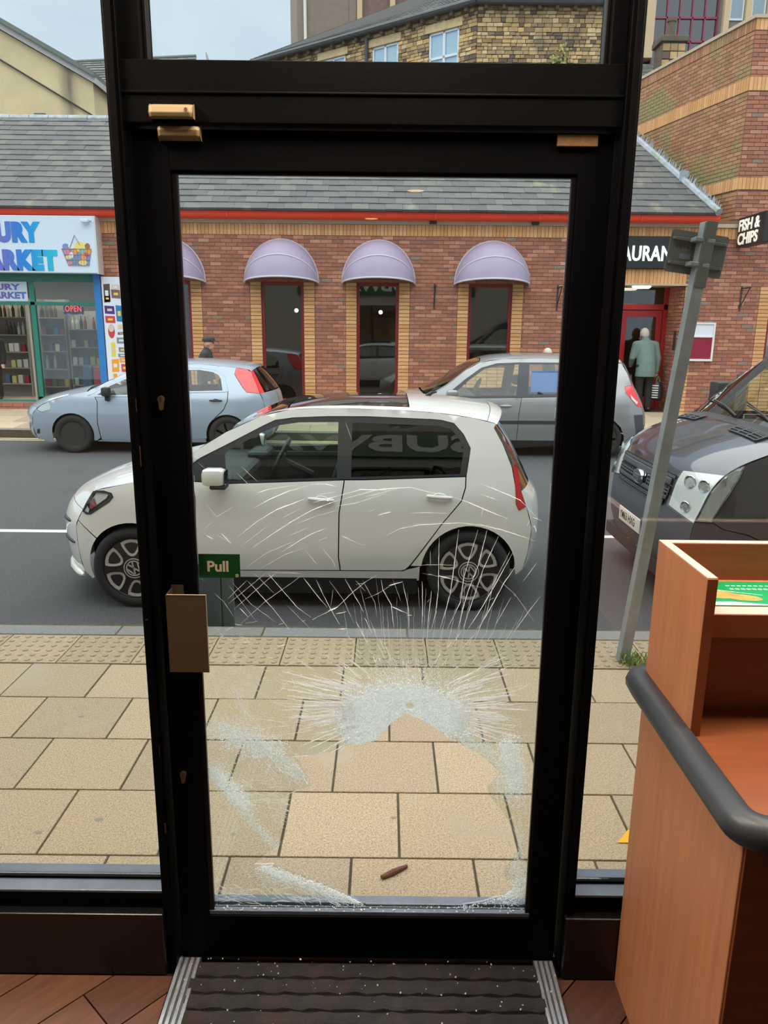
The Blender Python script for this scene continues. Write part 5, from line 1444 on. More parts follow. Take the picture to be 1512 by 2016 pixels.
for i, (x, c, lab) in enumerate(((-6.35, 'g_blue', 'blue crate standing inside the supermarket window'), (-6.12, 'pk_red', 'red crate standing inside the supermarket window corner'))):
    mb = MB().cham(x - 0.10, x + 0.10, FY + 0.25, FY + 0.50, 0.45, 0.98, 0.012); mb.box(x - 0.08, x + 0.08, FY + 0.24, FY + 0.252, 0.55, 0.9)
    tag(mb.build('crate', c), lab, 'crate', 'crates in the supermarket window')
B(-6.5, -5.98, FY + 0.2, FY + 0.55, 0.255, 0.45).build('display_base', 'shelf_metal', SM)

# ------------------------------------------------------------------ vehicles
M('paint_white', S(220, 218, 214), 0.28, coat=0.9, spec=0.5)
M('paint_silver', S(158, 170, 184), 0.30, metal=0.35, coat=0.9)
M('paint_grey', S(150, 151, 152), 0.32, metal=0.4, coat=0.9)
M('paint_dark', S(56, 60, 72), 0.30, metal=0.35, coat=1.0)
M('plastic_dark', S(40, 41, 44), 0.6)
M('plastic_grey', S(70, 73, 80), 0.6)
M('underbody', S(10, 10, 11), 0.95)
M('tyre', S(34, 34, 36), 0.85, bump=0.1, bscale=80)
M('rim_silver', S(176, 172, 164), 0.35, metal=0.25)
M('rim_black', S(22, 22, 24), 0.35)
M('rim_steel', S(52, 50, 48), 0.6, metal=0.4, var=0.3, vscale=20)
M('chrome', S(200, 204, 208), 0.12, metal=1.0)
M('lamp_red', S(190, 26, 36), 0.15, coat=1.0)
M('lamp_bright_red', S(232, 60, 66), 0.2, coat=1.0)
M('lamp_reflector', S(206, 210, 208), 0.3, metal=0.1)
M('lamp_amber', S(150, 70, 60), 0.25)
M('seat_cloth', S(40, 42, 46), 0.9)
M('roof_glass', S(40, 30, 30), 0.06, coat=1.0)
M('plate_white', S(214, 214, 200), 0.5)
M('emblem_blue', S(96, 104, 120), 0.25, metal=0.5)
M('shade_blue', S(60, 120, 200), 0.6)
glass('car_glass', (0.86, 0.96, 0.92, 1), 0.95, 1.45)
glass('car_glass_dark', (0.09, 0.11, 0.11, 1), 0.95, 1.5)
glass('lamp_lens', (0.95, 0.97, 0.97, 1), 0.9, 1.45)

class Car:
    def __init__(s, name, loc, label, wz, xf, xr, af, ar, cf=0.28, cr=0.22):
        s.t = thing(name, loc, label, 'van' if 'van' in name else 'car', local=True)
        s.wz, s.xf, s.xr, s.af, s.ar, s.cf, s.cr = wz, xf, xr, af, ar, cf, cr
    def W(s, x, z):
        w = interp(z, s.wz)
        t1 = max(0, min(1.3, (s.af - (x - s.xf)) / s.af)); t2 = max(0, min(1.3, (s.ar - (s.xr - x)) / s.ar))
        return w * (1 - s.cf * t1 ** 2.2) * (1 - s.cr * t2 ** 2.2)
    def side(s, name, poly, mat, holes=(), off=0.0, gap=0.0, sides=(-1, 1), step=0.06, parent=None, solid=0.0):
        if gap: poly = inset(poly, gap)
        pts, tris = cdt(poly, holes, step); out = []
        for sd in sides:
            vs = [(x, sd * (s.W(x, z) + off), z) for x, z in pts]; fs = []
            for a, b, c in tris:
                cr = (pts[b][0] - pts[a][0]) * (pts[c][1] - pts[a][1]) - (pts[c][0] - pts[a][0]) * (pts[b][1] - pts[a][1])
                f = (a, b, c) if cr > 0 else (a, c, b)      # counter-clockwise in (x,z) faces -y
                fs.append(f if sd < 0 else tuple(reversed(f)))
            o = MB().add(vs, fs, 0.5, True).build(name, mat, parent or s.t, sharp=60)
            if solid:
                m = o.modifiers.new('thick', 'SOLIDIFY'); m.thickness = solid; m.offset = -1
            out.append(o)
        return out
    def sections(s, sec, sub=3, px=2.4, pz=2.6):
        """sec: (xc, zc, xe, ze) from the front skirt over the roof to the rear skirt"""
        def cr(p0, p1, p2, p3, t): return tuple(0.5 * (2 * b + (c - a) * t + (2 * a - 5 * b + 4 * c - d) * t * t + (3 * b - a - 3 * c + d) * t ** 3) for a, b, c, d in zip(p0, p1, p2, p3))
        s.sec = []
        for i in range(len(sec) - 1):
            p0, p1, p2, p3 = sec[max(i - 1, 0)], sec[i], sec[i + 1], sec[min(i + 2, len(sec) - 1)]
            for k in range(sub): s.sec.append(cr(p0, p1, p2, p3, k / sub))
        s.sec.append(sec[-1]); s.sub = sub; s.px, s.pz = px, pz
    def P(s, q, t, off=0.0):
        """point on the top skin at section q (may be fractional, in original section numbers) and t in -1..1 across"""
        f = q * s.sub; i = min(int(f), len(s.sec) - 2); u = f - i
        a = [s.sec[i][k] * (1 - u) + s.sec[i + 1][k] * u for k in range(4)]
        w = s.W(a[2], a[3]); tt = abs(t)
        return Vector((a[0] + (a[2] - a[0]) * tt ** s.px, w * t, a[1] + (a[3] - a[1]) * tt ** s.pz))
    def top(s, name, q0, q1, t0, t1, mat, off=0.0, nt=14, parent=None, mirror=False):
        nq = max(2, int((q1 - q0) * s.sub + 0.5)); rng = [(t0, t1)] + ([(-t1, -t0)] if mirror else [])
        out = []
        for ta, tb in rng:
            vs = []
            for i in range(nq + 1):
                q = q0 + (q1 - q0) * i / nq
                for j in range(nt + 1):
                    t_ = ta + (tb - ta) * j / nt
                    p = s.P(q, t_)
                    if off:
                        e = 0.02; du = s.P(min(q + e, (len(s.sec) - 1) / s.sub), t_) - s.P(max(q - e, 0), t_); dv = s.P(q, t_ + e) - s.P(q, t_ - e)
                        nrm = du.cross(dv)
                        if nrm.length > 1e-9: p = p - nrm.normalized() * off * (1 if True else 0)
                    vs.append(p)
            m_ = nt + 1
            fs = [(i * m_ + j, i * m_ + j + 1, (i + 1) * m_ + j + 1, (i + 1) * m_ + j) for i in range(nq) for j in range(nt)]
            fs = [tuple(reversed(f)) for f in fs]
            out.append(MB().add(vs, fs, 0.5, True).build(name, mat, parent or s.t, sharp=60))
        return out
    def wheel(s, x, z, r, w, style, y=None, rim=0.0):
        for sd in (-1, 1):
            yy = sd * ((y if y is not None else s.W(x, 0.5)) - 0.012)
            m = Matrix.Translation((x, yy, z)) @ Matrix.Rotation(PI / 2 * (1 if sd < 0 else -1), 4, 'X')    # local z points outward
            ri = rim or r * 0.74
            wh = MB().lathe([(ri, -w + 0.01), (r * 0.95, -w), (r * 0.985, -w + 0.012), (r, -w + 0.03), (r, -0.035), (r * 0.985, -0.014), (r * 0.95, -0.002), (r * 0.88, 0.006), (ri * 1.05, 0.004), (ri, -0.006)], 48, m, close=True).build('wheel', 'tyre', s.t, sharp=50)
            dark = 'rim_black' if style == 'alloy' else 'rim_steel'
            MB().lathe([(ri, -0.004), (ri * 0.985, 0.0), (ri * 0.955, -0.004), (ri * 0.94, -0.045), (ri * 0.3, -0.06), (1e-5, -0.06)], 40, m).build('rim', dark, wh)
            if style == 'alloy':
                # six hoop spokes, black web with bright outline
                for k in range(6):
                    a0 = math.radians(90 + 60 * k + 4)
                    def pp(rr, da): return (rr * math.cos(a0 + da), rr * math.sin(a0 + da))
                    inner = []
                    shape = [(0.93, -0.36), (0.955, -0.2), (0.965, 0), (0.955, 0.2), (0.93, 0.36), (0.80, 0.385), (0.62, 0.36), (0.47, 0.27), (0.41, 0.12), (0.40, 0), (0.41, -0.12), (0.47, -0.27), (0.62, -0.36), (0.80, -0.385)]
                    ring = [pp(ri * a, b) for a, b in shape]; cxm = sum(p[0] for p in ring) / len(ring); czm = sum(p[1] for p in ring) / len(ring)
                    innr = [(cxm + (px_ - cxm) * 0.68, czm + (pz_ - czm) * 0.68) for px_, pz_ in ring]
                    n_ = len(ring); vs = []; fs = []
                    for lst, zz in ((ring, 0.0), (innr, -0.003), (ring, -0.03), (innr, -0.04)):
                        vs += [m @ Vector((p[0], p[1], zz)) for p in lst]
                    for i in range(n_):
                        j = (i + 1) % n_
                        fs += [(i, j, n_ + j, n_ + i), (2 * n_ + i, 2 * n_ + j, j, i), (n_ + i, n_ + j, 3 * n_ + j, 3 * n_ + i)]
                    MB().add(vs, fs).build('spoke', 'rim_silver', wh)
                web = MB()
                for k in range(6):
                    a0 = math.radians(60 * k + 4)
                    for da in (0,):
                        web.box(ri * 0.2, ri * 0.94, -0.028, 0.028, -0.03, -0.006, m=m @ Matrix.Rotation(a0 + PI / 6 + PI / 6, 4, 'Z'))
                web.build('web', 'rim_black', wh)
                hub = MB().lathe([(ri * 0.34, -0.05), (ri * 0.34, 0.0), (ri * 0.32, 0.004), (ri * 0.29, 0.004), (ri * 0.275, 0.0), (1e-5, 0.0)], 32, m).build('hub_cap', 'rim_black', wh)
                MB().lathe([(ri * 0.335, 0.001), (ri * 0.335, 0.006), (ri * 0.305, 0.006), (ri * 0.305, 0.001)], 32, m, close=True).build('hub_ring', 'rim_silver', wh)
                lg = MB(); lr = ri * 0.26
                lg.lathe([(lr, 0.001), (lr, 0.006), (lr * 0.86, 0.006), (lr * 0.86, 0.001)], 32, m, close=True)
                rot = Matrix.Rotation(math.radians(200 if x > 1 else 35), 4, 'Z')
                def bar(p, q, w_):
                    d = Vector((q[0] - p[0], q[1] - p[1], 0)); L = d.length; ang = math.atan2(d.y, d.x)
                    lg.box(0, L, -w_, w_, 0.001, 0.006, m=m @ rot @ Matrix.Translation((p[0], p[1], 0)) @ Matrix.Rotation(ang, 4, 'Z'))
                for p, q in (((-0.33, 0.84), (0, 0.14)), ((0.33, 0.84), (0, 0.14)), ((-0.80, 0.42), (-0.38, -0.74)), ((-0.38, -0.74), (0, 0.02)), ((0, 0.02), (0.38, -0.74)), ((0.38, -0.74), (0.80, 0.42))):
                    bar((p[0] * lr, p[1] * lr), (q[0] * lr, q[1] * lr), lr * 0.085)
                lg.build('emblem', 'rim_silver', wh)
            elif style == 'steel':
                for k in range(14):
                    a = 2 * PI * k / 14
                    MB().lathe([(1e-5, 0.001), (0.012, 0.001), (0.013, -0.004)], 8, m @ Matrix.Translation((ri * 0.80 * math.cos(a), ri * 0.80 * math.sin(a), -0.040))).build('vent_hole', 'underbody', wh)
                MB().lathe([(ri * 0.55, -0.05), (ri * 0.5, -0.02), (ri * 0.36, -0.018), (ri * 0.30, -0.03), (ri * 0.2, -0.03), (ri * 0.18, -0.012), (1e-5, -0.012)], 28, m).build('hub_cap', 'rim_steel', wh)
            else:
                for k in range(7):
                    a = 2 * PI * k / 7
                    MB().cham(ri * 0.16, ri * 0.95, -0.022, 0.022, -0.03, -0.004, 0.005, m=m @ Matrix.Rotation(a, 4, 'Z')).build('spoke', 'rim_silver', wh)
                MB().lathe([(ri * 0.2, -0.03), (ri * 0.19, 0.0), (1e-5, 0.002)], 20, m).build('hub_cap', 'rim_silver', wh)
    def seats(s, rows, z0=0.30, zt=1.15, y=0.36, w=0.46):
        for x in rows:
            for sd in (-1, 1):
                st = MB().cham(x - 0.27, x + 0.25, sd * y - w / 2, sd * y + w / 2, z0, z0 + 0.22, 0.05).build('seat', 'seat_cloth', s.t, smooth=True)
                m = Matrix.Translation((x + 0.22, sd * y, z0 + 0.12)) @ Matrix.Rotation(math.radians(14), 4, 'Y')
                MB().cham(-0.07, 0.07, -w / 2, w / 2, 0, 0.58, 0.05, m=m).build('backrest', 'seat_cloth', st, smooth=True)
                MB().cham(-0.05, 0.05, -0.13, 0.13, 0.61, 0.78, 0.04, m=m).build('headrest', 'seat_cloth', st, smooth=True)
    def box(s, name, *b, mat='underbody', c=0.0):
        mb = MB().cham(*b, c) if c else B(*b)
        return mb.build(name, mat, s.t)
    def handle(s, x0, x1, z, mat, drop=0.0):
        for sd in (-1, 1):
            xm = (x0 + x1) / 2; w = s.W(xm, z)
            MB().lathe([(1e-5, 0.001), (0.030, 0.0012), (0.036, 0.0008), (0.040, -0.004)], 20, Matrix.Translation((xm, sd * w, z - 0.012)) @ Matrix.Diagonal((1.5, 1, 0.95, 1)) @ Matrix.Rotation(PI / 2 * (1 if sd < 0 else -1), 4, 'X')).build('handle_bowl', mat, s.t)
            pts_ = [(x0 + (x1 - x0) * k / 6, sd * (w + 0.012 + 0.014 * math.sin(PI * k / 6)), z + drop * (k / 6 - 0.5)) for k in range(7)]
            MB().tube(pts_, [0.009, 0.0125, 0.0135, 0.0135, 0.0135, 0.0125, 0.009], 8).build('door_handle', mat, s.t)
    def steering(s, x, y, z, r=0.18):
        m = Matrix.Translation((x, y, z)) @ Matrix.Rotation(math.radians(-64), 4, 'Y')
        w = MB(); n1, n2 = 28, 8
        vs = [m @ Vector(((r + 0.016 * math.cos(b)) * math.cos(a), (r + 0.016 * math.cos(b)) * math.sin(a), 0.016 * math.sin(b))) for a in (2 * PI * i / n1 for i in range(n1)) for b in (2 * PI * j / n2 for j in range(n2))]
        w.add(vs, [(i * n2 + j, ((i + 1) % n1) * n2 + j, ((i + 1) % n1) * n2 + (j + 1) % n2, i * n2 + (j + 1) % n2) for i in range(n1) for j in range(n2)], 0.5, True)
        so_ = w.build('steering_wheel', 'plastic_dark', s.t)
        for a in (0.3, PI - 0.3, -PI / 2):
            MB().cham(0.0, r, -0.02, 0.02, -0.012, 0.008, 0.006, m=m @ Matrix.Rotation(a, 4, 'Z')).build('wheel_spoke', 'chrome' if a < 0 else 'plastic_dark', so_)
        MB().lathe([(1e-5, 0.03), (0.05, 0.025), (0.065, 0.0), (0.06, -0.03)], 16, m).build('wheel_boss', 'plastic_dark', so_)
        MB().tube([m @ Vector((0, 0, -0.02)), m @ Vector((0.0, 0, -0.30))], 0.03, 8).build('column', 'plastic_dark', so_)

# ---------------- white small hatchback
VW = Car('small_hatchback', (-1.80, 5.95, -0.10), 'white small hatchback with black glass roof parked right outside the door',
         [(.1, .72), (.18, .76), (.30, .795), (.36, .806), (.45, .815), (.60, .82), (.75, .815), (.86, .80), (.93, .775), (1.05, .735), (1.2, .675), (1.35, .61), (1.45, .57)], -.58, 2.96, .6, .5)
VW.sections([(-.56, .17, -.304, .183), (-.63, .25, -.361, .242), (-.66, .42, -.384, .411), (-.66, .55, -.385, .575), (-.63, .65, -.36, .64), (-.57, .735, -.315, .71), (-.47, .81, -.265, .79), (-.28, .878, -.20, .856), (0, .94, .0, .90), (.22, .985, .2, .945),
             (.36, 1.01, .40, 1.03), (.54, 1.135, .50, 1.135), (.75, 1.27, .69, 1.25), (.96, 1.375, .93, 1.36), (1.12, 1.425, 1.13, 1.405), (1.42, 1.462, 1.42, 1.418), (1.8, 1.470, 1.8, 1.413), (2.15, 1.46, 2.16, 1.396), (2.45, 1.435, 2.42, 1.362), (2.68, 1.395, 2.58, 1.325),
             (2.63, 1.355, 2.565, 1.295), (2.73, 1.2, 2.625, 1.19), (2.83, 1.02, 2.69, 1.03), (2.90, .88, 2.755, .87), (2.97, .78, 2.80, .76), (2.995, .6, 2.85, .6), (2.98, .42, 2.83, .42), (2.94, .28, 2.80, .29), (2.86, .2, 2.74, .22)])
VW.top('front_bumper', 0, 5, -1, 1, 'paint_white'); VW.top('bonnet', 5.04, 9.9, -1, 1, 'paint_white')
VW.top('windscreen', 10.0, 13.9, -.90, .90, 'car_glass'); VW.top('windscreen_pillar', 10.0, 13.95, .90, 1, 'paint_white', nt=4, mirror=True)
VW.top('glass_roof', 13.95, 16.45, -.88, .88, 'roof_glass'); VW.top('roof_side', 13.95, 16.47, .885, 1, 'paint_white', nt=4, mirror=True)
VW.top('roof_panel', 16.47, 18.5, -1, 1, 'paint_white'); VW.top('spoiler', 18.52, 20, -1, 1, 'paint_white')
VW.top('rear_window', 20, 23.0, -.93, .93, 'car_glass_dark'); VW.top('rear_pillar', 20, 23.0, .93, 1, 'plastic_dark', nt=4, mirror=True); VW.top('tailgate', 23.02, 25, -1, 1, 'paint_white'); VW.top('rear_bumper', 25.0, 28, -1, 1, 'paint_white')
archF = arc(.035, .297, .333, 197, -15)
archR = arc(2.403, .297, .336, 194, -8)
edgeF = [(-.304, .183), (-.361, .242), (-.384, .411), (-.385, .575), (-.36, .64), (-.315, .71), (-.265, .79), (-.20, .856)]
lampF = [(-.318, .700), (-.263, .786), (-.222, .846), (-.145, .850), (-.09, .836), (-.08, .812), (-.107, .779), (-.255, .683), (-.29, .680)]
# front wing and bumper sides
VW.side('front_wing', [(-.315, .705), (-.267, .784), (-.20, .856), (.0, .90), (.2, .945), (.39, 1.02), (.475, .95), (.490, .80), (.482, .35), (.475, .29)] + arc(.035, .297, .333, -2, 140) + [(-.33, .60), (-.362, .63)], 'paint_white', [inset(lampF, -.004)], gap=.0015)
VW.side('bumper_side', edgeF[:4] + [(-.362, .628), (-.33, .597)] + arc(.035, .297, .333, 141, 197, 7), 'paint_white', gap=.0015)
for o in VW.side('headlamp', lampF, 'lamp_lens', off=.006): pass
VW.side('headlamp_housing', lampF, 'plastic_dark', off=-.014)
VW.side('headlamp_trim', inset(lampF, -.002), 'plastic_dark', [inset(lampF, .012)], off=.004, step=.02)
VW.side('headlamp_reflector', [(-.245, .72), (-.13, .80), (-.11, .83), (-.20, .836), (-.235, .79)], 'lamp_reflector', off=-.004); VW.side('indicator', [(-.262, .715), (-.20, .745), (-.22, .80), (-.25, .775)], 'lamp_amber', off=-.001)
VW.side('headlamp_reflector', [(-.300, .70), (-.27, .69), (-.262, .715), (-.275, .74)], 'lamp_reflector', off=0)
belt = [(.478, .925), (.708, .913), (1.10, .928), (1.523, .946), (1.671, .948), (2.05, .963), (2.364, .976)]
VW.side('front_door', [(.478, .922), (.708, .910), (1.10, .925), (1.521, .942), (1.505, .83), (1.486, .718), (1.480, .395), (1.492, .293), (.49, .285), (.486, .35), (.494, .80)], 'paint_white', gap=.0022)
VW.side('rear_door', [(1.525, .942), (1.671, .944), (2.05, .960), (2.364, .972), (2.361, .902), (2.334, .811), (2.197, .64), (2.09, .485), (1.987, .338), (1.955, .305), (1.923, .295), (1.496, .293), (1.484, .395), (1.490, .718), (1.509, .83)], 'paint_white', gap=.0022)
VW.side('sill', [(.375, .205), (.375, .282), (.48, .282), (1.94, .292), (1.965, .305), (2.058, .33), (2.055, .215), (1.4, .197)], 'paint_white', gap=.001)
VW.side('rear_quarter', [(2.368, .976), (2.398, 1.16), (2.35, 1.252), (2.283, 1.325), (2.195, 1.345), (2.10, 1.352), (2.10, 1.397), (2.16, 1.396), (2.42, 1.362), (2.58, 1.325), (2.565, 1.295), (2.625, 1.19), (2.69, 1.03), (2.715, .90), (2.722, .78), (2.745, .738), (2.80, .76), (2.85, .6), (2.83, .42), (2.80, .29), (2.748, .25)] + arc(2.403, .297, .336, 0, 174, 20) + [(1.99, .333), (2.093, .482), (2.20, .64), (2.338, .81), (2.365, .90)], 'paint_white', gap=.0018)
VW.side('tail_lamp', [(2.69, 1.06), (2.735, 1.02), (2.758, .87), (2.80, .76), (2.748, .736), (2.722, .78), (2.715, .90)], 'lamp_red', off=.004)
VW.side('roof_rail', [(.40, 1.03), (.50, 1.135), (.69, 1.25), (.93, 1.36), (1.13, 1.405), (1.42, 1.418), (1.8, 1.413), (2.105, 1.398), (2.105, 1.352), (1.67, 1.366), (1.4, 1.364), (1.16, 1.353), (1.03, 1.335), (.95, 1.298), (.69, 1.165), (.52, 1.08), (.45, 1.03)], 'paint_white', gap=.0005)
gF = [(.735, .928), (1.10, .942), (1.47, .957), (1.475, 1.325), (1.20, 1.320), (1.06, 1.300), (.95, 1.255), (.71, 1.13), (.69, 1.10), (.705, .96)]
gR = [(1.57, .962), (2.05, .978), (2.325, .990), (2.352, 1.155), (2.312, 1.235), (2.262, 1.285), (2.18, 1.306), (1.60, 1.322), (1.572, 1.318)]
dlo = [(.45, 1.03), (.52, 1.08), (.69, 1.165), (.95, 1.298), (1.03, 1.335), (1.16, 1.353), (1.4, 1.364), (1.67, 1.366), (2.105, 1.352), (2.195, 1.345), (2.283, 1.325), (2.35, 1.252), (2.398, 1.16), (2.366, .976)] + belt[::-1][1:]
VW.side('window_surround', dlo, 'plastic_dark', [gF, gR], off=-.004)
VW.side('front_side_window', gF, 'car_glass', off=-.006); VW.side('rear_side_window', gR, 'car_glass_dark', off=-.006)
full = edgeF + [(.0, .90), (.2, .945), (.40, 1.03), (.50, 1.135), (.69, 1.25), (.93, 1.36), (1.13, 1.405), (1.42, 1.418), (1.8, 1.413), (2.16, 1.396), (2.42, 1.362), (2.565, 1.295), (2.69, 1.03), (2.755, .87), (2.80, .76), (2.85, .6), (2.83, .42), (2.80, .29)] + archR[::-1] + archF[::-1]
VW.side('inner_shell', inset(full, .02), 'underbody', [inset(dlo, .015)], off=-.02, step=.1)
VW.handle(1.275, 1.452, .812, 'paint_white', -.012); VW.handle(2.095, 2.27, .838, 'paint_white', -.010)
VW.wheel(.035, .297, .297, .185, 'alloy'); VW.wheel(2.403, .297, .297, .185, 'alloy')
VW.box('floor_pan', -.28, 2.72, -.56, .56, .125, .30); VW.box('floor_pan', .39, 2.04, -.775, .775, .115, .28); VW.box('engine_block', -.25, .42, -.50, .50, .28, .80)
for x in (.035, 2.403):
    VW.box('wheel_well', x - .36, x + .36, -.58, .58, .25, .66)
VW.box('dashboard', .40, .80, -.66, .66, .70, .93, mat='plastic_dark', c=.05); VW.box('trim_panel', .52, 2.35, .70, .735, .34, .90, mat='plastic_dark'); VW.box('trim_panel', .52, 2.35, -.735, -.70, .34, .90, mat='plastic_dark')
VW.box('parcel_shelf', 2.15, 2.55, -.6, .6, .90, .93, mat='plastic_dark')
VW.seats([1.15, 1.92]); VW.steering(.93, .33, .90)
VW.box('instrument_hood', .68, .86, .18, .50, .90, .98, mat='plastic_dark', c=.03)
for sd in (-1, 1):
    w = VW.W(.62, .96)
    mr = MB().cham(.565, .725, sd * (w + .045) - .0, sd * (w + .175), .915, 1.035, .035) if sd > 0 else MB().cham(.565, .725, -(w + .175), -(w + .045), .915, 1.035, .035)
    mo = mr.build('door_mirror', 'paint_white', VW.t, smooth=True)
    y0, y1 = sorted((sd * (w + .04), sd * (w + .165)))
    MB().cham(.62, .730, y0, y1, .895, .925, .012).build('mirror_base', 'plastic_dark', mo)
    y0, y1 = sorted((sd * (w - .01), sd * (w + .07)))
    MB().cham(.64, .70, y0, y1, .905, .95, .012).build('mirror_arm', 'plastic_dark', mo)
    y0, y1 = sorted((sd * (w + .055), sd * (w + .165)))
    B(.724, .728, y0, y1, .93, 1.02).build('mirror_glass', 'chrome', mo)
MB().tube([VW.P(.75, t_) + Vector((-.022, 0, -.01)) for t_ in (-1, -.94, -.85, -.7, -.5, -.2, .2, .5, .7, .85, .94, 1)], [.010] + [.024] * 10 + [.010], 8).build('lip_spoiler', 'paint_white', VW.t)
for q, t0 in ((3.3, -.55), (2.2, -.62)): MB().tube([VW.P(q, t0 - .04 * k) for k in range(9)], [.006] + [.013] * 7 + [.006], 6).build('bumper_slot', 'plastic_dark', VW.t)
MB().tube([(2.12, 0, 1.455), (2.16, 0, 1.485), (2.20, 0, 1.49)], [.02, .014, .006], 6).build('aerial_base', 'plastic_dark', VW.t)
MB().tube([(2.15, 0, 1.48), (2.30, 0, 1.66)], .003, 5).build('aerial', 'plastic_dark', VW.t)

# ---------------- silver hatchback across the street (faces the same way)
PU = Car('silver_hatchback', (-5.0, 12.94, -0.15), 'silver blue hatchback with red tail lamps parked by the supermarket',
         [(.1, .76), (.25, .81), (.45, .84), (.65, .843), (.85, .82), (.95, .79), (1.1, .73), (1.3, .64), (1.45, .57)], -.86, 3.17, .7, .6)
PU.sections([(-.80, .17, -.40, .16), (-.90, .26, -.60, .23), (-.95, .45, -.66, .42), (-.95, .60, -.64, .60), (-.90, .70, -.58, .68), (-.78, .78, -.48, .755), (-.5, .89, -.30, .83), (-.1, .985, -.02, .915), (.28, 1.06, .30, .985), (.62, 1.19, .56, 1.115), (.95, 1.33, .88, 1.265), (1.25, 1.425, 1.2, 1.365),
             (1.6, 1.475, 1.6, 1.405), (2.0, 1.485, 2.0, 1.412), (2.4, 1.465, 2.4, 1.388), (2.78, 1.415, 2.78, 1.345), (2.93, 1.36, 2.86, 1.30), (3.08, 1.18, 2.93, 1.14), (3.20, 1.0, 3.01, .97), (3.25, .85, 3.06, .84), (3.27, .65, 3.10, .62), (3.24, .45, 3.08, .42), (3.15, .28, 3.02, .27), (3.05, .2, 2.92, .2)])
PU.top('front_bumper', 0, 4.5, -1, 1, 'paint_silver'); PU.top('bonnet', 4.53, 7.9, -1, 1, 'paint_silver'); PU.top('windscreen', 8, 10.9, -.9, .9, 'car_glass'); PU.top('windscreen_pillar', 8, 11, .9, 1, 'paint_silver', nt=4, mirror=True)
PU.top('roof_panel', 10.95, 15.9, -1, 1, 'paint_silver'); PU.top('rear_window', 16, 17.9, -.88, .88, 'car_glass_dark'); PU.top('rear_pillar', 15.9, 18, .88, 1, 'lamp_bright_red', nt=4, mirror=True); PU.top('tailgate', 18, 20, -1, 1, 'paint_silver'); PU.top('rear_bumper', 20.03, 23, -1, 1, 'paint_silver')
aF = arc(.016, .305, .335, 204, -18)
aR = arc(2.49, .305, .335, 196, -17)
eF = [(-.40, .16), (-.60, .23), (-.66, .42), (-.64, .60), (-.58, .68), (-.48, .755), (-.30, .83), (-.02, .915), (.30, .985)]
eT = [(.56, 1.115), (.88, 1.265), (1.2, 1.365), (1.6, 1.405), (2.0, 1.412), (2.4, 1.388), (2.78, 1.345), (2.86, 1.30), (2.93, 1.14), (3.01, .97), (3.06, .84), (3.10, .62), (3.08, .42), (3.02, .27), (2.92, .2)]
lp = [(-.55, .69), (-.47, .755), (-.33, .815), (-.30, .74), (-.32, .69), (-.47, .655)]
PU.side('front_wing', eF + [(.40, .90), (.44, .82), (.425, .49), (.45, .25), (.385, .20)] + aF[::-1], 'paint_silver', [inset(lp, -.004)], gap=.002)
PU.side('headlamp', lp, 'lamp_lens', off=.005); PU.side('headlamp_reflector', lp, 'lamp_reflector', off=-.006)
PU.side('front_door', [(.405, .895), (.947, .905), (1.52, .945), (1.50, .6), (1.49, .22), (.46, .215), (.43, .49), (.445, .82)], 'paint_silver', gap=.004)
PU.side('rear_door', [(1.52, .945), (1.9, .975), (2.45, .99), (2.51, 1.00), (2.50, .85), (2.44, .72)] + arc(2.49, .305, .338, 133, 188, 8) + [(2.13, .25), (1.49, .22), (1.50, .6)], 'paint_silver', gap=.004)
PU.side('sill', [(.385, .19), (.45, .215), (2.135, .25), (2.135, .19), (1.3, .175)], 'paint_silver')
PU.side('rear_quarter', [(2.515, 1.0), (2.45, 1.21), (2.39, 1.28), (2.27, 1.325), (2.04, 1.352), (2.04, 1.412), (2.4, 1.388), (2.62, 1.365), (2.60, 1.26), (2.74, 1.06), (2.80, .99), (3.005, .965), (3.06, .84), (3.10, .62), (3.08, .42), (3.02, .27), (2.92, .2), (2.84, .20)] + arc(2.49, .305, .335, -10, 132) + [(2.275, .56), (2.445, .715), (2.505, .85)], 'paint_silver', gap=.002)
PU.side('tail_lamp', [(2.62, 1.365), (2.70, 1.35), (2.78, 1.345), (2.86, 1.30), (2.93, 1.14), (3.005, .968), (2.80, .995), (2.745, 1.065), (2.605, 1.262)], 'lamp_bright_red', off=.004)
gf = [(.44, .93), (.95, .935), (1.46, .97), (1.48, 1.31), (1.22, 1.29), (.92, 1.195), (.63, 1.065)]; gr_ = [(1.56, .985), (1.92, 1.00), (2.42, 1.015), (2.385, 1.195), (2.34, 1.255), (2.25, 1.295), (2.04, 1.325), (1.58, 1.318)]
dl = [(.30, .905), (.405, .897), (.947, .907), (1.52, .947), (1.9, .977), (2.45, .992), (2.513, 1.002), (2.45, 1.21), (2.39, 1.28), (2.27, 1.325), (2.04, 1.352), (1.6, 1.36), (1.25, 1.325), (.92, 1.225), (.60, 1.085)]
PU.side('window_surround', dl, 'paint_silver', [gf, gr_], off=-.003); PU.side('front_side_window', gf, 'car_glass', off=-.006); PU.side('rear_side_window', gr_, 'car_glass', off=-.006)
PU.side('roof_rail', [(.30, .985), (.56, 1.115), (.88, 1.265), (1.2, 1.365), (1.6, 1.405), (2.045, 1.412), (2.045, 1.352), (1.6, 1.36), (1.25, 1.325), (.92, 1.225), (.60, 1.085), (.30, .905), (.29, .95)], 'paint_silver')
PU.side('inner_shell', inset(eF + eT + aR[::-1] + aF[::-1], .02), 'underbody', [inset(dl, .012)], off=-.02, step=.12)
PU.handle(2.22, 2.42, .862, 'plastic_dark'); PU.handle(1.24, 1.44, .83, 'plastic_dark')
PU.wheel(.016, .305, .305, .19, 'steel', rim=.20); PU.wheel(2.49, .305, .305, .19, 'spoked', rim=.21)
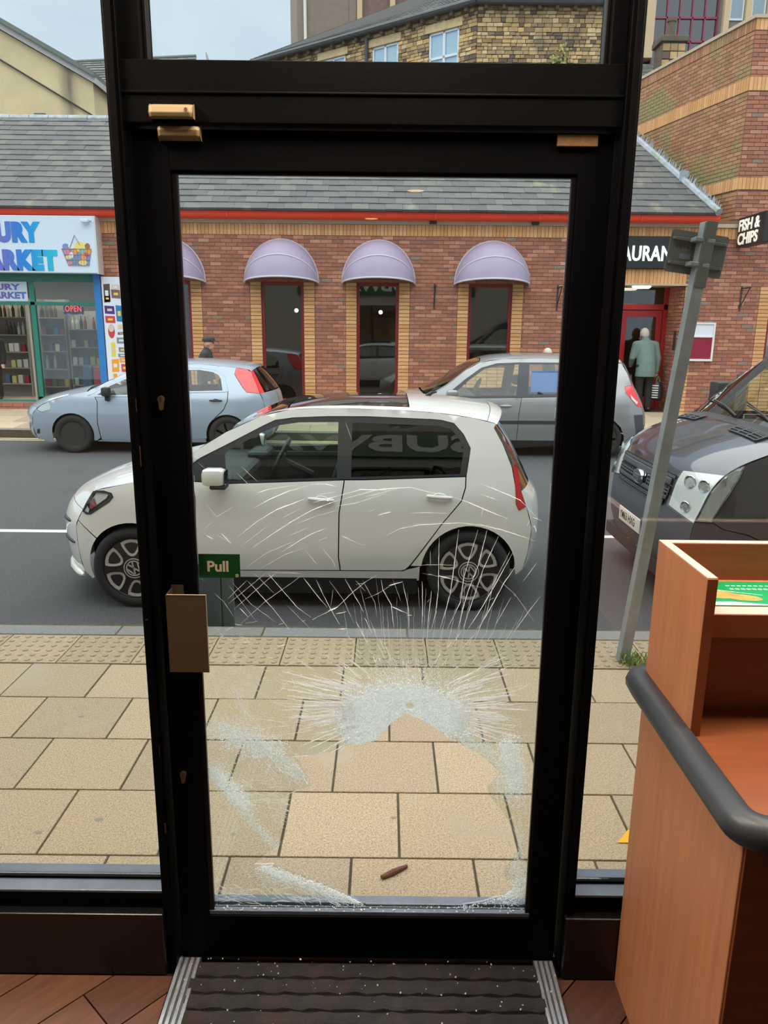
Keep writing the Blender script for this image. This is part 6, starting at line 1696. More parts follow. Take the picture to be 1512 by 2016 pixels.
PU.box('floor_pan', -.35, 2.95, -.55, .55, .18, .30); PU.box('floor_pan', .42, 2.12, -.76, .76, .18, .28); PU.box('engine_block', -.6, .4, -.5, .5, .28, .80); PU.box('wheel_well', -.34, .37, -.6, .6, .25, .66); PU.box('wheel_well', 2.14, 2.84, -.6, .6, .25, .66)
PU.box('dashboard', .35, .80, -.68, .68, .70, .96, mat='plastic_dark', c=.05); PU.seats([1.1, 1.95]); PU.steering(.95, .35, .95)
for sd in (-1, 1):
    w = PU.W(.62, .95); y0, y1 = sorted((sd * (w + .03), sd * (w + .19)))
    mo = MB().cham(.56, .68, y0, y1, .92, 1.06, .03).build('door_mirror', 'plastic_dark', PU.t, smooth=True); y0, y1 = sorted((sd * (w - .02), sd * (w + .09)))
    MB().cham(.58, .65, y0, y1, .84, .94, .015).build('mirror_arm', 'plastic_dark', mo)
PU.side('fog_lamp', [(-.60, .30), (-.54, .30), (-.53, .38), (-.58, .37)], 'plastic_dark', off=.003)

# ---------------- silver people carrier
SC = Car('people_carrier', (1.02, 13.0, -0.15), 'silver grey people carrier parked in front of the restaurant',
         [(.1, .78), (.25, .85), (.5, .9), (.7, .9), (.9, .87), (1.0, .84), (1.3, .74), (1.55, .62), (1.65, .56)], -1.10, 3.25, .7, .5)
SC.sections([(-1.05, .2, -.70, .2), (-1.15, .35, -.86, .33), (-1.17, .6, -.90, .58), (-1.12, .75, -.84, .72), (-.98, .85, -.72, .82), (-.72, .96, -.50, .91), (-.42, 1.02, -.33, .955), (-.02, 1.22, -.05, 1.12), (.32, 1.43, .25, 1.36), (.55, 1.545, .48, 1.485), (.85, 1.60, .85, 1.54), (1.4, 1.625, 1.4, 1.555), (2.0, 1.62, 2.0, 1.55),
             (2.5, 1.59, 2.5, 1.525), (2.82, 1.55, 2.74, 1.49), (2.95, 1.38, 2.82, 1.34), (3.08, 1.12, 2.92, 1.10), (3.17, .95, 3.0, .94), (3.24, .8, 3.08, .78), (3.30, .6, 3.14, .6), (3.28, .4, 3.13, .4), (3.15, .25, 3.02, .25)])
SC.top('front_bumper', 0, 4, -1, 1, 'paint_grey'); SC.top('bonnet', 4.03, 5.9, -1, 1, 'paint_grey'); SC.top('windscreen', 6, 8.9, -.9, .9, 'car_glass'); SC.top('windscreen_pillar', 6, 9, .9, 1, 'paint_grey', nt=4, mirror=True)
SC.top('roof_panel', 8.95, 14, -1, 1, 'paint_grey'); SC.top('rear_window', 14.03, 16, -.9, .9, 'car_glass_dark'); SC.top('rear_pillar', 14, 16, .9, 1, 'paint_grey', nt=4, mirror=True); SC.top('tailgate', 16.03, 18, -1, 1, 'paint_grey'); SC.top('rear_bumper', 18.03, 21, -1, 1, 'paint_grey')
sF = [(-.60, .20), (-.585, .35), (-.52, .50), (-.40, .61), (-.235, .655), (-.07, .61), (.05, .50), (.115, .35), (.13, .22)]; sR = [(2.08, .22), (2.10, .35), (2.17, .50), (2.29, .61), (2.45, .655), (2.61, .61), (2.73, .50), (2.80, .35), (2.81, .23)]
e1 = [(-.70, .2), (-.86, .33), (-.90, .58), (-.84, .72), (-.72, .82), (-.50, .91), (-.33, .955)]; e2 = [(-.05, 1.12), (.25, 1.36), (.48, 1.485), (.85, 1.54), (1.4, 1.555), (2.0, 1.55), (2.5, 1.525), (2.74, 1.49), (2.82, 1.34), (2.92, 1.10), (3.0, .94), (3.08, .78), (3.14, .6), (3.13, .4), (3.02, .25)]
SC.side('front_wing', e1 + [(-.12, .93), (.10, .90), (.16, .70), (.15, .30), (.13, .22)] + sF[::-1], 'paint_grey', gap=.003)
SC.side('front_door', [(.10, .935), (.60, .945), (1.14, .955), (1.10, .70), (1.09, .27), (.155, .27), (.165, .70)], 'paint_grey', gap=.004)
SC.side('rear_door', [(1.14, .955), (1.7, .97), (2.25, 1.0), (2.24, .80), (2.18, .62), (2.10, .45), (2.06, .27), (1.09, .27), (1.10, .70)], 'paint_grey', gap=.004)
SC.side('sill', [(.13, .22), (.15, .27), (2.06, .27), (2.08, .22), (1.1, .14)], 'plastic_dark')
SC.side('rear_quarter', [(2.255, 1.0), (2.30, 1.2), (2.30, 1.47), (2.3, 1.535), (2.5, 1.525), (2.74, 1.49), (2.82, 1.34), (2.89, 1.16), (2.775, 1.14), (2.79, 1.04), (2.98, .835), (3.06, .82), (3.08, .78), (3.14, .6), (3.13, .4), (3.02, .25), (2.81, .23), (2.80, .35), (2.73, .50), (2.61, .61), (2.45, .655), (2.29, .61), (2.185, .53), (2.245, .80)], 'paint_grey', gap=.003)
SC.side('tail_lamp', [(2.775, 1.14), (2.89, 1.16), (2.92, 1.10), (3.0, .94), (3.06, .82), (2.98, .835), (2.79, 1.04)], 'lamp_bright_red', off=.004)
SC.side('lamp_lens', [(2.86, 1.02), (2.95, .93), (2.99, .90), (2.97, .86), (2.88, .95)], 'plate_white', off=.007)
SC.side('bumper_insert', [(2.93, .70), (3.09, .70), (3.125, .45), (3.10, .36), (3.0, .40)], 'plastic_grey', off=.004); SC.side('side_moulding', [(.17, .54), (1.08, .545), (2.12, .55), (2.12, .60), (1.08, .595), (.17, .585)], 'plastic_dark', off=.010)
gf = [(.02, .96), (.60, .975), (1.06, .985), (1.10, 1.46), (.80, 1.45), (.55, 1.385), (.30, 1.21)]; g2_ = [(1.24, 1.005), (1.7, 1.01), (2.20, 1.03), (2.24, 1.2), (2.22, 1.44), (1.7, 1.465), (1.27, 1.465)]
dl = [(-.12, .935), (.10, .937), (.60, .947), (1.14, .957), (1.7, .972), (2.255, 1.0), (2.30, 1.2), (2.30, 1.47), (1.7, 1.495), (1.1, 1.492), (.75, 1.475), (.50, 1.405), (.25, 1.23)]
SC.side('window_surround', dl, 'plastic_grey', [gf, g2_], off=-.003); SC.side('front_side_window', gf, 'car_glass', off=-.006); SC.side('rear_side_window', g2_, 'car_glass', off=-.006)
SC.side('roof_rail', [(-.33, .955), (-.05, 1.12), (.25, 1.36), (.48, 1.485), (.85, 1.54), (1.4, 1.555), (2.0, 1.55), (2.3, 1.537), (2.3, 1.47), (1.7, 1.495), (1.1, 1.492), (.75, 1.475), (.50, 1.405), (.25, 1.23), (-.12, .935)], 'paint_grey')
SC.side('inner_shell', inset(e1 + e2 + sR[::-1] + sF[::-1], .02), 'underbody', [inset(dl, .012)], off=-.02, step=.12)
B(1.3, 2.15, -.715, -.71, 1.03, 1.36).build('sun_blind', 'shade_blue', SC.t)
SC.handle(.80, .98, .825, 'paint_grey'); SC.handle(1.98, 2.16, .84, 'paint_grey')
SC.wheel(-.235, .315, .315, .2, 'spoked'); SC.wheel(2.45, .315, .315, .2, 'spoked')
SC.box('floor_pan', -.65, 3.0, -.6, .6, .16, .30); SC.box('floor_pan', .15, 2.05, -.80, .80, .16, .26); SC.box('engine_block', -.8, .0, -.55, .55, .28, .82); SC.box('wheel_well', -.60, .13, -.62, .62, .25, .68); SC.box('wheel_well', 2.08, 2.82, -.62, .62, .25, .68)
SC.box('dashboard', -.2, .42, -.72, .72, .75, 1.0, mat='plastic_dark', c=.05); SC.seats([.85, 1.75], .36); SC.steering(.55, .38, 1.0)
for sd in (-1, 1):
    w = SC.W(.05, 1.0); y0, y1 = sorted((sd * (w + .03), sd * (w + .2)))
    MB().cham(-.06, .12, y0, y1, .95, 1.07, .035).build('door_mirror', 'paint_grey', SC.t, smooth=True)

# ---------------- dark van at the right
VN = Car('panel_van', (2.0, 5.98, -0.10), 'dark grey blue van with large clear headlamp standing beyond the wooden counter',
         [(.1, .86), (.25, .93), (.45, .97), (.75, .985), (1.0, .975), (1.2, .955), (1.6, .91), (2.0, .86), (2.4, .80), (2.55, .72)], -.10, 5.2, .62, .2, .13, .03)
VN.sections([(.10, .22, .30, .24), (.02, .30, .16, .30), (.0, .44, .10, .42), (.0, .60, .105, .58), (.035, .72, .12, .70), (.05, .82, .155, .80), (.085, .96, .20, .92), (.16, 1.06, .28, 1.03), (.36, 1.18, .42, 1.12), (.62, 1.275, .66, 1.21), (.74, 1.31, .78, 1.25),
             (1.05, 1.56, 1.06, 1.50), (1.40, 1.84, 1.40, 1.78), (1.72, 2.08, 1.70, 2.02), (1.95, 2.22, 1.92, 2.14), (2.4, 2.32, 2.4, 2.22), (3.5, 2.36, 3.5, 2.25), (5.0, 2.34, 5.0, 2.24), (5.2, 2.2, 5.18, 2.1), (5.24, 1.2, 5.22, 1.2), (5.2, .4, 5.18, .4)], px=3.0, pz=3.2)
VN.top('front_bumper', 0, 4.2, -1, 1, 'plastic_grey'); VN.top('grille_panel', 4.2, 6.0, -1, 1, 'paint_dark'); VN.top('bonnet', 6.02, 9.4, -1, 1, 'paint_dark'); VN.top('scuttle', 9.42, 10.0, -1, 1, 'plastic_dark')
VN.top('windscreen', 10, 13.9, -.92, .92, 'car_glass'); VN.top('windscreen_pillar', 10, 14, .92, 1, 'paint_dark', nt=4, mirror=True); VN.top('roof_panel', 14, 18, -1, 1, 'paint_dark'); VN.top('rear_door', 18, 20, -1, 1, 'paint_dark')
n0 = [(.30, .24), (.16, .30), (.10, .42), (.105, .58), (.12, .70)]
vl = [(.122, .71), (.155, .80), (.20, .92), (.28, 1.03), (.35, 1.08), (.40, 1.10), (.38, 1.03), (.325, .92), (.265, .80), (.225, .71)]
VN.side('bumper_side', n0 + [(.24, .70), (.30, .66), (.48, .62), (.60, .56), (.545, .46), (.52, .36), (.51, .24)], 'plastic_grey', gap=.001)
VN.side('wing', [(.31, .66), (.235, .705), (.275, .80), (.335, .92), (.39, 1.03), (.41, 1.105), (.66, 1.21), (.78, 1.25), (1.25, 1.24), (1.27, .80), (1.26, .30), (1.24, .30), (1.20, .46), (1.10, .60), (.97, .68), (.87, .70), (.76, .68), (.66, .62), (.60, .57), (.48, .625)], 'paint_dark', gap=.0015)
VN.side('cab_door', [(1.255, 1.24), (2.3, 1.24), (2.32, .30), (1.265, .30), (1.275, .80)], 'paint_dark', gap=.004)
VN.side('body_side', [(2.33, .30), (2.31, 1.24), (2.33, 1.95), (1.80, 1.98), (1.72, 2.03), (1.92, 2.14), (2.4, 2.22), (3.5, 2.25), (5.0, 2.24), (5.18, 2.1), (5.22, 1.2), (5.18, .4), (4.6, .30), (4.55, .55), (4.3, .70), (4.0, .70), (3.75, .55), (3.70, .30)], 'paint_dark', gap=.003, step=.12)
gv = [(.98, 1.27), (2.25, 1.27), (2.28, 1.92), (1.78, 1.93), (1.60, 1.86)]
VN.side('door_frame', [(.78, 1.24), (1.06, 1.50), (1.40, 1.78), (1.72, 2.03), (1.80, 1.98), (2.33, 1.95), (2.31, 1.24)], 'paint_dark', [gv]); VN.side('cab_window', gv, 'car_glass', off=-.006)
def lamp_front(name, mat, off, g=0.0):
    for sd in (-1, 1):
        vs = []
        for i in range(9):
            u = i / 8
            for j in range(7):
                t_ = -1 + (.36 - g) * j / 6; q = (3.95 + .35 * j / 6 + g) + ((7.0 - .55 * (j / 6)) - (3.95 + .35 * j / 6) - 2 * g) * u
                p = VN.P(q, t_); vs.append((p.x - off, (p.y - off * .5) * (1 if sd < 0 else -1), p.z))
        fs = [(i * 7 + j, i * 7 + j + 1, (i + 1) * 7 + j + 1, (i + 1) * 7 + j) for i in range(8) for j in range(6)]
        MB().add(vs, fs, .5, True).build(name, mat, VN.t)
lamp_front('headlamp', 'lamp_lens', .026); lamp_front('headlamp_housing', 'lamp_reflector', .003)
VN.side('headlamp', vl, 'lamp_lens', off=.012, solid=.003); VN.side('headlamp_housing', vl, 'lamp_reflector', off=.002)
VN.side('headlamp_trim', inset(vl, -.002), 'paint_dark', [inset(vl, .008)], off=.008, step=.03)
for sd in (-1, 1):
    for q, tt, r in ((6.05, -.80, .050), (6.15, -.94, .046), (4.75, -.86, .040)):
        p = VN.P(q, tt); m = Matrix.Translation((p.x - .016, (p.y - .012) * -sd, p.z)) @ Matrix.Rotation(-.55 * sd, 4, 'Z') @ Matrix.Rotation(-PI / 2, 4, 'Y')
        MB().lathe([(r, .004), (r * .93, .008), (r * .6, .003), (r * .3, .001), (1e-5, .006)], 20, m).build('lamp_bowl', 'chrome', VN.t)
    for x, z, r in ((.285, .99, .034),):
        w = VN.W(x, z); m = Matrix.Translation((x, sd * (w - .014), z)) @ Matrix.Rotation(PI / 2 * (1 if sd < 0 else -1), 4, 'X') @ Matrix.Rotation(-.5 * sd, 4, 'Y')
        MB().lathe([(r, .02), (r * .95, .022), (r * .6, .0), (r * .3, -.005), (1e-5, .012)], 20, m).build('lamp_bowl', 'chrome', VN.t)
VN.wheel(.90, .335, .335, .22, 'spoked'); VN.wheel(4.15, .335, .335, .22, 'spoked')
VN.box('floor_pan', .35, 5.0, -.7, .7, .25, .40); VN.box('engine_block', .35, 1.0, -.62, .62, .38, 1.0); VN.box('wheel_well', .52, 1.25, -.68, .68, .3, .74); VN.box('load_space', 2.4, 5.1, -.8, .8, .4, 2.1); VN.box('dashboard', .80, 1.3, -.8, .8, .9, 1.22, mat='plastic_dark', c=.05); VN.seats([1.9], .7, y=.45, w=.5); VN.steering(1.42, .42, 1.22)
def vp(q, y):   # a point on the van's nose at section q, y across
    lo = -1.0; hi = 1.0
    for _ in range(40):
        mid = (lo + hi) / 2
        if VN.P(q, mid).y < y: lo = mid
        else: hi = mid
    return VN.P(q, (lo + hi) / 2)
def nose_patch(name, q0, q1, y0, y1, mat, off=.006, parent=None, n=10, m_=4):
    vs = []
    for i in range(m_ + 1):
        for j in range(n + 1):
            p = vp(q0 + (q1 - q0) * i / m_, y0 + (y1 - y0) * j / n); vs.append((p.x - off, p.y, p.z + off * .2))
    k = n + 1
    fs = [(i * k + j, (i + 1) * k + j, (i + 1) * k + j + 1, i * k + j + 1) for i in range(m_) for j in range(n)]
    o = MB().add(vs, [tuple(reversed(f)) for f in fs], 0.5, True).build(name, mat, parent or VN.t); s_ = o.modifiers.new('thick', 'SOLIDIFY'); s_.thickness = .006; s_.offset = -1; return o
nose_patch('grille_bar', 5.45, 5.80, -.56, .56, 'plastic_grey', .012); nose_patch('grille_bar', 4.55, 4.85, -.56, .56, 'plastic_grey', .012)
for q0, q1, y0, y1 in ((5.82, 6.02, -.58, .58), (4.9, 5.4, -.56, -.16), (4.9, 5.4, .16, .56), (4.1, 4.5, -.52, .52)):
    g = nose_patch('grille_opening', q0, q1, y0, y1, 'underbody', .005)
    nb = int((y1 - y0) / .045)
    for k in range(nb + 1):
        y = y0 + (y1 - y0) * k / nb; a = vp(q0, y); b = vp(q1, y)
        MB().tube([(a.x - .014, a.y, a.z), (b.x - .014, b.y, b.z)], .0055, 4).build('grille_mesh', 'plastic_grey', g)
    for kk in (1, 2):
        q = q0 + (q1 - q0) * kk / 3
        MB().tube([Vector((-.014, 0, 0)) + vp(q, y0 + (y1 - y0) * j / 8) for j in range(9)], .005, 4).build('grille_mesh', 'plastic_grey', g)
bp_ = vp(5.15, 0.0); em = Matrix.Translation((bp_.x - .03, 0, bp_.z)) @ Matrix.Rotation(-PI / 2, 4, 'Y') @ Matrix.Rotation(PI / 2, 4, 'Z')
bd = MB().lathe([(.062, -.03), (.062, .0), (.056, .008), (.050, .006)], 28, em @ Matrix.Diagonal((1.75, 1, 1, 1))).build('badge', 'chrome', VN.t)
MB().lathe([(.052, .004), (.03, .010), (1e-5, .012)], 28, em @ Matrix.Diagonal((1.75, 1, 1, 1))).build('badge_plate', 'emblem_blue', bd)
text('badge_script', 'Ford', 'chrome', bd, em @ Matrix.Rotation(PI, 4, 'Z') @ Matrix.Translation((-.062, -.022, .012)) if False else em @ Matrix.Translation((-.060, -.020, .012)), size=.068, depth=.002, bold=.0006, xs=.85, shear=.35)
pp_ = vp(2.35, 0.0); pm2 = Matrix.Translation((pp_.x - .012, 0, pp_.z - .01)) @ Matrix.Rotation(-PI / 2, 4, 'Z') @ Matrix.Rotation(PI / 2, 4, 'X')
npl = MB().box(-.26, .26, -.056, .056, -.004, .004, m=pm2).build('number_plate', 'plate_white', VN.t)
text('lettering', 'YM63 HXG', 'marking_dark', npl, pm2 @ Matrix.Translation((-.235, -.030, .0046)), size=.092, depth=.001, bold=.0015, xs=.86)
B(.02, .30, -.72, .72, .20, .30).build('skirt', 'plastic_dark', VN.t)
for y in (-.30, -.12, .10): MB().ball((.03, y, .30), .012, 6).build('bolt', 'plate_white', VN.t)
# bonnet vent, wipers, mirror
vt = []
def bon(q, y): p = vp(q, y); return Vector((p.x, p.y, p.z))
for y0, y1 in ((-.72, -.32), (.32, .72)):
    vs = [bon(q, y0 + (y1 - y0) * j / 6) + Vector((0, 0, .006)) for q in (8.72, 9.0, 9.25) for j in range(7)]
    g = MB().add(vs, [(i * 7 + j, i * 7 + j + 1, (i + 1) * 7 + j + 1, (i + 1) * 7 + j) for i in range(2) for j in range(6)], .5, True).build('bonnet_vent', 'underbody', VN.t)
    for q in (8.72, 8.85, 8.98, 9.11, 9.25): MB().tube([bon(q, y0 + (y1 - y0) * j / 6) + Vector((0, 0, .010)) for j in range(7)], .006, 5).build('vent_bar', 'plastic_grey', g)
    for k in range(4):
        y = y0 + (y1 - y0) * k / 3; MB().tube([bon(q, y) + Vector((0, 0, .010)) for q in (8.72, 9.0, 9.25)], .007, 5).build('vent_bar', 'plastic_grey', g)
for ya, yb in ((-.05, .62), (-.68, -.02)):
    a = vp(9.9, ya) + Vector((0, 0, .03)); b = vp(10.35, yb) + Vector((-.01, 0, .03)); c = vp(10.15, ya + .1) + Vector((-.01, 0, .03))
    w = MB().tube([a, a * .5 + b * .5 + Vector((0, 0, .015)), b], .009, 6).build('wiper', 'plastic_dark', VN.t)
    MB().tube([vp(10.12, ya + .15) + Vector((-.005, 0, .018)), vp(10.45, yb + .25 if yb > 0 else yb + .1) + Vector((-.005, 0, .018))], .006, 5).build('wiper_blade', 'underbody', w)
MB().cham(1.02, 1.20, -1.22, -1.02, 1.22, 1.52, .03).build('door_mirror', 'plastic_dark', VN.t, smooth=True)
MB().cham(1.02, 1.20, 1.02, 1.22, 1.22, 1.52, .03).build('door_mirror', 'plastic_dark', VN.t, smooth=True)

# ------------------------------------------------------------------ people
M('skin', S(206, 152, 130), 0.6, var=0.06)
M('hair_white', S(206, 198, 186), 0.9, var=0.15, vscale=40)
M('coat_green', S(112, 134, 130), 0.85, var=0.12, vscale=9, bump=0.1, bscale=14)
M('coat_dark', S(58, 60, 66), 0.85, var=0.15, vscale=9, bump=0.1, bscale=14)
M('coat_black', S(30, 30, 34), 0.85)
M('trousers_dark', S(32, 30, 34), 0.9)
M('shoe_brown', S(52, 28, 28), 0.5)
M('cap_grey', S(62, 62, 62), 0.95)
M('bag_black', S(26, 26, 28), 0.4); M('bag_white', S(220, 222, 220), 0.4); M('bag_green', S(30, 130, 80), 0.5)
M('eye_dark', S(40, 30, 28), 0.4)
def ellipse_loft(mb, rings, n=16):
    """rings: (x, y, z, rx, ry), bottom to top"""
    vs = []
    for x, y, z, rx, ry in rings: vs += [(x + rx * math.cos(2 * PI * k / n), y + ry * math.sin(2 * PI * k / n), z) for k in range(n)]
    fs = [(i * n + k, i * n + (k + 1) % n, (i + 1) * n + (k + 1) % n, (i + 1) * n + k) for i in range(len(rings) - 1) for k in range(n)]
    fs += [list(range(n - 1, -1, -1)), [(len(rings) - 1) * n + k for k in range(n)]]
    mb.add(vs, fs, 0.5, True); return mb
def fuse(o, vox):
    r = o.modifiers.new('fuse', 'REMESH'); r.mode = 'VOXEL'; r.voxel_size = vox; r.use_smooth_shade = True
    s_ = o.modifiers.new('soften', 'SMOOTH'); s_.factor = 0.5; s_.iterations = 4
def limb(mb, pts_, rs):
    for p, r in zip(pts_, rs): mb.ball(p, r, 8)
    mb.tube(pts_, rs, 12)
def hand(mb, w, d, side):
    """palm at wrist w pointing along d with five bent fingers"""
    w = Vector(w); d = Vector(d).normalized(); s_ = d.cross(Vector((0, 1, 0)))
    if s_.length < 0.1: s_ = Vector((1, 0, 0))
    s_.normalize(); f = d.cross(s_)
    limb(mb, [w, w + d * 0.05, w + d * 0.085], [0.026, 0.034, 0.030])
    for i, l in enumerate((0.060, 0.070, 0.066, 0.052)):
        b = w + d * 0.085 + s_ * (i - 1.5) * 0.018
        mb.tube([b, b + d * l * 0.5 + f * 0.008, b + d * l * 0.8 + f * 0.028], [0.0095, 0.009, 0.008], 6)
    b = w + d * 0.035 - s_ * 0.03; mb.tube([b, b - s_ * 0.018 + d * 0.03, b - s_ * 0.012 + d * 0.058 + f * 0.01], [0.012, 0.0105, 0.009], 6)
def person(label, loc, rotz, h, coat, stoop=0.0, hair=True, cap=False, arms=None, coat_len=0.78, legs=None, trousers='trousers_dark'):
    """figure facing local -y, feet at the origin, scaled to height h"""
    t = thing('person', loc, label, 'person', rotz=rotz, local=True)
    k = h / 1.72; t.scale = (k, k, k)
    fw = -stoop                                # forward shift of the head
    hx, hy, hz = 0.0, fw * 1.0, 1.60 - stoop * 0.35
    sy = fw * 0.45; sz = 1.40 - stoop * 0.12   # shoulders
    arms = arms or {-1: [(0.22, sy, sz - .02), (0.26, sy + .02, 1.12), (0.24, sy - .06, 0.88)], 1: [(0.22, sy, sz - .02), (0.26, sy + .02, 1.12), (0.24, sy - .06, 0.88)]}
    legs = legs or {-1: [(0.10, 0, 0.92), (0.10, -0.02, 0.50), (0.10, 0.02, 0.08)], 1: [(0.10, 0, 0.92), (0.10, -0.02, 0.50), (0.10, 0.02, 0.08)]}
    b = MB()
    b.ball((hx, hy, hz + .02), 0.105, 12, sq=(0.80, 0.98, 1.12)); b.ball((hx, hy - .03, hz - .055), 0.072, 10, sq=(0.86, 0.95, 1.0))
    b.ball((hx, hy - .108, hz - .012), 0.016, 8, sq=(0.8, 1.1, 1.5)); b.ball((hx, hy - .098, hz - .062), 0.016, 6, sq=(1.4, .6, .6))
    for sd in (-1, 1): b.ball((hx + sd * .083, hy + .005, hz - .005), 0.026, 8, sq=(0.4, 0.8, 1.2)); b.ball((hx + sd * .034, hy - .087, hz + .028), 0.018, 6, sq=(1.2, .6, .6))
    limb(b, [(0, sy + .01, sz - .02), (0, (sy + hy) / 2 + .02, (sz + hz) / 2 - .02), (hx, hy + .01, hz - .04)], [0.075, 0.058, 0.056])
    ellipse_loft(b, [(0, 0, .86, .14, .11), (0, 0, .98, .155, .115), (0, sy * .3, 1.12, .14, .10), (0, sy * .7, 1.28, .165, .11), (0, sy, 1.38, .16, .095), (0, sy, sz + .03, .09, .07)])
    for sd in (-1, 1):
        a = [(sd * x, y, z) for x, y, z in arms[sd]]; limb(b, a, [.05, .04, .030]); d = Vector(a[2]) - Vector(a[1]); hand(b, a[2], d, sd)
        l = [(sd * x, y, z) for x, y, z in legs[sd]]; limb(b, l, [.082, .056, .042]); limb(b, [(l[2][0], l[2][1] + .02, .05), (l[2][0], l[2][1] - .14, .035)], [.042, .036])
    o = b.build('body', 'skin', t); fuse(o, 0.009)
    for sd in (-1, 1): MB().ball((hx + sd * .033, hy - .0965, hz + .026), 0.007, 6).build('eye', 'eye_dark', t)
    c = MB(); z0 = coat_len
    ellipse_loft(c, [(0, .0, z0, .21, .155), (0, .005, z0 + .12, .205, .155), (0, sy * .2 + .01, 1.02, .195, .15), (0, sy * .6 + .01, 1.18, .19, .145), (0, sy + .012, 1.32, .195, .14), (0, sy + .01, sz - .01, .165, .115), (0, sy, sz + .05, .095, .085)], 20)
    limb(c, [(-.17, sy, sz - .03), (0, sy + .01, sz + .0), (.17, sy, sz - .03)], [.075, .08, .075])
    for sd in (-1, 1): a = [(sd * x, y, z) for x, y, z in arms[sd]]; limb(c, a, [.076, .066, .054])
    limb(c, [(0, sy, sz + .03), (0, (sy * .6 + hy * .4), sz + .075)], [.082, .074])
    co = c.build('coat', coat, t); fuse(co, 0.013)
    p = MB()
    for sd in (-1, 1): l = [(sd * x, y, z) for x, y, z in legs[sd]]; limb(p, [l[0], l[1], (l[2][0], l[2][1], .10)], [.105, .080, .070])
    ellipse_loft(p, [(0, 0, .80, .16, .12), (0, 0, .95, .165, .125), (0, 0, 1.0, .15, .11)])
    po_ = p.build('trousers', trousers, t); fuse(po_, 0.013)
    for sd in (-1, 1):
        l = legs[sd][2]; s_ = MB(); limb(s_, [(sd * l[0], l[1] + .045, .045), (sd * l[0], l[1] - .05, .05), (sd * l[0], l[1] - .15, .038)], [.046, .05, .042]); so_ = s_.build('shoe', 'shoe_brown', t)
    if hair:
        hm = MB(); n1, n2 = 16, 10
        for i in range(n2 + 1):
            for j in range(n1):
                a = 2 * PI * j / n1; f = .5 + .5 * math.sin(a)     # back of the head
                th = (PI * .36 + PI * .30 * f) * i / n2
                hm.v.append((hx + .093 * math.sin(th) * math.cos(a), hy + .012 + .108 * math.sin(th) * math.sin(a), hz + .022 + .124 * math.cos(th)))
        for i in range(n2):
            for j in range(n1): hm.f.append([i * n1 + j, i * n1 + (j + 1) % n1, (i + 1) * n1 + (j + 1) % n1, (i + 1) * n1 + j]); hm.t.append(.5); hm.sm.append(True)
        hm.f = [list(reversed(f)) for f in hm.f]; hm.build('hair', 'hair_white', t)
    if cap:
        cm = MB(); ellipse_loft(cm, [(hx, hy + .01, hz + .045, .094, .115), (hx, hy + .005, hz + .075, .104, .128), (hx, hy, hz + .105, .100, .125), (hx, hy - .01, hz + .135, .078, .10), (hx, hy - .01, hz + .148, .03, .04)], 18)
        ca = cm.build('flat_cap', 'cap_grey', t)
        vs = [(hx + .088 * math.cos(a), hy - .055 - .125 * abs(math.sin(a)) ** .8, hz + .062 - .025 * abs(math.sin(a))) for a in (PI * i / 10 for i in range(11))] + [(hx + .088 * math.cos(a), hy - .07, hz + .07) for a in (PI * i / 10 for i in range(11))]
        pk = MB().add(vs, [(i, i + 1, 12 + i, 11 + i) for i in range(10)], .5, True).build('peak', 'cap_grey', ca); sd_ = pk.modifiers.new('thick', 'SOLIDIFY'); sd_.thickness = .01
    return t
person('elderly person in grey green coat and dark trousers seen from behind at the restaurant door', (5.58, 16.62, fz(16.2)), PI + 0.12, 1.80, 'coat_green', stoop=0.20, coat_len=0.70,
       arms={-1: [(0.21, -.09, 1.34), (0.27, -.05, 1.06), (0.27, -.08, 0.80)], 1: [(0.21, -.09, 1.34), (0.26, -.10, 1.08), (0.20, -.26, 0.95)]})
person('person in dark jacket and grey flat cap walking behind the silver hatchback', (-3.42, 14.65, fz(14.65)), PI / 2, 1.62, 'coat_dark', stoop=0.10, cap=True, hair=False,
       legs={-1: [(0.10, 0, 0.92), (0.10, -0.16, 0.52), (0.10, -0.18, 0.08)], 1: [(0.10, 0, 0.92), (0.10, 0.06, 0.50), (0.10, 0.22, 0.10)]})
person('white haired person whose head just shows above the people carrier roof', (3.22, 15.2, fz(15.2)), -PI / 2, 1.42, 'coat_dark', stoop=0.08)
person('person in black clothes at the picture edge in the supermarket doorway', (-8.42, 16.60, 0.255), 0.4, 1.52, 'coat_black')
bgx, bgy, bgz = 5.86, 16.58, 0.80
bt = thing('shopping_bag', (bgx, bgy, bgz - 0.42), 'black and white striped plastic bag with green handles held by the stooping person', 'bag')
mb = MB(); ellipse_loft(mb, [(bgx, bgy, bgz - .42, .07, .04), (bgx, bgy, bgz - .38, .115, .075), (bgx + .01, bgy, bgz - .22, .12, .07), (bgx, bgy, bgz - .08, .09, .045), (bgx, bgy, bgz - .02, .05, .02)], 16); mb.build('bag_body', 'bag_black', bt)
for k in range(6):
    z = bgz - .36 + k * .05; mb = MB(); vs = []
    for i in range(7):
        a = PI * (1.06 + .42 * i / 6); vs += [(bgx + .123 * math.cos(a), bgy + .079 * math.sin(a), z), (bgx + .123 * math.cos(a), bgy + .079 * math.sin(a), z + .022)]
    mb.add(vs, [(2 * i, 2 * i + 2, 2 * i + 3, 2 * i + 1) for i in range(6)]); mb.build('printed_stripe', 'bag_white', bt)
MB().tube([(bgx - .04, bgy, bgz - .04), (bgx - .03, bgy, bgz + .06), (bgx - .01, bgy, bgz + .10), (bgx + .02, bgy, bgz + .05), (bgx + .04, bgy, bgz - .04)], .013, 6).build('handle', 'bag_green', bt)

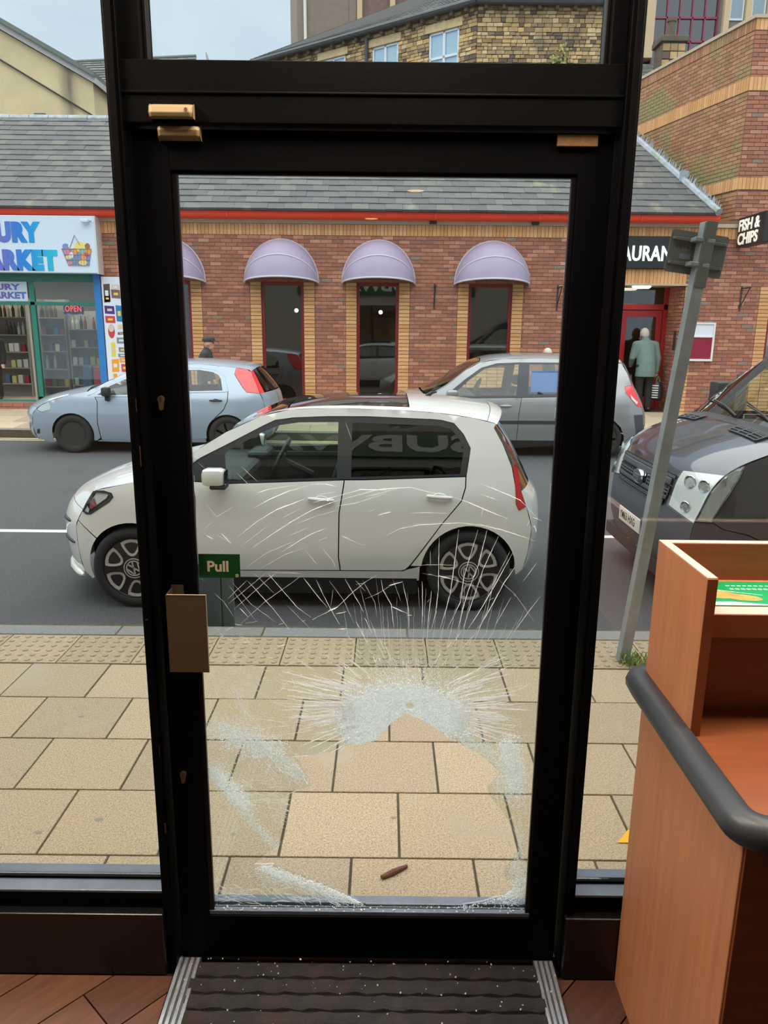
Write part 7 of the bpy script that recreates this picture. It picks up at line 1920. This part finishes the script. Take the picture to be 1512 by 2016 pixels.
# ------------------------------------------------------------------ buildings beyond
tag(B(-40, 60, 20.5, 95, -0.4, 0.0).build('ground', 'asphalt'), 'plain ground between the buildings behind the restaurant', 'ground', kind='structure')
def gable_material():
    m = M('render_beige', S(206, 188, 148), 0.9, var=0.14, vscale=0.9)
    n = m.node_tree.nodes; l = m.node_tree.links; b = n['Principled BSDF']; prev = b.inputs['Base Color'].links[0].from_socket
    g = n.new('ShaderNodeNewGeometry'); nz_ = n.new('ShaderNodeTexNoise'); nz_.inputs['Scale'].default_value = 1.5; mp_ = n.new('ShaderNodeMapping'); mp_.inputs['Scale'].default_value = (3, 1, .5)
    l.new(g.outputs['Position'], mp_.inputs['Vector']); l.new(mp_.outputs['Vector'], nz_.inputs['Vector'])
    s_ = n.new('ShaderNodeSeparateXYZ'); l.new(g.outputs['Position'], s_.inputs[0])
    a = n.new('ShaderNodeMath'); a.operation = 'ADD'; a.inputs[1].default_value = 9.14; l.new(s_.outputs['X'], a.inputs[0])
    ab = n.new('ShaderNodeMath'); ab.operation = 'ABSOLUTE'; l.new(a.outputs[0], ab.inputs[0])
    mr = n.new('ShaderNodeMapRange'); mr.inputs['From Min'].default_value = .30; mr.inputs['From Max'].default_value = .04; mr.inputs['To Max'].default_value = 1.35; l.new(ab.outputs[0], mr.inputs['Value'])
    mu = n.new('ShaderNodeMath'); mu.operation = 'MULTIPLY'; mu.use_clamp = True; l.new(mr.outputs[0], mu.inputs[0]); l.new(nz_.outputs['Fac'], mu.inputs[1])
    mx = n.new('ShaderNodeMix'); mx.data_type = 'RGBA'; l.new(mu.outputs[0], mx.inputs['Factor']); l.new(prev, mx.inputs['A']); mx.inputs['B'].default_value = S(92, 90, 86)
    l.new(mx.outputs['Result'], b.inputs['Base Color'])
gable_material()
M('barge_white', S(180, 178, 176), 0.7); M('slate', S(92, 100, 98), 0.7, ramp=[S(92, 100, 99), S(84, 92, 92), S(100, 108, 104), S(78, 86, 86)], var=0.12, vscale=4)
gb = thing('rendered_house', (-11, 25, 0), 'beige rendered gable house with dark streak rising behind the supermarket', 'building')
MB().prism([(-15, 5), (-15, 12.05), (-10.932, 9.86), (-8.427, 8.53), (-8.45, 5)], 24.0, 30.0).build('gable_wall', 'render_beige', gb)
for dz, th, y0, nm, mt in ((0.0, .16, 23.86, 'barge_board', 'barge_white'), (.16, .13, 23.75, 'roof_edge', 'slate')):
    MB().prism([(-15, 12.05 + dz), (-8.30, 8.48 + dz), (-8.30, 8.48 + dz + th), (-15, 12.05 + dz + th)], y0, 30.2).build(nm, mt, gb)
MB().tube([(-14, 10.8, 0)] and [(-13, 23.95, 10.35), (-11.0, 23.95, 9.10), (-8.46, 23.95, 7.66)], .025, 5).build('cable', 'iron', gb)
B(-10.15, -9.85, 23.9, 24.0, 7.64, 7.72).build('vent', 'slate', gb)

def slate_roof(t, name, a0, a1, b0, b1, rows, wide, mat='slate', single=0):
    """quad a0-a1 (eave) to b0-b1 (ridge) covered with overlapping slates"""
    a0, a1, b0, b1 = map(Vector, (a0, a1, b0, b1)); nrm = (a1 - a0).cross(b0 - a0).normalized()
    if nrm.z < 0: nrm = -nrm
    ro = MB().add([a0, a1, b1, b0], [(0, 1, 2, 3)]).build(name, 'roof_under', t); mb = MB()
    for r in range(rows):
        u0, u1 = r / rows, min(1, (r + 1.15) / rows); p0, p1 = a0.lerp(b0, u0), a1.lerp(b1, u0); q0, q1 = a0.lerp(b0, u1), a1.lerp(b1, u1); n_ = max(1, int((p1 - p0).length / wide))
        for k in range(-1, n_ + 1):
            s0 = max(0, (k + (.5 if r % 2 else 0)) / n_); s1 = min(1, (k + 1 + (.5 if r % 2 else 0)) / n_)
            if s1 - s0 < .002: continue
            e = (s1 - s0) * .02; h = nrm * .05; h2 = nrm * .015
            vs = [p0.lerp(p1, s0 + e) + h, p0.lerp(p1, s1 - e) + h, q0.lerp(q1, s1 - e) + h2, q0.lerp(q1, s0 + e) + h2, p0.lerp(p1, s0 + e), p0.lerp(p1, s1 - e)]
            mb.add(vs, [(0, 1, 2, 3), (4, 5, 1, 0)], R.random())
    o = mb.build('slate', mat, ro); o['kind'] = 'stuff'; return ro
M('stone_dark', S(96, 88, 74), 0.9, var=0.3, vscale=2)
sb = thing('slate_roofed_house', (-9.6, 33, 0), 'dark slate roofed stone house glimpsed behind the beige gable', 'building')
B(-12.6, -7.25, 31.2, 36, 0, 10.5).build('stone_wall', 'stone_dark', sb); B(-7.25, -6.5, 31.2, 33, 0, 10.95).build('annexe', 'stone_dark', sb)
slate_roof(sb, 'roof', (-13, 30.9, 10.42), (-6.95, 30.9, 10.50), (-13, 33.0, 11.70), (-7.5, 33.0, 11.98), 9, .35)
MB().tube([(-13, 30.88, 10.40), (-6.95, 30.88, 10.47)], .07, 8).build('gutter', 'iron', sb)
MB().tube([(-13, 33.0, 11.74), (-7.5, 33.0, 12.02)], .07, 8).build('ridge', 'slate', sb)
B(-11.15, -10.85, 31.18, 31.22, 8.2, 8.9).build('window', 'white_frame', sb)
dsh = thing('satellite_dish', (-6.83, 31.8, 11.0), 'small pale satellite dish on the distant roofline', 'dish')
MB().lathe([(1e-5, .0), (.14, .015), (.25, .05), (.26, .06), (.14, .03), (1e-5, .015)], 20, Matrix.Translation((-6.83, 31.8, 11.52)) @ Matrix.Rotation(math.radians(75), 4, 'Y')).build('reflector', 'barge_white', dsh); MB().tube([(-6.83, 31.85, 10.94), (-6.83, 31.85, 11.5)], .03, 6).build('mast', 'iron', dsh)

# sandstone building with bend
STN = [S(194, 166, 122), S(176, 148, 106), S(156, 132, 97), S(204, 180, 138), S(150, 125, 92), S(167, 143, 110), S(132, 112, 88), S(185, 156, 108), S(100, 88, 77), S(198, 165, 114)]
M('sandstone', S(160, 134, 96), 0.95, ramp=STN, var=0.22, vscale=5, bump=0.4, bscale=12, stain=(0.55, 0.60, S(92, 84, 72)))
M('stone_joint', S(112, 98, 78), 0.95); M('window_white', S(216, 224, 230), 0.5); M('gutter_dark', S(58, 66, 70), 0.5)
glass('sky_glass', (0.86, 0.93, 0.96, 1), 1.0, 1.8)
M('reflection_pale', S(214, 232, 240), 0.5)
SB = thing('sandstone_building', (1.5, 33, 0), 'old sandstone building with slate roof and white windows above the door', 'building')
A0, A1, A2 = Vector((-5.85, 36.7)), Vector((3.1, 30.0)), Vector((8.0, 30.0)); ZE = 12.82; ZL = 10.2
def stone_wall(pa, pb, wins, single):
    d = (pb - pa); L = d.length; d.normalize(); nr = Vector((d.y, -d.x))
    if nr.y > 0: nr = -nr
    mb = MB(); base = pa - nr * .06; base2 = pb - nr * .06
    back = MB(); x = [0, L]
    m = Matrix.Translation((pa.x, pa.y, 0)) @ Matrix.Rotation(math.atan2(d.y, d.x), 4, 'Z')   # local x along, local -y outward
    hs = [(w[0], w[1], w[2], w[3]) for w in wins]
    wall_boxes(back, 0, L, 4, ZE, hs, .05, .5); 
    back.v = [tuple(m @ Vector(p)) for p in back.v]
    w_ = back.build('stone_wall', 'stone_joint', SB)
    z = ZL; bl = []; r = 0
    while z < ZE - .05:
        hgt = R.choice((.11, .13, .16, .12)); u = -R.uniform(0, .2)
        while u < L:
            ln = R.uniform(.14, .36); a, b = max(0, u), min(L, u + ln); u += ln
            if b - a < .05: continue
            hit_ = False
            for w0, w1, z0, z1 in hs:
                if a < w1 and b > w0 and z < z1 and z + hgt > z0:
                    if a < w0 - .03: b = w0
                    elif b > w1 + .03: a = w1
                    else: hit_ = True
            if hit_ or b - a < .05: continue
            bl.append((a, b, z, min(hgt, ZE - z)))
        z += hgt
    vis = [q for q in bl if shows(m @ Vector(((q[0] + q[1]) / 2, 0, q[2] + .08)))]
    vis.sort(key=lambda q: -(q[1] - q[0]) * q[3]); ch_ = set(vis[:single]); rest = MB()
    for q in bl:
        a, b, z, h_ = q; j = .008; pr_ = R.uniform(0, .03)
        vs = [(a + j, -pr_, z + j), (b - j, -pr_ - R.uniform(-.008, .008), z + j + R.uniform(0, .01)), (b - j - R.uniform(0, .012), -pr_, z + h_ - j), (a + j, -pr_, z + h_ - j - R.uniform(0, .012))]
        vs = vs + [(p[0], .06, p[2]) for p in vs]; fs = [(0, 1, 2, 3), (0, 4, 5, 1), (1, 5, 6, 2), (2, 6, 7, 3), (3, 7, 4, 0)]
        tgt = MB() if q in ch_ else rest; tgt.add([m @ Vector(p) for p in vs], fs, R.random())
        if q in ch_: tgt.build('stone', 'sandstone', w_)
    if rest.v: o = rest.build('stone', 'sandstone', w_); o['kind'] = 'stuff'
    for w0, w1, z0, z1 in hs:
        f = MB(); fw = .07; xm = (w0 + w1) / 2
        for bx in ((w0, w0 + fw, z0, z1), (w1 - fw, w1, z0, z1), (w0, w1, z1 - fw, z1), (w0, w1, z0, z0 + fw), (xm - .045, xm + .045, z0, z1), (w0, w1, (z0 + z1) / 2 - .05, (z0 + z1) / 2 + .03)): f.box(bx[0], bx[1], .02, .12, bx[2], bx[3], m=m)
        wo = f.build('window', 'window_white', SB)
        B(w0 + fw, w1 - fw, .085, .095, z0, z1, m=m).build('reflection_sheet', 'reflection_pale', wo)  # pale blue sheet stands in for sky reflected in the panes
        for xa, xb in ((w0 + fw, xm - .045), (xm + .045, w1 - fw)):
            for za, zb_ in ((z0 + fw, (z0 + z1) / 2 - .05), ((z0 + z1) / 2 + .03, z1 - fw)): B(xa, xb, .06, .07, za, zb_, m=m).build('pane', 'sky_glass', wo)
        lt = MB().box(w0 - .15, w1 + .15, -.05, .05, z1 + .01, z1 + .28, tone=.32, m=m).build('lintel', 'sandstone', SB)
    for k in range(int(L / .62)): MB().cham(.2 + k * .62, .32 + k * .62, -.22, .05, ZE - .20, ZE - .06, .02, m=m).build('corbel', 'stone_dark', SB)
    MB().tube([m @ Vector((-.1, -.28, ZE + .02)), m @ Vector((L + .1, -.28, ZE + .02))], .11, 8).build('gutter', 'gutter_dark', SB)
    B(-.1, L + .1, -.22, .05, ZE - .06, ZE + .10, m=m).build('eaves_board', 'gutter_dark', SB)
    return m
mL = stone_wall(A0, A1, [(9.15, 10.43, 10.6, 12.27), (6.51, 7.75, 10.6, 12.30), (3.88, 5.16, 10.6, 12.31)], 130)
mR = stone_wall(A1, A2, [], 165)
MB().tube([mL @ Vector((6.32, -.12, 9)), mL @ Vector((6.32, -.12, ZE - .1))], .07, 8).build('drain_pipe', 'gutter_dark', SB)
slate_roof(SB, 'roof', (A0.x - .1, A0.y - .35, ZE + .08), (A1.x, A1.y - .33, ZE + .08), (-3.6, 38.9, 14.6), (2.75, 34.3, 15.2), 14, .45)
slate_roof(SB, 'roof', (A1.x, A1.y - .33, ZE + .08), (A2.x, A2.y - .33, ZE + .10), (2.75, 34.3, 15.2), (8.2, 34.3, 15.25), 14, .45)
pv = thing('wall_plant', (6.0, 29.9, 10.6), 'small green plant growing out of the sandstone wall', 'plant'); mb = MB()
for i in range(90):
    x = 6.0 + R.gauss(0, .22); z = 10.95 + R.gauss(0, .28); s_ = R.uniform(.03, .06); a = R.uniform(0, 6); y = 29.90 - R.uniform(0, .12)
    mb.add([(x + s_ * math.cos(a + q), y + .02 * math.sin(3 * q), z + s_ * math.sin(a + q)) for q in (0, 1.2, 2.6, 4.2)], [(0, 1, 2, 3)], R.random())
M('wall_leaf', S(146, 150, 80), .8, ramp=[S(150, 152, 84), S(126, 138, 72), S(170, 164, 96)])
o = mb.build('leaves', 'wall_leaf', pv); o['kind'] = 'stuff'; MB().tube([(6.0, 29.97, 10.3), (5.98, 29.9, 11.2)], .015, 5).build('stem', 'stone_dark', pv)

# office block behind
M('office_brick', S(128, 116, 104), .95, var=.12, vscale=3); M('concrete_cream', S(196, 172, 138), .9, var=.06); M('office_panel', S(120, 100, 92), .9, var=.2, vscale=6)
M('magenta_frame', S(140, 50, 84), .5); M('office_grey', S(122, 116, 112), .9, var=.08); M('stain_pale', S(214, 210, 202), .8)
glass('office_glass', (0.10, 0.11, 0.12, 1), 1.0, 1.9)
OB = thing('office_block', (2, 57, 0), 'brown office block with cream concrete grid far behind the sandstone roof', 'building')
MB().add([(-5.9, 55, 8), (-2.05, 55, 8), (-2.05, 55, 30), (-5.9, 55, 30), (-6.9, 60, 8), (-6.9, 60, 30), (-2.05, 60, 30)], [(0, 1, 2, 3), (4, 0, 3, 5), (3, 2, 6, 5)]).build('end_wall', 'office_brick', OB)
B(-2.05, 14, 55.25, 60, 8, 30).build('core', 'office_panel', OB)
MB().tube([(-5.35, 54.9, 12), (-5.40, 54.9, 30)], .10, 8).build('drain_pipe', 'stain_pale', OB); B(-2.55, -2.1, 54.93, 55, 18, 30).build('pilaster', 'office_brick', OB)
for k in range(8): B(-2.05 + k * 2.1, -1.72 + k * 2.1, 54.8, 55.3, 8, 30).build('column', 'concrete_cream', OB)
for z in (15.9, 19.0, 20.9, 24.0): B(-2.05, 14, 54.88, 55.3, z - .16, z + .16).build('band', 'concrete_cream', OB)
for k in range(7):
    for z0, z1 in ((16.1, 18.8), (19.15, 20.74), (21.1, 23.8)):
        x0, x1 = -1.72 + k * 2.1, -.05 + k * 2.1
        if (z0, z1) == (19.15, 20.74):
            fo_ = MB().box(x0 + .1, x1 - .1, 55.0, 55.1, z0, z1 - .1).build('window', 'window_white', OB); B(x0 + .2, x1 - .2, 54.97, 55.0, z0 + .1, z1 - .2).build('pane', 'sky_glass', fo_)
OR = thing('office_wing', (15, 43, 0), 'grey office wing with magenta glazed corner above the mossy wall', 'building')
Yo = 42.0
B(11.2, 12.4, Yo, Yo + 4, 8, 22).build('wall', 'office_brick', OR); B(12.4, 13.0, Yo - .1, Yo + .5, 14.9, 22).build('column', 'concrete_cream', OR)
for z0, z1 in ((15.2, 16.4), (17.3, 18.6)):
    w_ = B(11.5, 12.35, Yo - .06, Yo, z0, z1).build('window', 'window_white', OR); B(11.6, 12.27, Yo - .09, Yo - .06, z0 + .1, z1 - .1).build('pane', 'sky_glass', w_)
slate_roof(OR, 'lower_roof', (11.4, 38.6, 13.0), (14.2, 38.6, 13.0), (11.4, 41.6, 14.5), (14.2, 41.6, 14.5), 9, .4)
B(13.0, 16.2, Yo + .30, Yo + 4, 8, 22).build('core', 'dark_room', OR)
for i in range(5):
    for j in range(6): B(13.05 + i * .62, 13.63 + i * .62, Yo + .20, Yo + .22, 12.6 + j * 1.05, 13.6 + j * 1.05).build('pane', 'office_glass', OR)
for i in range(6): B(13.0 + i * .62, 13.06 + i * .62, Yo + .1, Yo + .26, 12.5, 20).build('mullion', 'magenta_frame', OR)
for j in range(7): B(13.0, 16.16, Yo + .1, Yo + .26, 12.5 + j * 1.05, 12.58 + j * 1.05).build('transom', 'magenta_frame', OR)
B(16.15, 22, Yo - .1, Yo + 4, 8, 22).build('wall', 'office_grey', OR)
for k in range(5):
    B(16.25 + k * 1.05, 16.52 + k * 1.05, Yo - .35, Yo, 12, 22).build('column', 'concrete_cream', OR)
    w_ = B(16.56 + k * 1.05, 17.26 + k * 1.05, Yo - .16, Yo - .1, 16.55, 18.4).build('window', 'window_white', OR); B(16.64 + k * 1.05, 17.18 + k * 1.05, Yo - .19, Yo - .16, 16.65, 18.3).build('pane', 'sky_glass', w_)
CH = thing('stone_chimney', (13.4, 36, 10), 'weathered stone chimney stack standing behind the mossy parapet', 'chimney')
MB().cham(11.25, 12.2, 35, 36.0, 0, 13.35, .03).build('stack', 'stone_dark', CH); MB().cham(11.15, 12.3, 34.9, 36.1, 13.35, 13.58, .03).build('cap_course', 'stone_dark', CH)
for i in range(9):
    for j in range(3): MB().cham(11.27 + j * .31, 11.56 + j * .31, 34.94, 35.02, 10.6 + i * .30, 10.87 + i * .30, .02, tone=R.random()).build('stone', 'sandstone', CH)
MB().lathe([(.18, 13.6), (.16, 14.2), (.2, 14.25), (.2, 14.35), (.12, 14.36)], 12, Matrix.Translation((11.72, 35.5, 0))).build('chimney_pot', 'stone_dark', CH)

# this shop's own fascia outside, mirrored in the parked car's windows
M('fascia_green', S(20, 96, 52), .5)
ss = thing('shop_fascia', (0, 2.1, 3.05), 'green fascia over this shop door, mirrored in the white car window', 'sign')
MB().cham(-3.4, 3.4, 2.055, 2.13, 3.05, 3.75, .01).build('fascia_panel', 'fascia_green', ss)
text('lettering', 'SUBWAY', 'paper_white', ss, Matrix.Translation((1.15, 2.135, 3.2)) @ Matrix.Rotation(PI, 4, 'Z') @ Matrix.Rotation(PI / 2, 4, 'X'), size=.62, depth=.02, bold=.02, xs=1.25)
